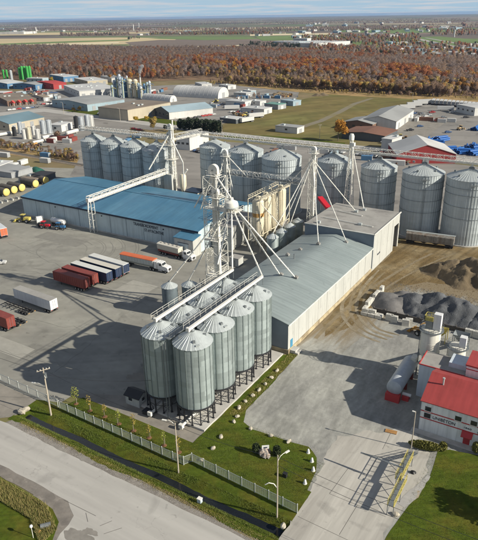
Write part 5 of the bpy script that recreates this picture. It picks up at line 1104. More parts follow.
def branchy(h, r0, seed, n=7, spread=.4, z0=.3):
    r = random.Random(seed); b = MB(); b.tube((0, 0, -.1), (0, 0, h), r0, r0 * .35, 7)
    for i in range(n):
        z = h * (z0 + (1 - z0) * i / n); a = i * 2.4 + r.uniform(-.4, .4); L = h * spread * (1.1 - z / h * .6); e = Vector((math.cos(a) * L, math.sin(a) * L, z + L * .9)); b.tube((0, 0, z), e, r0 * .4, r0 * .12, 5)
    return b
pl_ = ['first sapling at the left end of the lawn row', 'second sapling from the left in the lawn row', 'third sapling from the left in the lawn row', 'fourth sapling from the left in the lawn row', 'fifth sapling from the left in the lawn row', 'sixth sapling from the left in the lawn row', 'seventh sapling from the left in the lawn row', 'last sapling of the lawn row, nearest the lamp pole']
for i, (x, y) in enumerate([(-84.8, 69.6), (-80.5, 69.3), (-76.4, 69.4), (-72.3, 69.1), (-68.3, 69.0), (-64.3, 68.9), (-60.4, 68.6), (-56.8, 68.5)]):
    h = 3.6 + .5 * math.sin(i * 2.1) + (.7 if i == 0 else 0); t = thing('sapling', 'thin staked yellow-leaved ' + pl_[i], 'tree', (x, y, .05), i * 1.3, 'saplings in a row on the lawn')
    branchy(h, .05, 20 + i, 8, .26).build('trunk', 'bark', t); leafcloud(100 if i else 240, .55 + .25 * (i == 0), .55 + .25 * (i == 0), h * .36, .085, 40 + i, (0, 0, h * .66), .2).build('crown', 'leaflime' if i % 3 == 0 else 'leafsap', t)
    MB().lathe([(.55, 0), (.4, .08), (.15, .12), (0, .12)], 14).build('mulch_ring', 'mulch', t)
    MB().bar((.22, 0, -.1), (.22, 0, 1.6), .05).build('stake', 'wood', t)
# boulders and blocks
def rock(seed, sx, sy, sz, m, name, loc, rz=0):
    r = random.Random(seed); bm = bmesh.new(); bmesh.ops.create_icosphere(bm, subdivisions=2, radius=1)
    for v in bm.verts: k = 1 + r.uniform(-.16, .16); v.co = Vector((v.co.x * sx * k, v.co.y * sy * k, max(-.6, v.co.z) * sz * k + sz * .55))
    me = bpy.data.meshes.new(name); bm.to_mesh(me); bm.free(); me.materials.append(M_[m]); return link(me, name, None, loc, rz)
addmat('stone', (.46, .42, .34), .9, 0, .3, 2, bump=.03, c2=(.25, .22, .17), c2scale=1); addmat('greystone', (.30, .28, .26), .9, 0, .35, 1.6, bump=.03, c2=(.42, .30, .22), c2scale=.8)
sp_ = [((-51.8, 68.8), 'pale boulder on the lawn nearest the fence'), ((-51.8, 72.5), 'pale boulder second from the fence in the short line on the lawn'), ((-52.3, 76.0), 'pale boulder third from the fence in the short line on the lawn'), ((-52.6, 81.2), 'pale boulder where the lawn meets the gravel, front of the long line'), ((-52.9, 83.0), 'pale boulder touching the front boulder of the long line'), ((-54.1, 85.6), 'third pale boulder of the line beside the concrete pad'), ((-54.1, 88.2), 'fourth pale boulder of the line beside the concrete pad'), ((-53.8, 90.8), 'fifth pale boulder of the line beside the concrete pad'), ((-53.7, 93.3), 'sixth pale boulder of the line beside the concrete pad'), ((-53.6, 95.9), 'seventh pale boulder of the line beside the concrete pad'), ((-53.7, 98.8), 'eighth pale boulder of the line beside the concrete pad'), ((-53.9, 102), 'ninth pale boulder of the line beside the concrete pad'), ((-48.6, 81.0), 'squat pale boulder on the lawn edge left of the sign stone'), ((-44.2, 81.2), 'squat pale boulder on the lawn edge above the sign stone'), ((-40.4, 81.4), 'squat pale boulder on the lawn edge right of the sign stone')]
for i, ((x, y), lab) in enumerate(sp_): tag(rock(60 + i, .42 + .10 * (i % 3), .38, .36 + .05 * (i % 2), 'stone', 'boulder', (x, y, .06), i), lab, 'boulder', 'boulders edging the lawn')
for i, ((x, y), lab) in enumerate([((-35.9, 80.6), 'white conical marker nearest the gravel yard'), ((-34.3, 78.8), 'second white conical marker from the gravel yard'), ((-33.1, 76.8), 'third white conical marker from the gravel yard'), ((-33.0, 73.2), 'white conical marker nearest the concrete drive')]):
    t = thing('marker_cone', lab, 'bollard', (x, y, .05), 0, 'white markers at the lawn corner'); MB().lathe([(.30, 0), (.30, .12), (.24, .5), (.15, .86), (0, .95)], 14).build('body', 'doorwhite', t, smooth=50); MB().lathe([(.38, 0), (.38, .06), (.3, .07)], 14).build('base', 'block', t)
for i, (p_, lab, s_) in enumerate([((22, 413), 'cream boulder at the left end of the ditch', .95), ((26.5, 410.5), 'cream boulder behind the one at the ditch end', .85), ((283, 527), 'rust-stained boulder at the right end of the ditch', .6)]): tag(rock(90 + i, s_, s_ * .75, s_ * .7, 'stone', 'boulder', tuple(G(*p_)), i), lab, 'boulder')
# sign stone with shrubs
sg = thing('sign_rockery', 'rock mound with small white and red sign on the lawn', 'sign', (-42.4, 76.0, .06))
r_ = random.Random(8)
for i in range(9):
    a = i * .7; o = rock(120 + i, .55 + r_.random() * .35, .5, .5 + r_.random() * .5, 'greystone', 'rock', (math.cos(a) * .8 * (i > 1), math.sin(a) * .6 * (i > 1), .1), a); o.parent = sg; KIDS.setdefault(sg.name, []).append(o)
MB().box((-.1, .1, 1.75), (1.35, .12, .85), rad(38)).build('sign_board', 'doorwhite', sg); MB().box((-.1, .05, 1.2), (.95, .12, .4), rad(38)).build('red_panel', 'signalred', sg); MB().box((-.05, .03, 1.74), (.66, .06, .22), rad(38)).build('dark_marking', 'bluetrim', sg)
for x in (-.5, .3): MB().bar((x, .15, 0), (x, .15, 1.5), .08).build('sign_post', 'galvdark', sg)
for i, (x, y, lab) in enumerate([(-44.2, 75.6, 'dark upright cedar left of the sign stone'), (-40.6, 77.0, 'dark rounded cedar right of the sign stone')]):
    t = thing('cedar_shrub', lab, 'shrub', (x, y, .06), 0, 'cedars beside the sign stone'); leafcloud(900, .75, .75, 1.15, .13, 200 + i, (0, 0, 1.15), .55).build('crown', 'leafdark', t); MB().tube((0, 0, 0), (0, 0, 1.6), .08, .04).build('trunk', 'bark', t)
for i, (p_, lab) in enumerate([((285, 477), 'small dark bin on the lawn beside the corner pole'), ((211, 501), 'small pale utility box beside the ditch')]):
    t = thing('utility_box', lab, 'box', tuple(G(*p_)), 0); MB().span(-.35, .35, -.3, .3, 0, .8).build('body', 'black' if i == 0 else 'wallblue', t); t.location = t.location if i == 0 else (-46.3, 60.35, .03); MB().span(-.4, .4, -.35, .35, .8, .9).build('lid', 'black' if i == 0 else 'white', t)
t = thing('garden_lamp', 'white globe lamp on a thin post in the lower left lawn', 'lamp', tuple(G(33.5, 538)), 0); MB().tube((0, 0, 0), (0, 0, 2.2), .05, n=8).build('post', 'white', t); MB().lathe([(0, 2.15), (.2, 2.25), (.28, 2.45), (.2, 2.68), (0, 2.75)], 14).build('globe', 'doorwhite', t, smooth=True)
tag(rock(300, .3, .3, .35, 'rust', 'orange_marker_stone', tuple(G(40, 533))), 'small orange-red stone beside the garden lamp', 'stone')
t = thing('culvert_pipe', 'dark culvert pipe end under the tall grass at the side road', 'pipe', tuple(G(46, 527)), rad(50)); MB().lathe([(.35, -.8), (.45, -.8), (.45, .8), (.35, .8)], 14, (0, 0, .3), 'X').build('pipe', 'galvdark', t)
# ---------------------------------------------------------------- concrete works on the right
RB = thing('red_roofed_building', 'white building with coral red roof and red trim lines on the right', 'building', (-20.3, 97.8, 0))
gw = MB(); gw.add([(0, 0, 0), (34, 0, 0), (34, 13, 0), (0, 13, 0), (0, 0, 6.8), (34, 0, 6.8), (34, 13, 6.8), (0, 13, 6.8), (0, 7, 9.2), (34, 7, 9.2)], [(0, 1, 5, 4), (2, 3, 7, 6), (1, 2, 6, 9, 5), (3, 0, 4, 8, 7)]); gw.build('wall', addmat('shopwhite', (.76, .77, .75), .6, 0, .05, .4, streak=.15, strips=(0, 1.0, .02)), RB)
for ye, ym in ((-.3, 7), (13.3, 7)):
    ze = 6.8 - .3 * 2.4 / 7 + .02; b = MB(); b.add([(-.25, ye, ze), (34.2, ye, ze), (34.2, ym, 9.25), (-.25, ym, 9.25), (-.25, ye, ze + .14), (34.2, ye, ze + .14), (34.2, ym, 9.39), (-.25, ym, 9.39)], [(0, 3, 2, 1), (4, 5, 6, 7), (0, 1, 5, 4), (1, 2, 6, 5), (2, 3, 7, 6), (3, 0, 4, 7)]); rs_ = b.build('roof_slope', 'redroof', RB)
    if ye < 0:
        pass # - ze - .14) / 7.3; rmm.add([(-.03, -.3, ze + .145), (.03, -.3, ze + .145), (.03, 7, 9.4), (-.03, 7, 9.4), (0, -.3, ze + .2), (0, 7, 9.45)], [(0, 4, 5, 3), (1, 2, 5, 4)]); rme = rmm.mesh('roof_seam', M_['redroof'])
v = MB(); v.tube((2.6, 4.6, 8.2), (2.6, 4.6, 9.9), .16, n=10); v.tube((2.6, 4.6, 9.9), (2.6, 4.6, 10.1), .25, n=10); v.build('vent_pipe', 'galvroof', RB)
for z in (2.9, 4.5, 6.55): MB().span(-.06, 34, -.06, 0, z, z + .2).build('red_trim', 'red', RB); 
MB().span(-.06, .0, 0, 13, 6.5, 6.72).build('side_trim', 'red', RB); MB().span(-.06, 0, -.06, .1, 0, 6.7).build('corner_trim', 'wallblue', RB)
for x, z in ((1.3, 5.3), (6.9, 5.2), (9.7, 5.2), (16, 5.2), (20, 5.2)):
    w_ = MB().box((x, -.01, z), (1.15, .06, 1.0)).build('window', 'glass', RB); b = MB(); b.span(x - .68, x + .68, -.09, -.0, z - .62, z - .5); b.build('sill', 'white', w_); b = MB(); b.span(x - .64, x - .575, -.07, 0, z - .5, z + .55); b.span(x + .575, x + .64, -.07, 0, z - .5, z + .55); b.span(x - .64, x + .64, -.07, 0, z + .5, z + .56); b.build('frame', 'shopwhite', w_)
MB().box((1.3, -.03, 3.75), (1.2, .08, 1.0)).build('logo_panel', 'black', RB)
letters(RB, 'UNIBÉTON', .95, (2.3, -.03, 3.4), squash=.9)
MB().span(8.3, 9.5, -.05, 0, 0, 2.1).build('door', 'red', RB)
aw = MB(); aw.add([(7.9, -1.1, 2.3), (9.9, -1.1, 2.3), (9.9, -.02, 2.9), (7.9, -.02, 2.9), (7.9, -1.1, 2.15), (9.9, -1.1, 2.15)], [(0, 1, 2, 3), (4, 5, 1, 0), (0, 3, 4), (1, 5, 2)]); aw.build('awning', 'red', RB)
letters(RB, '1860', .5, (8.0, -.02, 3.5), squash=1.5); MB().lathe([(0, -.03), (.35, -.03), (.35, .03), (0, .03)], 14, (10.9, -.05, 3.45), 'Y').build('round_plate', 'galvdark', RB)
MB().span(-1.2, 34, -1.5, -.06, 0, .1).build('plinth_walk', 'concrete', RB)
AX = thing('batching_annex', 'flat-roofed blue-grey annex with red coping behind the red roof', 'annex', (-24, 108.6, 0))
MB().span(0, 9, 0, 6, 0, 7.8).build('wall', addmat('annexblue', (.54, .60, .66), .6, 0, .06, .5, streak=.12), AX); b = MB(); b.span(-.12, 9, -.12, .05, 7.8, 8.0); b.span(-.12, .05, .05, 6, 7.8, 8.0); b.build('coping', 'red', AX); MB().span(.05, 9, .05, 6, 7.75, 7.86).build('roof', 'flatroof', AX)
MB().span(5.4, 9, 2, 6, 7.86, 8.9).build('roof_house', 'annexblue', AX)
BX = thing('batching_block', 'taller white block with red roof slab at the right photo edge', 'building', (-14.9, 108.9, 0)); MB().span(0, 20, 0, 6, 0, 10.2).build('wall', 'shopwhite', BX); MB().span(-.2, 20.2, -.2, 6.2, 10.2, 10.5).build('roof', 'redroof', BX); MB().span(-.03, 20, -.05, 0, 9.4, 9.6).build('red_trim', 'red', BX)
def cement_silo(lab, loc, r, z0, z1, boxh, yel):
    t = thing('cement_silo', lab, 'silo', loc); MB().lathe([(.3, z0 - 2.6), (r, z0), (r, (z0 + z1) / 2), (r + .03, (z0 + z1) / 2 + .02), (r + .03, (z0 + z1) / 2 + .12), (r, (z0 + z1) / 2 + .14), (r, z1), (r * .92, z1 + .25), (0, z1 + .5)], 32).build('shell', 'silocream', t, smooth=40)
    for i in range(6): a = TAU * i / 6 + .3; MB().bar((r * math.cos(a), r * math.sin(a), 0), (r * math.cos(a), r * math.sin(a), z0 + .6), .2).build('leg', 'galvdark', t)
    b = MB(); 
    for i in range(16):
        a, c_ = TAU * i / 16, TAU * (i + 1) / 16; R = r + .35
        for zz_ in (.55, 1.1): b.bar((R * math.cos(a), R * math.sin(a), z1 + zz_), (R * math.cos(c_), R * math.sin(c_), z1 + zz_), .07)
        b.bar((R * math.cos(a), R * math.sin(a), z1 - .1), (R * math.cos(a), R * math.sin(a), z1 + 1.1), .06)
    b.build('guard_rail', 'galvdark', t); MB().lathe([(r, z1 - .1), (r + .5, z1 - .1), (r + .5, z1), (r, z1)], 32).build('gangway', 'galvdark', t)
    fb_ = MB().span(.3, r * .8 + .2, -.7, .7, z1 + .2, z1 + boxh).build('dust_filter', 'doorwhite', t)
    if yel:
        b = MB(); zz_ = z1 + 2.3; b.span(-1.5, .25, -1.0, .9, zz_, zz_ + .08)
        for a, c_ in (((-1.5, -1.0), (.25, -1.0)), ((-1.5, -1.0), (-1.5, .9)), ((-1.5, .9), (.25, .9))): rail(b, (*a, zz_), (*c_, zz_), 1.1, .8, .09)
        b.build('yellow_platform', 'yellow', t); MB().span(-1.2, .2, -.8, .7, z1 + .2, zz_).build('blower_unit', 'galvdark', t)
    a = rad(200); e = Vector((math.cos(a), math.sin(a), 0)); ladder(e * (r + .15), e * (r + .15) + Vector((0, 0, z1)), e, .5).build('ladder', 'galvdark', t)
addmat('silocream', (.64, .62, .55), .5, 0, .08, .8, c2=(.5, .46, .36), c2pos=(.55, .75), c2scale=.4, streak=.25)
cement_silo('tall cream cement silo with white filter box and yellow platform', (-24.2, 117.0, 0), 2.1, 6.2, 12.0, 4.0, True)
cement_silo('shorter cream cement silo beside the red-topped block', (-18.4, 117.0, 0), 1.8, 5.6, 9.4, 2.6, False)
DR = thing('horizontal_silo', 'grey horizontal cement tank on red legs beside the blue-grey annex', 'tank', (-27.7, 111.2, 0))
MB().lathe([(0, -7), (1.0, -6.9), (1.6, -6.5), (1.65, -6.2), (1.65, 5.2), (1.2, 6.2), (.5, 7.0), (0, 7.05)], 28, (0, 0, 2.9), 'Y').build('tank', addmat('tankgrey', (.42, .45, .48), .5, .1, .12, .7, streak=.1), DR, smooth=40)
for y in (-6, -1.5, 3): 
    b = MB(); b.span(-1.4, 1.4, y - .25, y + .25, 0, 1.5); b.build('saddle', 'red' if y < -5 else 'darkred', DR)
b = MB(); b.span(-1.5, 1.5, -7.4, -6.3, 0, 1.7); b.build('red_skid', 'red', DR); MB().box((.9, 4.6, 4.5), (1.2, 2.0, 1.0)).build('hatch_box', 'silocream', DR); MB().tube((1.2, 5.5, 2.6), (3.6, 6.4, 5), .25, n=10).build('feed_pipe', 'silocream', DR)
sb = thing('red_white_skid', 'small red and white skid unit between tank and annex', 'machine', (-25.6, 106.2, 0)); MB().span(-.5, .9, -.8, .8, 0, 1.0).build('base', 'red', sb); MB().tube((-.6, 0, 1.2), (1.2, 0, 1.2), .35, n=12).build('cylinder', 'doorwhite', sb)
# tarping stand, hedge, shrubs
YS = thing('tarping_stand', 'yellow railed truck inspection stand along the concrete drive', 'platform', (-18.1, 80.4, 0))
MB().span(-.5, .5, -6.8, .2, 2.1, 2.2).build('deck', 'galvdark', YS); MB().span(-1.3, -.3, -.4, 6.6, 2.1, 2.2).build('deck', 'galvdark', YS)
b = MB()
for xa, xb, ya, yb in ((-.5, -.5, -6.8, .2), (.5, .5, -6.8, .2), (-1.3, -1.3, -.4, 6.6), (-.3, -.3, -.4, 6.6)): rail(b, (xa, ya, 2.2), (xb, yb, 2.2), 1.1, 1.3, .075); b.bar((xa, ya, 2.15), (xb, yb, 2.15), .12)
b.build('railing', 'yellow', YS)
for y in (-6.6, -3, .4, 3.6, 6.4):
    for x in ((-.5, .5) if y < .3 else (-1.3, -.3)): MB().bar((x, y, 0), (x, y, 2.1), .10).build('post', 'galvdark', YS)
b = MB()
for ya, yb in ((-6.6, -3), (-3, .4), (.4, 3.6), (3.6, 6.4)):
    xo = -.5 if ya < .3 else -1.3; b.bar((xo, ya, .2), (xo, yb, 2.0), .06); b.bar((xo, yb, .2), (xo, ya, 2.0), .06)
b.build('cross_bracing', 'galvdark', YS)
b = MB()
for s_, y0_, y1_, x in ((1, 6.6, 10.2, -.8),):
    for i in range(12): u = i / 11; b.box((x, y0_ + (y1_ - y0_) * u, 2.1 * (1 - u) + .05), (.9, .32, .06))
    for dx_ in (-.5, .5): b.bar((x + dx_, y0_, 2.1), (x + dx_, y1_, .05), .12); rail(b, (x + dx_, y0_, 2.1), (x + dx_, y1_, .1), 1.0, 1.0, .06)
b.build('stair', 'galvdark', YS)
b = MB(); b.span(-8.2, -.5, 1.2, 1.5, 3.4, 3.5); b.bar((-8.2, 1.35, 3.45), (-.5, 1.35, 4.4), .08); b.bar((-.5, 1.35, 2.1), (-.5, 1.35, 4.5), .14); b.build('swing_boom', 'galvdark', YS)
lt_ = thing('light_mast', 'thin wooden mast at the end of the hedge by the drive', 'pole', tuple(G(411, 449))); MB().tube((0, 0, 0), (0, 0, 8.5), .11, .07).build('shaft', 'wood', lt_); MB().box((-.3, 0, 8.4), (.6, .25, .15)).build('lamp_head', 'white', lt_)
tp = thing('wooden_pallet', 'orange-brown plank on the drive above the inspection stand', 'pallet', tuple(G(391, 432)), rad(8))
for i in range(5): MB().span(-1.1, 1.1, -.5 + .21 * i, -.33 + .21 * i, .12, .16).build('plank', addmat('palletwood', (.38, .20, .07), .85, 0, .25, 2), tp)
for x in (-1, 0, 1): MB().span(x - .05, x + .05, -.5, .55, .02, .12).build('bearer', 'palletwood', tp)
for i, (p_, lab, s_) in enumerate([((395.5, 515), 'tan stone block at the lower end of the inspection stand', .6), ((413, 473), 'dark tyre-like lump beside the inspection stand', .5)]): tag(rock(320 + i, s_, s_ * .8, s_ * .6, 'stone' if i == 0 else 'black', 'stone_block', tuple(G(*p_))), lab, 'stone')
HG = thing('hedge', 'clipped olive-green hedge between the drive and the red-roofed building', 'hedge', (-17.6, 92.6, .03), rad(14)); leafcloud(5200, 3.1, .8, .85, .12, 400, (0, 0, .9), .0).build('foliage', addmat('leafhedge', (.16, .155, .035), .85, 0, .35, 1.2), HG)
for x in (-2, -1, 0, 1, 2): MB().tube((x, 0, 0), (x, 0, .8), .06).build('stem', 'bark', HG)
for i, (x, y, r1, h1, m, lab) in enumerate([(-14.7, 93.9, .75, .95, 'leafhedge', 'round clipped bush at the right end of the hedge'), (-9.3, 96.4, .8, 1.2, 'leafhedge', 'upright bush beside the red door at the photo edge')]):
    t = thing('bush', lab, 'shrub', (x, y, .03)); leafcloud(1300, r1, r1, h1, .11, 410 + i, (0, 0, h1), .4).build('foliage', m, t); MB().tube((0, 0, 0), (0, 0, h1), .06).build('stem', 'bark', t)
# lawn tree just outside the frame's right edge would cast the blob of shade seen on the grass
# ---------------------------------------------------------------- aggregate bays and piles
def heap(name, lab, cat, peaks, m, seed, slope=.62, amp=.5, fs=.35, step=.55):
    """tipped heaps: overlapping cones at the material's angle of rest, roughened by noise"""
    from mathutils import noise as mn
    R = max(h for _, _, h in peaks) / slope * 1.25 + 2; x0, x1 = min(p[0] for p in peaks) - R, max(p[0] for p in peaks) + R; y0, y1 = min(p[1] for p in peaks) - R, max(p[1] for p in peaks) + R
    c = ((x0 + x1) / 2, (y0 + y1) / 2); nx, ny = int((x1 - x0) / step), int((y1 - y0) / step); b = MB(); Z = {}
    for i in range(nx + 1):
        for j in range(ny + 1):
            x, y = x0 + i * step, y0 + j * step; e = mn.noise(Vector((x * .16, y * .16, seed))) * 2.2
            z = 0
            for (a_, b_, h) in peaks:
                d = math.hypot(x - a_, (y - b_) * 1.08) + e; q = h - slope * (math.sqrt(d * d + 1.2) if d > 0 else 1.1); z = max(z, q)
            if z > 0: z += amp * (mn.noise(Vector((x * fs, y * fs, seed + 5))) + .45 * mn.noise(Vector((x * fs * 2.7, y * fs * 2.7, seed + 9)))) * min(1, z)
            Z[i, j] = z; b.v.append((x - c[0], y - c[1], z if z > .02 else -.03))
    for i in range(nx):
        for j in range(ny):
            if max(Z[i, j], Z[i + 1, j], Z[i, j + 1], Z[i + 1, j + 1]) > .02: k = ny + 1; b.f.append((i * k + j, (i + 1) * k + j, (i + 1) * k + j + 1, i * k + j + 1))
    o = thing(name, lab, cat, (c[0], c[1], 0)); b.build('heap_surface', m, o, smooth=True)
addmat('aggregate', (.108, .112, .119), .95, 0, .25, 1.2, bump=.10, bscale=3, spec=.15, c2=(.078, .082, .088), c2scale=.15, stains=[(.35, .56, .64, 1.35)]); addmat('aggbrown', (.135, .13, .127), .95, 0, .2, 1.2, bump=.05, bscale=2); addmat('soil', (.165, .125, .075), .98, 0, .35, .8, bump=.15, bscale=1.2, c2=(.10, .075, .045), c2scale=.2)
heap('gravel_pile', 'large dark grey gravel pile behind the cement silos', 'gravel pile', [(-36, 150.5, 4.2), (-31, 151.5, 5.2), (-26, 150.5, 5.8), (-22, 149.5, 5.2), (-28, 147, 4.4)], 'aggregate', 2, .62, .75, .5)
heap('gravel_pile', 'second dark gravel pile running off the right edge', 'gravel pile', [(-15, 148.5, 5.6), (-9, 148, 5.4), (-12, 152, 5.0), (-3, 149, 5)], 'aggregate', 5.4, .62, .75, .5)
heap('gravel_pile', 'smaller brownish grey gravel pile inside the block-walled bay', 'gravel pile', [(-43.2, 150.5, 2.9), (-42, 146.2, 2.7), (-41, 153.5, 2.6), (-40, 149, 2.6)], 'aggbrown', 3.2, .55, .3)
heap('soil_pile', 'brown lumpy soil pile below the rail wagon', 'soil pile', [(-37, 177, 3.6), (-32, 179, 5.8), (-27, 178.5, 6.6), (-23, 176, 5.8), (-28, 174, 4.6), (-18, 178, 5.4)], 'soil', 4.1, .7, 1.3, .3)
heap('soil_pile', 'low brown soil heap at the far right edge', 'soil pile', [(-13, 179, 5.2), (-8, 181, 5), (-3, 179, 5)], 'soil', 9.3, .7, 1.3, .3)
bme = MB(); q = bme.box((0, 0, .45), (1.8, .9, .88)); bme.box((0, 0, .93), (.5, .3, .1)); bme = bme.mesh('concrete_block', M_['block'])
def cblock(x, y, z, a, lab, grp): o = link(bme, 'concrete_block', None, (x, y, z), a); tag(o, lab, 'concrete block', grp); return o
pos = []
ORD = ['first', 'second', 'third', 'fourth', 'fifth', 'sixth', 'seventh', 'eighth', 'ninth', 'tenth', 'eleventh', 'twelfth']
r_ = random.Random(12)
for i in range(8):      # left wall of the bay
    for k in range(2 if i % 3 else 1): pos.append((-47.6 + .03 * i, 141.5 + 1.85 * i, .9 * k, rad(90), 'pale concrete block, %s layer, %s from the front in the left bay wall' % (('lower', 'upper')[k], ORD[i]), 'blocks of the left bay wall'))
for i in range(3):
    for j in range(2): pos.append((-46.6 + 1.95 * i, 138.2 + 1.0 * j, 0, 0, 'pale concrete block, bottom of the bay corner stack, %s row, %s from the left' % (('front', 'back')[j], ORD[i]), 'bottom blocks of the corner stack'))
for i in range(2): pos.append((-46.5 + 1.9 * i, 138.6 + .3 * i, .9, 0, 'pale concrete block on top of the bay corner stack, %s one' % ('left', 'right')[i], 'top blocks of the corner stack'))
for k, (x, y) in enumerate([(-39.8, 138.6), (-38.4, 138.3), (-35.2, 137.8), (-34.6, 138.8)]):
    for z in (0, .9): pos.append((x, y, z, .1 * k, 'pale concrete block, %s of the %s small stack before the gravel bay' % ('top' if z else 'bottom', ORD[k]), 'paired stacks of blocks'))
for i in range(9): 
    for z in (0, .9): pos.append((-20 + 1.86 * i, 140.6 - .1 * i, z, 0, 'concrete block, %s layer, %s from the left below the right gravel pile' % ('upper' if z else 'lower', ORD[i]), 'blocks of the right bay wall'))
for p_ in pos: cblock(*p_)
tw = thing('timber_bay_wall', 'low dark timber wall across the front of the gravel bays', 'wall', (-45, 141.2, 0))
for i in range(8):
    MB().span(3.1 * i, 3.1 * i + 3.0, -.12, .12, .1, 1.3).build('plank_panel', addmat('oldtimber', (.09, .08, .07), .9, 0, .3, 1.5), tw); MB().span(3.1 * i - .15, 3.1 * i + .1, -.2, .2, 0, 1.6).build('post', 'oldtimber', tw)
loader('orange-yellow wheel loader working below the gravel bays', (-29.4, 134.6, 0), rad(160), addmat('loaderorange', (.30, .16, .035), .6, 0, .25, 1.5))
hp = thing('feed_hopper', 'yellow steel feed hopper frame between the two cement silos and gravel', 'hopper', (-25.6, 134.6, 0)); b = MB(); b.add([(-1.6, -1.4, 3.2), (1.6, -1.4, 3.2), (1.6, 1.4, 3.2), (-1.6, 1.4, 3.2), (-.4, -.4, 1.4), (.4, -.4, 1.4), (.4, .4, 1.4), (-.4, .4, 1.4)], [(0, 1, 5, 4), (1, 2, 6, 5), (2, 3, 7, 6), (3, 0, 4, 7)]); b.build('bin', 'yellow', hp)
for x in (-1.5, 1.5):
    for y in (-1.3, 1.3): MB().bar((x, y, 0), (x, y, 3.2), .16).build('leg', 'yellow', hp)
hp = thing('feed_hopper', 'grey aggregate feed hopper with ramp right of the yellow one', 'hopper', (-20.6, 134.2, 0)); b = MB(); b.add([(-1.8, -1.4, 3.4), (1.8, -1.4, 3.4), (1.8, 1.4, 3.4), (-1.8, 1.4, 3.4), (-.5, -.4, 1.4), (.5, -.4, 1.4), (.5, .4, 1.4), (-.5, .4, 1.4)], [(0, 1, 5, 4), (1, 2, 6, 5), (2, 3, 7, 6), (3, 0, 4, 7)]); b.build('bin', 'galvdark', hp)
for x in (-1.7, 1.7):
    for y in (-1.3, 1.3): MB().bar((x, y, 0), (x, y, 3.4), .16).build('leg', 'galvdark', hp)
MB().bar((0, -1, 1.2), (1.6, -14, 8.2), .8, .5).build('belt_conveyor', 'galvdark', hp)
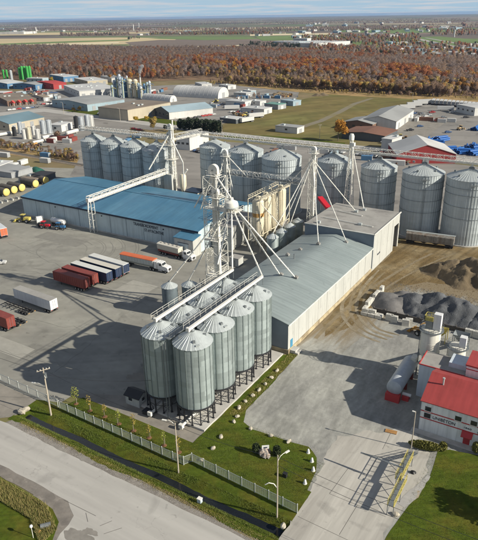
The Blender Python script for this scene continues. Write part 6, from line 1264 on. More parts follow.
# ---------------------------------------------------------------- works and buildings in the middle distance
def colm(k, c, **kw): return addmat(k, c, kw.pop('rough', .7), 0, kw.pop('var', .08), kw.pop('scale', .1), **kw)
for k, c in {'w_white': (.56, .555, .53), 'w_grey': (.30, .31, .32), 'w_beige': (.44, .39, .30), 'w_blue': (.09, .20, .34), 'w_pale': (.28, .37, .42), 'w_dark': (.09, .10, .11), 'w_red': (.30, .035, .035), 'w_brown': (.17, .10, .07), 'r_grey': (.30, .305, .30), 'r_white': (.50, .50, .49), 'r_brown': (.215, .175, .135), 'r_teal': (.135, .21, .25), 'r_pale': (.30, .39, .44), 'r_red': (.42, .05, .045), 'r_green': (.14, .28, .24), 'r_dark': (.10, .095, .09), 'r_rust': (.20, .10, .065)}.items(): colm(k, c, streak=.12 if k[0] == 'w' else 0, c2=tuple(x * .8 for x in c), c2scale=.05)
def block(lab, A, B_, C, h, rh=0, wm_='w_white', rm='r_grey', ridge='u', name='industrial_building', cat='building', doors=1, wins=4, gablem=None, arch=False, group=None):
    """A, B_, C: base corners left, near, right in photograph pixels; ridge runs along u (B to C) or v (B to A)"""
    A, B_, C = G(*A), G(*B_), G(*C); u = (C - B_); W_ = u.length; u.normalize(); v = Vector((-u.y, u.x, 0)); D_ = (A - B_).dot(v)
    if D_ < 4: D_ = 4
    t = thing(name, lab, cat, tuple(B_), math.atan2(u.y, u.x), group)
    if arch:
        n = 14; P = [(W_ * (1 - math.cos(math.pi * i / n)) / 2, h * math.sin(math.pi * i / n) ** .8) for i in range(n + 1)]
        b = MB(); b.v = [(x, y, z) for y in (0, D_) for x, z in P]; m = n + 1; b.f = [(i, i + 1, m + i + 1, m + i) for i in range(n)]; rf_ = b.build('vault_roof', rm, t, smooth=True)
        b = MB(); b.add([(x, D_ - .02, z) for x, z in P], [tuple(range(n, -1, -1))]); b.build('end_wall', wm_, t); b = MB(); b.add([(x, .02, z) for x, z in P], [tuple(range(n + 1))]); en = b.build('end_wall', wm_, t); MB().span(W_ * .38, W_ * .62, -.06, .02, 0, h * .5).build('door', 'w_grey', en)
        rb_ = MB(); 
        for k in range(int(D_ / 5)):
            y = 2.5 + 5 * k
            for (xa, za), (xb, zb) in zip(P, P[1:]): rb_.bar((xa, y, za + .05), (xb, y, zb + .05), .25, .12)
        o = rb_.build('vault_ribs', rm, rf_); o['kind'] = 'stuff'
        return t
    b = MB(); cs = [(0, 0), (W_, 0), (W_, D_), (0, D_)]; b.add([(x, y, 0) for x, y in cs] + [(x, y, h) for x, y in cs], [(0, 1, 5, 4), (1, 2, 6, 5), (2, 3, 7, 6), (3, 0, 4, 7)]); wl = b.build('wall', wm_, t); o_ = .35
    if rh <= 0:
        b = MB(); b.span(-.2, W_ + .2, -.2, D_ + .2, h, h + .35); b.build('roof', rm, t); r_ = random.Random(int(W_ * 10))
        for k in range(max(1, int(W_ * D_ / 500))): MB().box((r_.uniform(.15, .85) * W_, r_.uniform(.2, .8) * D_, h + .8), (2.2, 1.6, .9)).build('roof_unit', 'galvroof', t)
    else:
        if ridge == 'u':
            for ya, yb in ((-o_, D_ / 2), (D_ + o_, D_ / 2)):
                b = MB(); b.add([(-o_, ya, h - .1), (W_ + o_, ya, h - .1), (W_ + o_, yb, rh), (-o_, yb, rh), (-o_, ya, h + .15), (W_ + o_, ya, h + .15), (W_ + o_, yb, rh + .25), (-o_, yb, rh + .25)], [(0, 1, 2, 3), (4, 7, 6, 5), (0, 4, 5, 1), (1, 5, 6, 2), (2, 6, 7, 3), (3, 7, 4, 0)]); b.build('roof_slope', rm, t)
            g_ = MB(); g_.add([(0, 0, h), (0, D_, h), (0, D_ / 2, rh)], [(0, 2, 1)]); g_.build('gable', gablem or wm_, t); g_ = MB(); g_.add([(W_, 0, h), (W_, D_, h), (W_, D_ / 2, rh)], [(0, 1, 2)]); g_.build('gable', wm_, t)
            if gablem: MB().span(-.05, 0, 0, D_, 0, h).build('end_wall', gablem, t)
        else:
            for xa, xb in ((-o_, W_ / 2), (W_ + o_, W_ / 2)):
                b = MB(); b.add([(xa, -o_, h - .1), (xa, D_ + o_, h - .1), (xb, D_ + o_, rh), (xb, -o_, rh), (xa, -o_, h + .15), (xa, D_ + o_, h + .15), (xb, D_ + o_, rh + .25), (xb, -o_, rh + .25)], [(0, 1, 2, 3), (4, 7, 6, 5), (0, 4, 5, 1), (1, 5, 6, 2), (2, 6, 7, 3), (3, 7, 4, 0)]); b.build('roof_slope', rm, t)
            g_ = MB(); g_.add([(0, 0, h), (W_, 0, h), (W_ / 2, 0, rh)], [(0, 1, 2)]); g_.build('gable', gablem or wm_, t); g_ = MB(); g_.add([(0, D_, h), (W_, D_, h), (W_ / 2, D_, rh)], [(0, 2, 1)]); g_.build('gable', wm_, t)
            if gablem: MB().span(0, W_, -.05, 0, 0, h).build('end_wall', gablem, t)
    for i in range(doors): x = W_ * (i + .5) / max(1, doors); MB().span(x - 1.7, x + 1.7, -.14, -.02, 0, min(4, h * .72)).build('door', 'w_grey' if wm_ != 'w_grey' else 'w_white', t)
    for i in range(wins): y = D_ * (i + .5) / wins; MB().span(-.14, -.02, y - .9, y + .9, h * .45, h * .45 + 1.2).build('window', 'glass', t)
    return t
BL = block
BL('teal-roofed beige shed above the tank yard', (-4, 125), (10, 131), (45, 123.5), 5.0, 8.5, 'w_beige', 'r_teal', 'u', doors=4, wins=3)
BL('pale blue low factory with grey roof left of the beige one', (64, 105), (88, 111.5), (125, 106), 6, 7.6, 'w_pale', 'r_grey', 'u', doors=3, gablem='w_pale')
BL('flat brown-roofed beige factory with grey side behind the left silos', (103, 117), (128.5, 121), (171, 112.5), 8.4, 0, 'w_beige', 'r_brown', doors=1, wins=0)
BL('white shed with pale blue roof and dark gable', (151, 116), (169.5, 119.5), (213, 114.5), 5.5, 8.6, 'w_white', 'r_pale', 'u', doors=0, gablem='w_dark')
BL('long white flat-roofed factory at the left of the pipe plant', (48, 92.5), (80, 98), (120, 95), 6.5, 0, 'w_white', 'r_white', doors=5, wins=5)
BL('blue-walled workshop at the left edge', (-12, 86), (8, 89), (24, 87), 6, 8, 'w_blue', 'r_white', 'u', doors=2)
BL('blue-walled workshop with grey roof right of the first', (23, 87.5), (36, 89.8), (47, 88), 5.5, 7, 'w_blue', 'r_grey', 'u', doors=2)
BL('small pale blue hut behind the workshops', (36, 81), (43, 82.8), (49, 81.8), 5, 0, 'w_pale', 'r_white')
BL('long blue warehouse below the trees', (53, 79.5), (64, 82.2), (79, 81), 6.5, 0, 'w_blue', 'r_white', doors=3)
BL('dark red shed between the blue workshop and the white factory', (44, 86), (54, 89.5), (67, 88), 6, 7.5, 'w_red', 'r_red', 'u')
BL('pale tan-roofed warehouse behind the white factory', (78, 82), (88, 85.5), (108, 84), 5, 0, 'w_beige', 'r_white', doors=3)
BL('second pale warehouse farther right under the trees', (100, 80), (112, 82.5), (126, 81.5), 5, 0, 'w_white', 'r_grey', doors=2)
BL('brick-brown shop row with red awnings', (-10, 100), (8, 106.5), (37, 104), 5, 0, 'w_brown', 'r_brown', doors=0)
BL('red and white striped shop at the left edge', (-14, 94), (4, 97.5), (13, 95.5), 4.5, 0, 'w_red', 'r_white', doors=1)
BL('low brown shop beside the red-awning row', (38, 99), (44, 101.5), (50, 100.5), 4, 5.5, 'w_grey', 'r_brown', 'u')
for i in range(4):
    p_ = G(14 + 6.2 * i, 106.2 - .55 * i); t = thing('awning', 'red gabled awning on the brown shop row, number %s from the left' % ('one', 'two', 'three', 'four')[i], 'awning', (p_.x, p_.y, 0), rad(12), 'red awnings of the shop row')
    b = MB(); b.add([(-2.5, -2, 3), (2.5, -2, 3), (2.5, .3, 3), (-2.5, .3, 3), (0, -2, 5.4), (0, .3, 5.4)], [(0, 1, 4), (0, 4, 5, 3), (1, 2, 5, 4)]); b.build('canopy', 'r_red', t)
    for x in (-2.3, 2.3): MB().bar((x, -1.9, 0), (x, -1.9, 3), .25).build('post', 'w_white', t)
BL('large white barrel-vaulted storage hall', (172, 96.5), (218, 99), (229, 96.5), 10.2, 0, 'w_white', 'r_white', arch=True)
BL('small white barrel-vaulted hall beside the pipe plant', (151, 98.5), (170, 102.5), (177, 101.3), 6.0, 0, 'w_white', 'r_white', arch=True)
BL('white wall building behind the right end of the dark hedge', (183, 147), (190, 150.5), (209, 144), 7.5, 0, 'w_white', 'r_grey', doors=0, wins=3)
BL('long light trailer-shaped shed beside the vaulted hall', (192, 86.6), (202, 88.6), (212, 88), 4.5, 0, 'w_white', 'r_white', doors=2)
BL('low white shed left of the junk yard', (222, 88), (228, 89.6), (236, 88.8), 4, 0, 'w_white', 'r_white', doors=1)
for lab, A, B_, C, h, wm_, rm in [('white shed with grey roof at the head of the lorry park', (230, 104.5), (245, 107), (253, 105.2), 4.2, 'w_white', 'r_white'), ('second white shed in the lorry park', (254, 104), (260, 106.3), (266, 105.2), 4, 'w_white', 'r_white'), ('white office cabin on the edge of the meadow', (249, 111), (264, 114.8), (272, 112.6), 4.2, 'w_white', 'r_white'), ('green-roofed shed right of the lorry park', (268, 107.6), (278, 109.8), (286, 108.3), 4, 'w_grey', 'r_green'), ('grey hut behind the lorry park', (240, 95.5), (246, 97.6), (252, 96.4), 4, 'w_grey', 'r_white'), ('small pale hut near the trees behind the lorry park', (248, 93), (251, 94.6), (256, 94), 3.5, 'w_pale', 'r_white'), ('pale blue shed on the meadow corner', (288, 103.5), (293, 106.2), (301, 105), 4, 'w_pale', 'r_pale'), ('white box shed on the meadow near the road', (281, 130), (297, 134), (304, 131.8), 4, 'w_white', 'r_grey'), ('dark long trailer shed beside the lorry park', (224, 121), (236, 124), (246, 122), 3.2, 'w_dark', 'r_white')]:
    BL(lab, A, B_, C, h, 0, wm_, rm, doors=1, wins=1, name='shed', cat='shed')
BL('grey-roofed white workshop beside the trailer yard', (362, 127), (395.5, 130.5), (413, 118), 6.0, 9.0, 'w_white', 'r_grey', 'u', doors=3, wins=0)
BL('lower grey-roofed wing in front of the workshop', (346, 127), (372, 131), (384, 126), 4.5, 6.5, 'w_brown', 'r_grey', 'u', doors=0)
BL('brown-roofed open shed in front of the workshop', (345, 137), (384, 142.5), (397, 136), 4.0, 5.2, 'w_dark', 'r_rust', 'u', doors=0, wins=0)
BL('small white container office beside the brown shed', (388.5, 147), (391, 151), (401, 147.5), 6.5, 0, 'w_white', 'r_white', doors=0, wins=0)
BL('red hall with white sloping roof behind the right-hand silos', (384, 152.5), (396, 163.5), (455, 163.5), 5.0, 10.0, 'w_red', 'r_white', 'v', doors=1, wins=0)
BL('grey-white shed at the right edge of the trailer yard', (470, 111), (474, 116), (500, 114), 6, 0, 'w_white', 'r_white')
# pipe plant with stack and steam
PP = G(132, 98); pt = thing('process_plant', 'cluster of blue-grey process towers, pipes and cream tanks below the trees', 'plant', tuple(PP))
r_ = random.Random(21)
for i, (x, h, r1, m) in enumerate([(113, 13, 1.3, 'w_pale'), (115.5, 17, 1.5, 'tankgrey'), (118, 20, 1.2, 'w_pale'), (121, 23, 1.6, 'tankgrey'), (123.5, 20, 1.3, 'w_pale'), (126, 18, 1.6, 'w_blue'), (128.5, 21, 1.0, 'tankgrey'), (131, 18, 2.8, 'cream'), (136.5, 18, 2.4, 'cream'), (139.5, 15, 1.2, 'w_pale'), (141.5, 12, 1.5, 'tankgrey'), (145, 14, 1.2, 'w_blue'), (148, 15, 1.4, 'w_pale'), (150.5, 17, 1.4, 'tankgrey')]):
    p_ = G(x, 98.5 - r_.uniform(0, 2)) - PP; MB().lathe([(r1, 0), (r1, h * .5), (r1 * 1.12, h * .5), (r1 * 1.12, h * .53), (r1, h * .53), (r1, h - 1), (r1 * .5, h), (0, h + .1)], 14, p_).build('process_tower', m, pt, smooth=40)
    b = MB(); q = p_ + Vector((r1 + .4, -r1, 0)); b.tube(q + Vector((0, 0, 1)), q + Vector((0, 0, h - 2)), .25, n=6); b.tube(q + Vector((0, 0, h - 2)), q + Vector((4, 1, h - 3.5)), .25, n=6); b.build('pipe', 'w_blue' if i % 2 else 'yellow', pt)
    b = MB(); b.lathe([(r1, h * .75), (r1 + .7, h * .75), (r1 + .7, h * .77), (r1, h * .77)], 14, p_); b.build('gangway', 'galvdark', pt)
for i in range(10): a = G(113 + 4 * i, 98) - PP; MB().bar(a + Vector((0, 0, 6 + i % 3 * 3)), a + Vector((5, 2, 6 + i % 3 * 3)), .5).build('pipe_bridge', 'galvdark', pt)
st_ = G(141.5, 97) ; t = thing('chimney_stack', 'white stack with steam plume in the process plant', 'chimney', tuple(st_)); MB().tube((0, 0, 0), (0, 0, 20), 1.0, .8, 14).build('shaft', 'w_white', t); MB().lathe([(.82, 19.4), (1.1, 19.4), (1.1, 20.1), (.82, 20.1)], 14).build('rim', 'galvdark', t)
# steam: a small cloud of vapour
sm = bpy.data.materials.new('steam'); sm.use_nodes = True; t_ = sm.node_tree; t_.nodes.remove(t_.nodes['Principled BSDF']); pv_ = N(t_, 'ShaderNodeVolumePrincipled'); pv_.inputs['Color'].default_value = (.95, .95, .95, 1); pv_.inputs['Density'].default_value = .9; t_.links.new(pv_.outputs[0], t_.nodes['Material Output'].inputs['Volume'])
bm = bmesh.new()
for i, (dx_, z, r1) in enumerate([(0, 21.5, 1.1), (.3, 24, 1.6), (.6, 26.5, 2.0), (2.0, 28.8, 2.2), (4.2, 30.2, 1.7)]):
    g_ = bmesh.ops.create_icosphere(bm, subdivisions=2, radius=r1); rr = random.Random(i)
    for v_ in g_['verts']: v_.co = v_.co * (1 + rr.uniform(-.15, .2)) + Vector((dx_, 0, z))
me = bpy.data.meshes.new('steam'); bm.to_mesh(me); bm.free(); me.materials.append(sm); o = link(me, 'steam', None, tuple(st_)); o['kind'] = 'stuff'; o['label'] = 'white steam drifting from the stack'
# green silos, tank yard
addmat('brightgreen', (.05, .36, .07), .5, 0, .12, .3)
def tank(lab, p_, h, r, m, group=None, top=.5, name='storage_tank', cat='tank'):
    t = thing(name, lab, cat, tuple(G(*p_)), 0, group); MB().lathe([(r * 1.08, 0), (r * 1.08, .3), (r, .32), (r, h * .5), (r * 1.02, h * .5 + .02), (r * 1.02, h * .5 + .2), (r, h * .5 + .22), (r, h), (r * .3, h + top), (0, h + top)], 20).build('shell', m, t, smooth=40)
    MB().bar((r + .15, 0, 0), (r + .15, 0, h), .3, .1).build('ladder', 'galvdark', t); MB().lathe([(.3, h + top - .1), (.3, h + top + .4), (0, h + top + .4)], 8).build('vent_cap', 'galvdark', t); return t
nth = ['first', 'second', 'third', 'fourth', 'fifth', 'sixth', 'seventh', 'eighth', 'ninth', 'tenth']
for i in range(5): tank('bright green tall silo, %s from the left in the group of five' % nth[i], (20.8 + 2.6 * i, 79.5 + .2 * (i % 2)), 16.5 - (i == 0) * 2, 1.75, 'brightgreen', 'green silos', 1.2, 'green_silo', 'silo')
for i in range(2): tank('shorter green silo at the far left, %s of two' % nth[i], (4.5 + 3.2 * i, 79), 11.5, 1.5, 'brightgreen', 'green silos', 1.0, 'green_silo', 'silo')
tank('grey silo between the two groups of green silos', (12, 80), 12, 1.9, 'tankgrey', None, 1.0)
for i, (x, y, h, r, m, lab) in enumerate([(15, 136, 6, 1.4, 'black', 'short black tank at the left of the tank yard'), (21, 133.5, 8, 1.6, 'tankgrey', 'tall grey tank second from the left in the tank yard'), (25, 139, 6.2, 1.6, 'w_white', 'stout white tank in the front of the tank yard'), (30, 138.8, 7.4, 1.6, 'cream', 'rusty cream tank in the middle of the tank yard'), (34.3, 134.8, 6, 1.5, 'w_white', 'white tank behind the cream tank'), (38.4, 138.6, 6.2, 1.7, 'w_white', 'white domed tank in front of the twin tanks'), (44.2, 133.8, 9, 1.9, 'tankgrey', 'left of the twin tall grey tanks'), (50, 133, 9, 1.9, 'tankgrey', 'right of the twin tall grey tanks'), (77, 128, 8.4, 1.7, 'black', 'tall black tank beside the left silos'), (82.2, 130.4, 9.6, 2.0, 'tankgrey', 'tall grey tank just left of the first silo'), (88, 126.5, 8.5, 1.9, 'tankgrey', 'grey tank behind the first silo cone'), (92, 126, 7.5, 1.8, 'w_white', 'white tank farthest right of the tank yard')]): tank(lab, (x, y), h, r, m)
def htank(lab, a, b_, r, m, group=None, headm=None, zc=None):
    a, b_ = G(*a), G(*b_); c_ = (a + b_) / 2; L = (b_ - a).length; d = b_ - a; t = thing('horizontal_tank', lab, 'tank', (c_.x, c_.y, 0), math.atan2(d.y, d.x), group); z = zc or r + .5
    MB().lathe([(r, -L / 2 + r * .3), (r, L / 2 - r * .3)], 22, (0, 0, z), 'X').build('shell', m, t, smooth=True)
    for s_ in (-1, 1): MB().lathe([(r, s_ * (L / 2 - r * .3)), (r * .8, s_ * (L / 2 - r * .08)), (0, s_ * L / 2)], 22, (0, 0, z), 'X').build('head', headm or m, t, smooth=True)
    for x in (-L * .3, L * .3): MB().span(x - .25, x + .25, -r * .8, r * .8, 0, z - r * .7).build('saddle', 'concrete', t)
htank('white horizontal tank in front of the twin grey tanks', (42.5, 140.8), (54, 138.6), 1.4, 'w_white'); htank('white horizontal tank lying in the front of the tank yard', (33, 145), (43.5, 142.6), 1.0, 'w_white'); htank('long white horizontal tank at the left photo edge', (-6, 138), (14, 134.6), 1.1, 'w_white'); htank('white horizontal tank left of the black tank', (66.5, 136), (78, 132.8), 1.3, 'w_white'); htank('small pale horizontal tank in the tank yard front', (17, 148), (24.5, 145.8), .9, 'tankgrey')
BL('white container stack in the tank yard', (56, 129.5), (62, 132), (73, 128.6), 4.6, 0, 'w_white', 'r_white', name='site_cabin', cat='cabin', doors=1, wins=1)
addmat('headyellow', (.66, .53, .17), .5, 0, .1, 1)
for i, (x, y) in enumerate([(7.5, 196.5), (15.3, 194), (23, 191.8), (36.6, 187.8), (46.8, 184.2)]):
    p_ = G(x, y); t = thing('yellow_end_tank', 'dark horizontal tank with pale yellow end, %s from the left in the row' % nth[i], 'tank', (p_.x, p_.y, 0), rad(176), 'horizontal tanks with yellow ends')
    MB().lathe([(1.75, 0), (1.75, 10)], 26, (0, 0, 2.0), 'X').build('shell', 'oldtimber', t, smooth=True); MB().lathe([(0, -.35), (.9, -.3), (1.5, -.12), (1.78, .1), (1.78, .3)], 26, (0, 0, 2.0), 'X').build('yellow_end', 'headyellow', t, smooth=True)
    for xx in (1.5, 7): MB().span(xx - .3, xx + .3, -1.4, 1.4, 0, .9).build('saddle', 'concrete', t)
MBs = MB()
for i, (x, y, lab) in enumerate([(1, 202.8, 'left'), (6.5, 201.4, 'second'), (12, 200, 'third'), (17.5, 198.6, 'right')]): p_ = G(x, y); t = thing('concrete_barrier', 'white concrete barrier in front of the yellow-ended tanks, %s one' % lab, 'barrier', (p_.x, p_.y, 0), rad(-12)); b = MB(); b.add([(-1.4, -.3, 0), (1.4, -.3, 0), (1.4, .3, 0), (-1.4, .3, 0), (-1.4, -.12, .9), (1.4, -.12, .9), (1.4, .12, .9), (-1.4, .12, .9)], [(0, 1, 5, 4), (1, 2, 6, 5), (2, 3, 7, 6), (3, 0, 4, 7), (4, 5, 6, 7)]); b.build('body', 'block', t)
BL('low grey roof of a storage bay behind the yellow-ended tanks', (-8, 172), (12, 178.4), (33, 172.5), 2.6, 0, 'w_grey', 'r_grey', doors=0, wins=0, name='storage_bay', cat='shed')
BL('pale long roof of a storage bay at the left edge', (-22, 168), (-2, 172.5), (14, 166.5), 3, 0, 'w_grey', 'r_white', doors=0, wins=0, name='storage_bay', cat='shed')
BL('dark storage bay beside the left silos', (30, 180.5), (36, 185), (56, 177.5), 2.6, 0, 'w_dark', 'r_brown', doors=0, wins=0, name='storage_bay', cat='shed')
t = thing('green_tarpaulin', 'dark green tarpaulin heap behind the storage bays', 'tarpaulin', tuple(G(36, 171))); b = MB(); nn = 8; rr = random.Random(3)
for i in range(nn):
    for j in range(nn): u, v = i / (nn - 1) * 2 - 1, j / (nn - 1) * 2 - 1; b.v.append((u * 4.5, v * 2.5, max(.02, (1 - max(abs(u), abs(v)) ** 2) * (2.2 + rr.uniform(-.3, .3)))))
b.f = [(i * nn + j, (i + 1) * nn + j, (i + 1) * nn + j + 1, i * nn + j + 1) for i in range(nn - 1) for j in range(nn - 1)]; b.build('sheet', addmat('greentarp', (.02, .09, .065), .5, 0, .2, .5), t, smooth=True)
# railway behind the store
a, b_ = G(-30, 145.2), G(84, 165.8); d = b_ - a; rt = thing('railway_track', 'brown ballasted railway line left of the silos', 'railway', tuple(a), math.atan2(d.y, d.x)); L = d.length
b = MB(); b.add([(0, -2.4, .03), (L, -2.4, .03), (L, -1.6, .4), (0, -1.6, .4), (0, 1.6, .4), (L, 1.6, .4), (L, 2.4, .03), (0, 2.4, .03)], [(0, 1, 2, 3), (3, 2, 5, 4), (4, 5, 6, 7)]); b.build('ballast', addmat('ballast', (.22, .18, .14), .95, 0, .3, 1), rt)
for y in (-.75, .75): MB().span(0, L, y - .05, y + .05, .42, .58).build('rail', 'galvdark', rt)
sm_ = MB().box((0, 0, .43), (.25, 2.6, .1)).mesh('sleeper', M_['oldtimber'])
for i in range(min(280, int(L / .65))): link(sm_, 'sleeper', rt, (.3 + .65 * i, 0, 0))
# ---------------------------------------------------------------- trailers, pipes, cars far off
pr_ = None
rl_ = [(433, 104), (437, 104.3), (441, 104.6), (445, 104.9), (449, 105.3), (453, 105.7), (457, 106), (461, 106.4), (465, 106.8), (469, 107.2), (473, 107.6), (477, 108)]
for i, (x, y) in enumerate(rl_):
    p_ = G(x, y); 
    if i == 0: pr_ = box_trailer('white box trailer, first from the left in the far rank', (p_.x, p_.y, 0), rad(-80), 13, 'carwhite', 'r_white', 'w_grey', 2, group='white trailers in the far rank')
    else: dup(pr_, (p_.x, p_.y, 0), rad(-80), 'white box trailer, %s from the left in the far rank of the trailer yard' % ORD[i])
for i, (x, y, lab) in enumerate([(407, 109.5, 'blue-white trailer at the left corner of the trailer yard'), (414, 107, 'second trailer at the left corner of the trailer yard'), (420, 105, 'third trailer at the left corner of the trailer yard'), (424, 104, 'fourth trailer at the left corner of the trailer yard'), (445, 111, 'white trailer parked across the front of the far rank')]): p_ = G(x, y); dup(pr_, (p_.x, p_.y, 0), rad(35 if i < 4 else 20), lab, 'trailers at the yard corner')
for i, (x, y, lab) in enumerate([(226, 103, 'white trailer left in the lorry park'), (232, 110, 'grey-white trailer in the middle of the lorry park'), (256, 118, 'short white trailer beside the junk machines'), (247, 122.5, 'white trailer next to the dark shed')]): p_ = G(x, y); dup(pr_, (p_.x, p_.y, 0), rad(15 + 20 * i), lab, 'trailers in the lorry park')
addmat('pipeblue', (.02, .11, .36), .45, 0, .15, .3)
pme = MB().lathe([(.48, -4), (.55, -4), (.55, 4), (.48, 4)], 10, axis='X').mesh('pipe', M_['pipeblue'])
for k, (x, y, n, lab) in enumerate([(436, 144, 14, 'blue pipe pile left of the red hall'), (440, 140, 16, 'tall blue pipe pile at the left of the yard'), (428, 142, 8, 'low blue pipe pile near the brown shed'), (448, 151, 12, 'blue pipe pile behind the white roof'), (456, 152.5, 14, 'blue pipe pile in the middle of the front row'), (464, 153, 14, 'blue pipe pile right of the middle in the front row'), (472, 154, 16, 'blue pipe pile at the right of the front row'), (470, 148, 16, 'tall blue pipe pile near the right edge'), (478, 150, 14, 'blue pipe pile cut by the right edge'), (475, 130, 10, 'blue pipe pile alone at the far right')]):
    p_ = G(x, y); t = thing('pipe_pile', lab, 'pipe pile', (p_.x, p_.y, 0), rad(20 + 37 * k % 90), 'piles of blue pipes'); rr = random.Random(k)
    for i in range(n): lay = 0 if i < n * .5 else (1 if i < n * .82 else 2); j = i if lay == 0 else (i - int(n * .5) if lay == 1 else i - int(n * .82)); o = link(pme, 'pipe', t, (rr.uniform(-.9, .9), (j - n * .25) * 1.12 + lay * .56, .55 + lay * .95), rr.uniform(-.12, .12))
p_ = G(460, 130); loader('tan tracked machine in the middle of the trailer yard', (p_.x, p_.y, 0), rad(70), addmat('machinetan', (.42, .30, .16), .6, 0, .2, 1))
for i, (x, y, m) in enumerate([(405, 141, 'loaderorange'), (246, 116.5, 'yellow'), (252, 115.5, 'w_brown'), (240, 117, 'loaderorange'), (216, 102.5, 'yellow'), (400, 139, 'yellow')]): p_ = G(x, y); loader(['orange excavator beside the workshop', 'yellow machine in the junk row of the lorry park', 'brown machine in the junk row of the lorry park', 'orange machine in the junk row of the lorry park', 'yellow machine in front of the vaulted hall', 'yellow machine under the brown shed roof'][i], (p_.x, p_.y, 0), rad(60 * i), m)
cm = ['carwhite', 'carblack', 'cargrey', 'carblue', 'carred', 'carwhite', 'cargrey']; cn_ = {'carwhite': 'white', 'carblack': 'black', 'cargrey': 'grey', 'carblue': 'dark blue', 'carred': 'red'}
cars = {}
def far_cars(zone, pts, ang):
    rr = random.Random(len(zone))
    for i, (x, y) in enumerate(pts):
        p_ = G(x, y); m = cm[rr.randrange(len(cm))]; pk = rr.random() < .25; lab = '%s %s %s' % (cn_[m], 'pickup' if pk else 'car', zone); rz_ = rad(ang + rr.uniform(-6, 6)); g_ = 'cars ' + zone
        if (m, pk) in cars: dup(cars[m, pk], (p_.x, p_.y, .1), rz_, lab, g_)
        else: cars[m, pk] = car(lab, (p_.x, p_.y, .1), rz_, m, g_, pk)
far_cars('parked in the staff row behind the silo between the slim towers', [(318 + 3.6 * i, 150.2 + .45 * i) for i in range(8)], 80)
far_cars('parked in the staff row behind the silo right of the A-frame tower', [(358 + 3.6 * i, 155 + .4 * i) for i in range(6)], 80)
far_cars('driving on the public road behind the left silos', [(134, 129.6), (139.5, 130.6)], 8)
far_cars('parked in front of the brown shop row', [(10 + 4.5 * i, 110.6 - .5 * i) for i in range(7)] + [(40 + 4 * i, 104.5 + .1 * i) for i in range(5)], 70)
far_cars('parked beside the pale blue low factory', [(50 + 3.2 * i, 103.2 + .15 * i) for i in range(7)] + [(126, 116), (119, 114.5)], 70)
far_cars('parked around the workshops at the left', [(28 + 4 * i, 92.5 + .1 * i) for i in range(8)] + [(60 + 5 * i, 101) for i in range(4)], 60)
far_cars('parked along the white shed with the pale blue roof', [(196 + 3.5 * i, 118 - .6 * i) for i in range(6)] + [(218, 106), (222, 104.8), (226, 107.4), (212, 104)], 70)
far_cars('parked in the yard beside the grey-roofed workshop', [(414, 114), (418, 113.6), (422, 115), (426, 117), (412, 117), (416, 120), (430, 116), (390, 141), (384, 143)], 50)
far_cars('on the highway far to the right', [(452, 47.5), (462, 50), (470, 51.5), (440, 44.6), (448, 43.2), (466, 47.2)], -30)
def junk(lab, p_, seed, n, s_=1.6):
    t = thing('scrap_heap', lab, 'scrap heap', tuple(G(*p_))); rr = random.Random(seed)
    for i in range(n): MB().box((rr.gauss(0, 6), rr.gauss(0, 3.5), rr.uniform(.3, 1.6)), (rr.uniform(.6, 3) * s_, rr.uniform(.5, 1.6), rr.uniform(.5, 1.8)), rr.uniform(0, 3)).build('scrap_piece', rr.choice(['rust', 'w_brown', 'galvdark', 'w_grey', 'w_dark', 'soil']), t)
junk('rusty scrap heap at the tree line behind the lorry park', (274, 97), 1, 40, 2.2); junk('dark scrap heap right of the first at the tree line', (286, 96), 2, 30, 2); junk('mixed scrap around the machines in the lorry park', (243, 115), 3, 24); junk('pallets and scrap in front of the tank yard', (30, 146), 4, 22); junk('brown clutter behind the red-awning shops', (24, 97), 5, 26, 2.2); junk('clutter between the blue workshops and the white factory', (36, 94.5), 6, 24, 2); junk('debris strewn behind the storage bays', (14, 168), 7, 26, 1.6)
heap('soil_pile', 'brown soil heap at the tree line right of the lorry park', 'soil pile', [(*tuple(G(275, 95.8))[:2], 3.4), (*tuple(G(279, 95.4))[:2], 4.2), (*tuple(G(284, 95.8))[:2], 3.6)], 'soil', 14, .5, 1.0, .3, 1.0)
heap('soil_pile', 'dark soil heap on the meadow edge below the trees', 'soil pile', [(*tuple(G(318, 95.8))[:2], 2.6), (*tuple(G(323, 95.3))[:2], 3.2)], 'soil', 15, .5, 1.0, .3, 1.0)
# poles along the public road
for i, (x, y, lab) in enumerate([(120.5, 121, 'grey lamp post beside the beige factory'), (222, 133.6, 'wooden pole on the road behind the hedge'), (319.5, 139, 'wooden pole on the meadow left of the orange tree'), (412, 104, 'thin pole at the corner of the trailer yard'), (64, 114, 'lamp post beside the pale blue low factory'), (176, 131, 'wooden pole near the left elevator tower')]): p_ = G(x, y); pole(lab, (p_.x, p_.y), 9.5, 'wood', ((9, 1.1, 20),) if i in (1, 2, 5) else (), (9, 190, 1.5) if i not in (1, 2, 5) else None, .16)

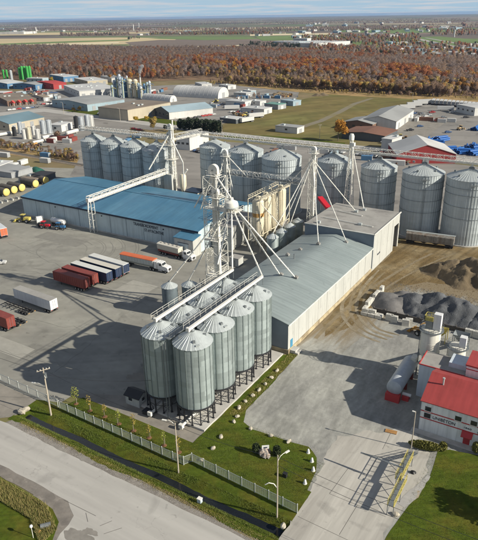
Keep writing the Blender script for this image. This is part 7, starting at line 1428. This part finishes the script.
def containers(lab, p_, n, seed, ang=10):
    rr = random.Random(seed); P = G(*p_)
    for i in range(n):
        q = P + Vector((rr.gauss(0, 14), rr.gauss(0, 9), 0)); m = rr.choice(['w_white', 'w_blue', 'w_grey', 'darkred', 'w_white', 'r_rust', 'w_pale']); nm_ = {'w_white': 'white', 'w_blue': 'blue', 'w_grey': 'grey', 'darkred': 'oxide red', 'r_rust': 'rust brown', 'w_pale': 'pale blue'}[m]
        t = thing('container', nm_ + ' container ' + lab, 'container', tuple(q), rad(ang + rr.choice((0, 90)) + rr.uniform(-5, 5)), 'containers ' + lab); L = rr.choice((6, 6, 12)); MB().span(-L / 2, L / 2, -1.2, 1.2, .1, 2.7).build('body', m, t); MB().span(L / 2, L / 2 + .05, -1.1, 1.1, .2, 2.6).build('doors', 'w_grey', t)
containers('scattered in the tank yard', (62, 140), 7, 1); containers('beside the left workshops', (30, 92.5), 9, 2); containers('between shops and white factory', (46, 98), 9, 3); containers('in the lorry park', (240, 108), 8, 4); containers('at the back of the lorry park', (262, 99), 7, 5); containers('beside the pipe plant', (158, 92), 7, 6); containers('in the corner of the trailer yard', (428, 122), 6, 7); containers('behind the storage bays', (8, 164), 6, 8); containers('left of the white wall building', (150, 140), 4, 9)
far_cars('parked between the pale blue factory and the road', [(100 + 3.4 * i, 114.2 + .5 * i) for i in range(6)], 75)
far_cars('parked in the lorry park by the sheds', [(232 + 3.2 * i, 112.5 + .2 * i) for i in range(6)] + [(262 + 3 * i, 104 - .1 * i) for i in range(4)], 60)
far_cars('scattered in the trailer yard', [(432, 113), (437, 121), (444, 118), (452, 113), (466, 118), (448, 133), (420, 127), (410, 131)], 40)
containers('behind the right-hand silo row', (360, 160), 6, 11); containers('behind the middle silos', (250, 152), 6, 12); junk('pallets and parts behind the middle silos', (215, 152), 15, 24, 1.4); junk('parts and drums behind the right-hand silos', (400, 163), 16, 20, 1.4)
far_cars('parked in a line behind the middle silos', [(196 + 3.1 * i, 151.5 + .5 * i) for i in range(5)], 80)
# ---------------------------------------------------------------- trees
addmat('twig', (.40, .315, .285), .95, 0, .35, .7); addmat('twigbrown', (.42, .285, .20), .95, 0, .35, .7); addmat('leafrust', (.46, .18, .08), .9, 0, .35, .7); addmat('leafamber', (.52, .28, .08), .9, 0, .35, .7); addmat('leafolive', (.55, .41, .14), .9, 0, .3, .7); addmat('leafever', (.028, .042, .02), .9, 0, .35, .7)
def soften_leaf(k):
    """thin leaves and twigs: light passes through, and a crown is shaded as a rounded mass"""
    m = M_[k]; t = m.node_tree; b = t.nodes['Principled BSDF']; out = t.nodes['Material Output']; src = b.inputs['Base Color'].links[0].from_socket
    tr = N(t, 'ShaderNodeBsdfTranslucent'); t.links.new(src, tr.inputs[0]); mxs = N(t, 'ShaderNodeMixShader'); mxs.inputs[0].default_value = .4; t.links.new(b.outputs[0], mxs.inputs[1]); t.links.new(tr.outputs[0], mxs.inputs[2]); t.links.new(mxs.outputs[0], out.inputs['Surface'])
    co = N(t, 'ShaderNodeTexCoord'); sb_ = N(t, 'ShaderNodeVectorMath', operation='SUBTRACT'); sb_.inputs[1].default_value = (0, 0, 5.5); t.links.new(co.outputs['Object'], sb_.inputs[0]); nn = N(t, 'ShaderNodeVectorMath', operation='NORMALIZE'); t.links.new(sb_.outputs[0], nn.inputs[0])
    vt = N(t, 'ShaderNodeVectorTransform', vector_type='NORMAL', convert_from='OBJECT', convert_to='WORLD'); t.links.new(nn.outputs[0], vt.inputs[0]); t.links.new(vt.outputs[0], b.inputs['Normal'])
for k in ('twig', 'twigbrown', 'leafrust', 'leafamber', 'leafolive'): soften_leaf(k)
def tree_mesh(h, w_, seed, n, size, z0=.35, up=.5):
    r = random.Random(seed); tr = MB(); tr.tube((0, 0, -.2), (0, 0, h * .55), h * .018, h * .01, 6)
    for i in range(9):
        z = h * r.uniform(.25, .6); a = i * 2.4; L = w_ * r.uniform(.6, 1); e = Vector((math.cos(a) * L, math.sin(a) * L, min(h * .95, z + h * r.uniform(.15, .4)))); tr.tube((0, 0, z), e, h * .008, h * .002, 4)
    cr_ = MB()
    for k in range(11):       # clumps
        a = r.uniform(0, TAU); rr = w_ * r.uniform(.1, .75); z = h * r.uniform(z0 + .1, .9); c_ = (rr * math.cos(a) * (1.15 - z / h * .6), rr * math.sin(a) * (1.15 - z / h * .6), z); q = leafcloud(n // 11, w_ * .42, w_ * .42, h * .15, size, seed * 31 + k, c_, .0); cr_.add(q.v, q.f)
    return tr, cr_
def one_tree(name, lab, p_, h, w_, leaf, seed, n=700, size=.22, cat='tree', group=None):
    t = thing(name, lab, cat, tuple(G(*p_)), 0, group); tr, cr_ = tree_mesh(h, w_, seed, n, size); tr.build('trunk', 'bark', t); cr_.build('crown', leaf, t); return t
one_tree('autumn_tree', 'large amber autumn tree beside the road on the meadow', (338, 141), 14.5, 6.2, 'leaforange', 5, 3200, .3)
one_tree('autumn_tree', 'yellow-green tree on the verge left of the elevator tower', (154, 131.5), 9.5, 4.6, 'leafolive', 6, 1600, .26)
for i, (x, y, h, w_, lab) in enumerate([(136, 121.5, 4, 3.0, 'round yellow bush in front of the beige factory'), (147, 120.8, 3.6, 2.4, 'second yellow bush in front of the beige factory'), (155, 120.8, 3.6, 2.2, 'yellow bush before the dark gable'), (52, 82.5, 7, 4, 'yellow tree beside the long blue warehouse'), (80, 112, 5, 2.5, 'small green tree in front of the pale blue factory'), (74, 112.5, 4, 2.2, 'dark small tree in front of the pale blue factory'), (57, 140, 6, 4, 'bare grey bush right of the tank yard')]): one_tree('autumn_tree', lab, (x, y), h, w_, 'leafgold' if i < 4 else ('leafolive' if i < 6 else 'twigbrown'), 30 + i, 700, .26)
for i in range(10):
    x = 180.5 + 4.3 * i; p_ = G(x, 128.8 + .42 * i + (i % 2) * .6); t = thing('cedar_tree', 'dark green cedar in the hedge row behind the silos, %s from the left' % nth[i], 'tree', tuple(p_), 0, 'cedars of the dark hedge row'); h = 9 if i > 1 else 7.5; leafcloud(900, 2.5, 2.5, h / 2, .32, 700 + i, (0, 0, h / 2), .45).build('crown', 'leafever', t); MB().tube((0, 0, 0), (0, 0, h * .7), .15, .05).build('trunk', 'bark', t)
for i, (x, y) in enumerate([(166, 131), (171, 131.6)]): one_tree('cedar_tree', 'small dark tree %s of the left elevator tower' % ('left' if i == 0 else 'just right'), (x, y), 4.5, 2, 'leafever', 60 + i, 500, .25)
t = one_tree('autumn_tree', 'tree standing beyond the right edge that shades the lawn', (478, 470), 10.5, 4.2, 'leafolive', 71, 1500, .3); t.location = (4.5, 84.5, 0)
# scattered woodland: one mass made of many small trees
protos = bpy.data.collections.new('woodland_trees')
def proto(i, h, w_, leaf, seed, n, size, z0=.3):
    tr, cr_ = tree_mesh(h, w_, seed, n, size, z0); a = len(tr.v); b = MB(); b.v = tr.v + cr_.v; b.f = tr.f + [tuple(k + a for k in f) for f in cr_.f]
    me = b.mesh('woodland_tree', M_['bark']); me.materials.append(M_[leaf]); nf = len(tr.f)
    for k, p_ in enumerate(me.polygons): p_.material_index = 0 if k < nf else 1
    o = bpy.data.objects.new('woodland_tree_%02d' % i, me); protos.objects.link(o)
kinds = ['twig', 'twig', 'twigbrown', 'twigbrown', 'leafrust', 'leafrust', 'leafamber', 'leafolive', 'leafever', 'leaforange']
for i, k in enumerate(kinds): proto(i, [12, 14, 11, 13, 12.5, 14, 12, 10, 10, 12][i], [4.0, 4.6, 3.8, 4.6, 4.6, 5.4, 4.4, 3.6, 3.6, 4.6][i], k, 80 + i, 900 if k[0] == 't' else 800, .21 if k[0] == 't' else .30)
def scatter(name, label, pts):
    me = bpy.data.meshes.new(name); me.from_pydata([p_[0] for p_ in pts], [], []); 
    for nm, ty, ix in (('pick', 'INT', 1), ('rotz', 'FLOAT', 2), ('scl', 'FLOAT', 3)):
        at = me.attributes.new(nm, ty, 'POINT'); at.data.foreach_set('value', [p_[ix] for p_ in pts])
    o = link(me, name); o['kind'] = 'stuff'; o['label'] = label
    g_ = bpy.data.node_groups.new(name + '_nodes', 'GeometryNodeTree'); g_.interface.new_socket('Geometry', in_out='INPUT', socket_type='NodeSocketGeometry'); g_.interface.new_socket('Geometry', in_out='OUTPUT', socket_type='NodeSocketGeometry')
    gi, go = g_.nodes.new('NodeGroupInput'), g_.nodes.new('NodeGroupOutput'); ip = g_.nodes.new('GeometryNodeInstanceOnPoints'); ci = g_.nodes.new('GeometryNodeCollectionInfo'); ci.inputs[0].default_value = protos; ci.inputs['Separate Children'].default_value = True; ci.inputs['Reset Children'].default_value = True
    def at(nm, ty): n = g_.nodes.new('GeometryNodeInputNamedAttribute'); n.data_type = ty; n.inputs[0].default_value = nm; return n.outputs[0]
    g_.links.new(gi.outputs[0], ip.inputs['Points']); g_.links.new(ci.outputs[0], ip.inputs['Instance']); ip.inputs['Pick Instance'].default_value = True
    g_.links.new(at('pick', 'INT'), ip.inputs['Instance Index']); cx = g_.nodes.new('ShaderNodeCombineXYZ'); g_.links.new(at('rotz', 'FLOAT'), cx.inputs[2]); g_.links.new(cx.outputs[0], ip.inputs['Rotation']); g_.links.new(at('scl', 'FLOAT'), ip.inputs['Scale'])
    g_.links.new(ip.outputs[0], go.inputs[0]); md = o.modifiers.new('scatter', 'NODES'); md.node_group = g_; return o
def lerpl(L, x):
    for (a, ya), (b_, yb) in zip(L, L[1:]):
        if a <= x <= b_: return ya + (yb - ya) * (x - a) / (b_ - a)
    return L[-1][1] if x > L[-1][0] else L[0][1]
from mathutils import noise as mnoise
FRONT = [(-60, 79.5), (60, 79.5), (120, 82.5), (180, 79.5), (240, 80), (300, 84.5), (380, 90.5), (430, 94), (560, 99)]
BACK = [(-60, 50.2), (60, 48.8), (140, 51.5), (250, 51.5), (300, 54), (360, 59), (420, 63), (560, 68)]
def woodland():
    r = random.Random(77); pts = []; cell = {}
    tries = 0
    while len(pts) < 17500 and tries < 400000:
        tries += 1
        x = r.uniform(-60, 540); f_, b_ = lerpl(FRONT, x), lerpl(BACK, x); d0, d1 = 1 / (f_ - 15), 1 / (b_ - 15); d = d0 + (d1 - d0) * (r.random() ** .62); y = 15 + 1 / d
        if y < b_: continue
        p_ = G(x, y); k = (int(p_.x / 4.6), int(p_.y / 4.6))
        if k in cell: continue
        cell[k] = 1
        q = mnoise.noise(Vector((p_.x * .012, p_.y * .012, 3.1))); q2 = mnoise.noise(Vector((p_.x * .035, p_.y * .035, 8.7))); depth = (f_ - y) / (f_ - b_)
        warm = (-.22 + .0026 * max(0, min(400, x)) if x < 260 else .40) + q * .75 + q2 * .4
        if x > 425: warm -= (x - 425) * .008
        if depth < .22 and x > 200: # pale golden fringe in front, thin
            c_ = r.choice([7, 7, 3, 2, 6, 1, 0]) 
        elif depth > .62: c_ = r.choice([0, 1, 2, 3, 2, 3]) if warm < .5 else r.choice([4, 2, 3])
        elif warm > .42: c_ = r.choice([4, 5, 5, 6, 4, 9, 3])
        elif warm > .12: c_ = r.choice([2, 3, 4, 0, 1, 6])
        else: c_ = r.choice([0, 1, 2, 3, 2, 3, 4])
        if q2 > .55 and r.random() < .12: c_ = 8
        s_ = r.uniform(.75, 1.2) * (.8 if depth < .15 else 1)
        pts.append((tuple(p_), c_, r.uniform(0, 6.28), s_))
    scatter('woodland', 'autumn woodland of bare grey and rust-red trees', pts)
woodland()
addmat('leaflitter', (.21, .14, .085), .95, 0, .3, .1, c2=(.15, .10, .07), c2scale=.03, spec=.1)
sheet('forest_floor', px([(x, y + .6) for x, y in FRONT] + [(x, y) for x, y in BACK[::-1]]), .12, 'leaflitter')
def belt(name, label, zones, seed, ever=.15, smax=1.1):
    r = random.Random(seed); pts = []
    for (x0, y0, x1, y1, th, n, pick) in zones:
        for _ in range(n):
            u = r.random(); x = x0 + (x1 - x0) * u; y = y0 + (y1 - y0) * u + r.uniform(-th, th)
            if y < 18.2: y = 18.2
            pts.append((tuple(G(x, y)), r.choice(pick), r.uniform(0, 6.28), r.uniform(.7, smax)))
    scatter(name, label, pts)
EV, GR, MX, WM = [8, 8, 0], [0, 1, 2, 3], [0, 1, 2, 3, 8, 4, 7], [4, 5, 6, 9, 3]
belt('far_tree_belts', 'dark tree belts between the far fields', [
    (250, 46.5, 300, 47.5, 2.0, 170, EV), (85, 35.2, 112, 35, .9, 60, EV), (128, 39.6, 140, 39.2, .5, 12, EV), (-20, 30.4, 200, 29.6, 1.6, 1300, GR), (200, 31, 420, 28.5, 1.8, 1300, GR), (60, 36, 130, 35, 1.0, 240, GR), (150, 34.5, 270, 34, 1.1, 520, MX), (-20, 26, 470, 21.4, 1.3, 2200, GR), (-20, 23, 470, 19.2, .5, 1400, GR),
    (300, 41, 420, 40, 4.2, 520, MX), (360, 47, 478, 50, 4.5, 240, MX), (390, 55, 500, 62, 5.5, 260, MX), (310, 50, 400, 55, 3, 330, MX), (330, 30, 500, 26, 3, 300, GR), (430, 34, 500, 33, 2.5, 240, MX), (-30, 27, 120, 25.6, 1.2, 260, GR), (240, 49, 262, 50, 1.0, 60, EV), (185, 50, 235, 50.4, .6, 50, [8, 0, 2, 7]), (120, 52, 150, 51.5, 1.0, 40, EV)], 5, smax=1.15)
belt('poplar_fringe', 'thin golden trees along the front edge of the woodland', [(225, 82.5, 300, 87, 1.6, 120, [7, 3, 2, 7, 3]), (300, 87, 450, 95.5, 1.8, 300, [7, 3, 6, 7, 3, 2])], 9, smax=1.05)
belt('scrub', 'low scrub and bushes in the dry grass', [(210, 83, 300, 88, 2.5, 110, [2, 3, 7]), (300, 90, 480, 97.5, 2.5, 260, [7, 7, 2, 3]), (-10, 144, 78, 160, 2.5, 150, [2, 3, 7, 0]), (235, 100, 260, 98, 2, 14, GR), (60, 150, 78, 161, 4, 26, [7, 2])], 6, smax=.38 * 1.2)
for o in (bpy.data.objects['scrub'],):
    at = o.data.attributes['scl']; rr = random.Random(3); at.data.foreach_set('value', [rr.uniform(.12, .42) for _ in range(len(o.data.vertices))])
# ---------------------------------------------------------------- far town
def house_proto(wm_, rm, L, W_, h, rh): 
    t = thing('far_house', 'x', 'house'); b = MB(); b.span(-L / 2, L / 2, -W_ / 2, W_ / 2, 0, h); b.build('wall', wm_, t)
    b = MB(); b.add([(-L / 2 - .4, -W_ / 2 - .4, h), (L / 2 + .4, -W_ / 2 - .4, h), (L / 2 + .4, W_ / 2 + .4, h), (-L / 2 - .4, W_ / 2 + .4, h), (-L / 2 - .4, 0, rh), (L / 2 + .4, 0, rh)], [(0, 1, 5, 4), (2, 3, 4, 5), (1, 2, 5), (3, 0, 4)]); b.build('roof', rm, t); return t
hp_ = [house_proto('w_white', 'r_grey', 14, 10, 5, 8.5), house_proto('w_beige', 'r_brown', 13, 9, 5, 8.5), house_proto('w_white', 'r_dark', 16, 11, 6, 9), house_proto('w_brown', 'r_rust', 14, 10, 5, 8), house_proto('w_white', 'r_white', 30, 15, 6, 7.5), house_proto('w_pale', 'r_pale', 34, 18, 7, 8)]
used = set(); rr = random.Random(31)
NM = ['white grey-roofed house', 'beige house', 'white dark-roofed house', 'brown house', 'long white shed', 'long pale blue shed']
for zone, (x0, x1, y0, y1), n in [('in the far village at the left horizon', (0, 110, 29, 34), 20), ('among the far fields in the middle', (110, 250, 28, 35.5), 24), ('along the far street right of centre', (250, 400, 32, 39), 34), ('in the houses beside the woodland at the right', (380, 478, 44, 60), 46), ('in the far suburb at the right horizon', (300, 478, 22.5, 33), 60)]:
    for _ in range(n):
        x, y = rr.uniform(x0, x1), rr.uniform(y0, y1); k = rr.choice([0, 0, 1, 2, 3, 4, 5, 4]); p_ = G(x, y); lab = NM[k] + ' ' + zone; sc_ = 1.0 + max(0, (34 - y)) * .07
        if k not in used: o = hp_[k]; o.location = tuple(p_); o.rotation_euler = (0, 0, rr.uniform(0, 3)); o['label'] = lab; o['group'] = zone; used.add(k)
        else: o = dup(hp_[k], tuple(p_), rr.uniform(0, 3), lab, zone)
        o.scale = (sc_, sc_, sc_)
BL('long white factory with a stepped roof beyond the woodland', (300, 45), (316, 47.4), (350, 44.6), 9, 0, 'w_white', 'r_white', doors=0, wins=0, name='far_factory')
BL('pale blue hall at the left end of the far white factory', (292, 44.4), (299, 46.4), (309, 45.6), 11, 0, 'w_pale', 'r_white', doors=0, wins=0, name='far_factory'); BL('white cube tower of the far white factory', (304, 43.2), (307, 44.4), (311, 44), 15, 0, 'w_white', 'r_white', doors=0, wins=0, name='far_factory')
BL('grey warehouse at the right beyond the woodland', (399, 60.5), (404, 62.5), (424, 61), 6, 0, 'w_white', 'r_grey', doors=0, wins=0, name='far_factory'); BL('pale low plant right of the far white factory', (350, 48.8), (358, 50.4), (372, 49.4), 6, 0, 'w_white', 'r_pale', doors=0, wins=0, name='far_factory')
BL('pale works with low roofs on the left horizon plain', (18, 33.4), (24, 34.2), (37, 33.4), 12, 0, 'w_white', 'r_white', doors=0, wins=0, name='far_factory')
for p_, h, lab in [((36.6, 33.6), 34, 'white tower of the works on the left horizon plain'), ((133.6, 30.6), 36, 'white concrete tower on the horizon plain'), ((139, 27.4), 34, 'grey paired tower on the horizon plain'), ((454, 37), 22, 'white church-like tower beside the highway')]: tank(lab, p_, h, h * .10, 'w_white', None, 1, 'far_tower', 'tower')
# ---------------------------------------------------------------- haze: a thin body of air over the whole plain
HZ = 25500
hm = bpy.data.materials.new('haze'); hm.use_nodes = True; t_ = hm.node_tree; t_.nodes.remove(t_.nodes['Principled BSDF']); pv_ = N(t_, 'ShaderNodeVolumePrincipled'); pv_.inputs['Color'].default_value = (.34, .50, .80, 1); pv_.inputs['Density'].default_value = 4.2e-5; pv_.inputs['Anisotropy'].default_value = .1
t_.links.new(pv_.outputs[0], t_.nodes['Material Output'].inputs['Volume'])
o = MB().span(-HZ, HZ, -HZ, HZ, -2.2, 82).build('haze', hm); o['kind'] = 'stuff'; o['label'] = 'thin blue autumn haze over the plain'
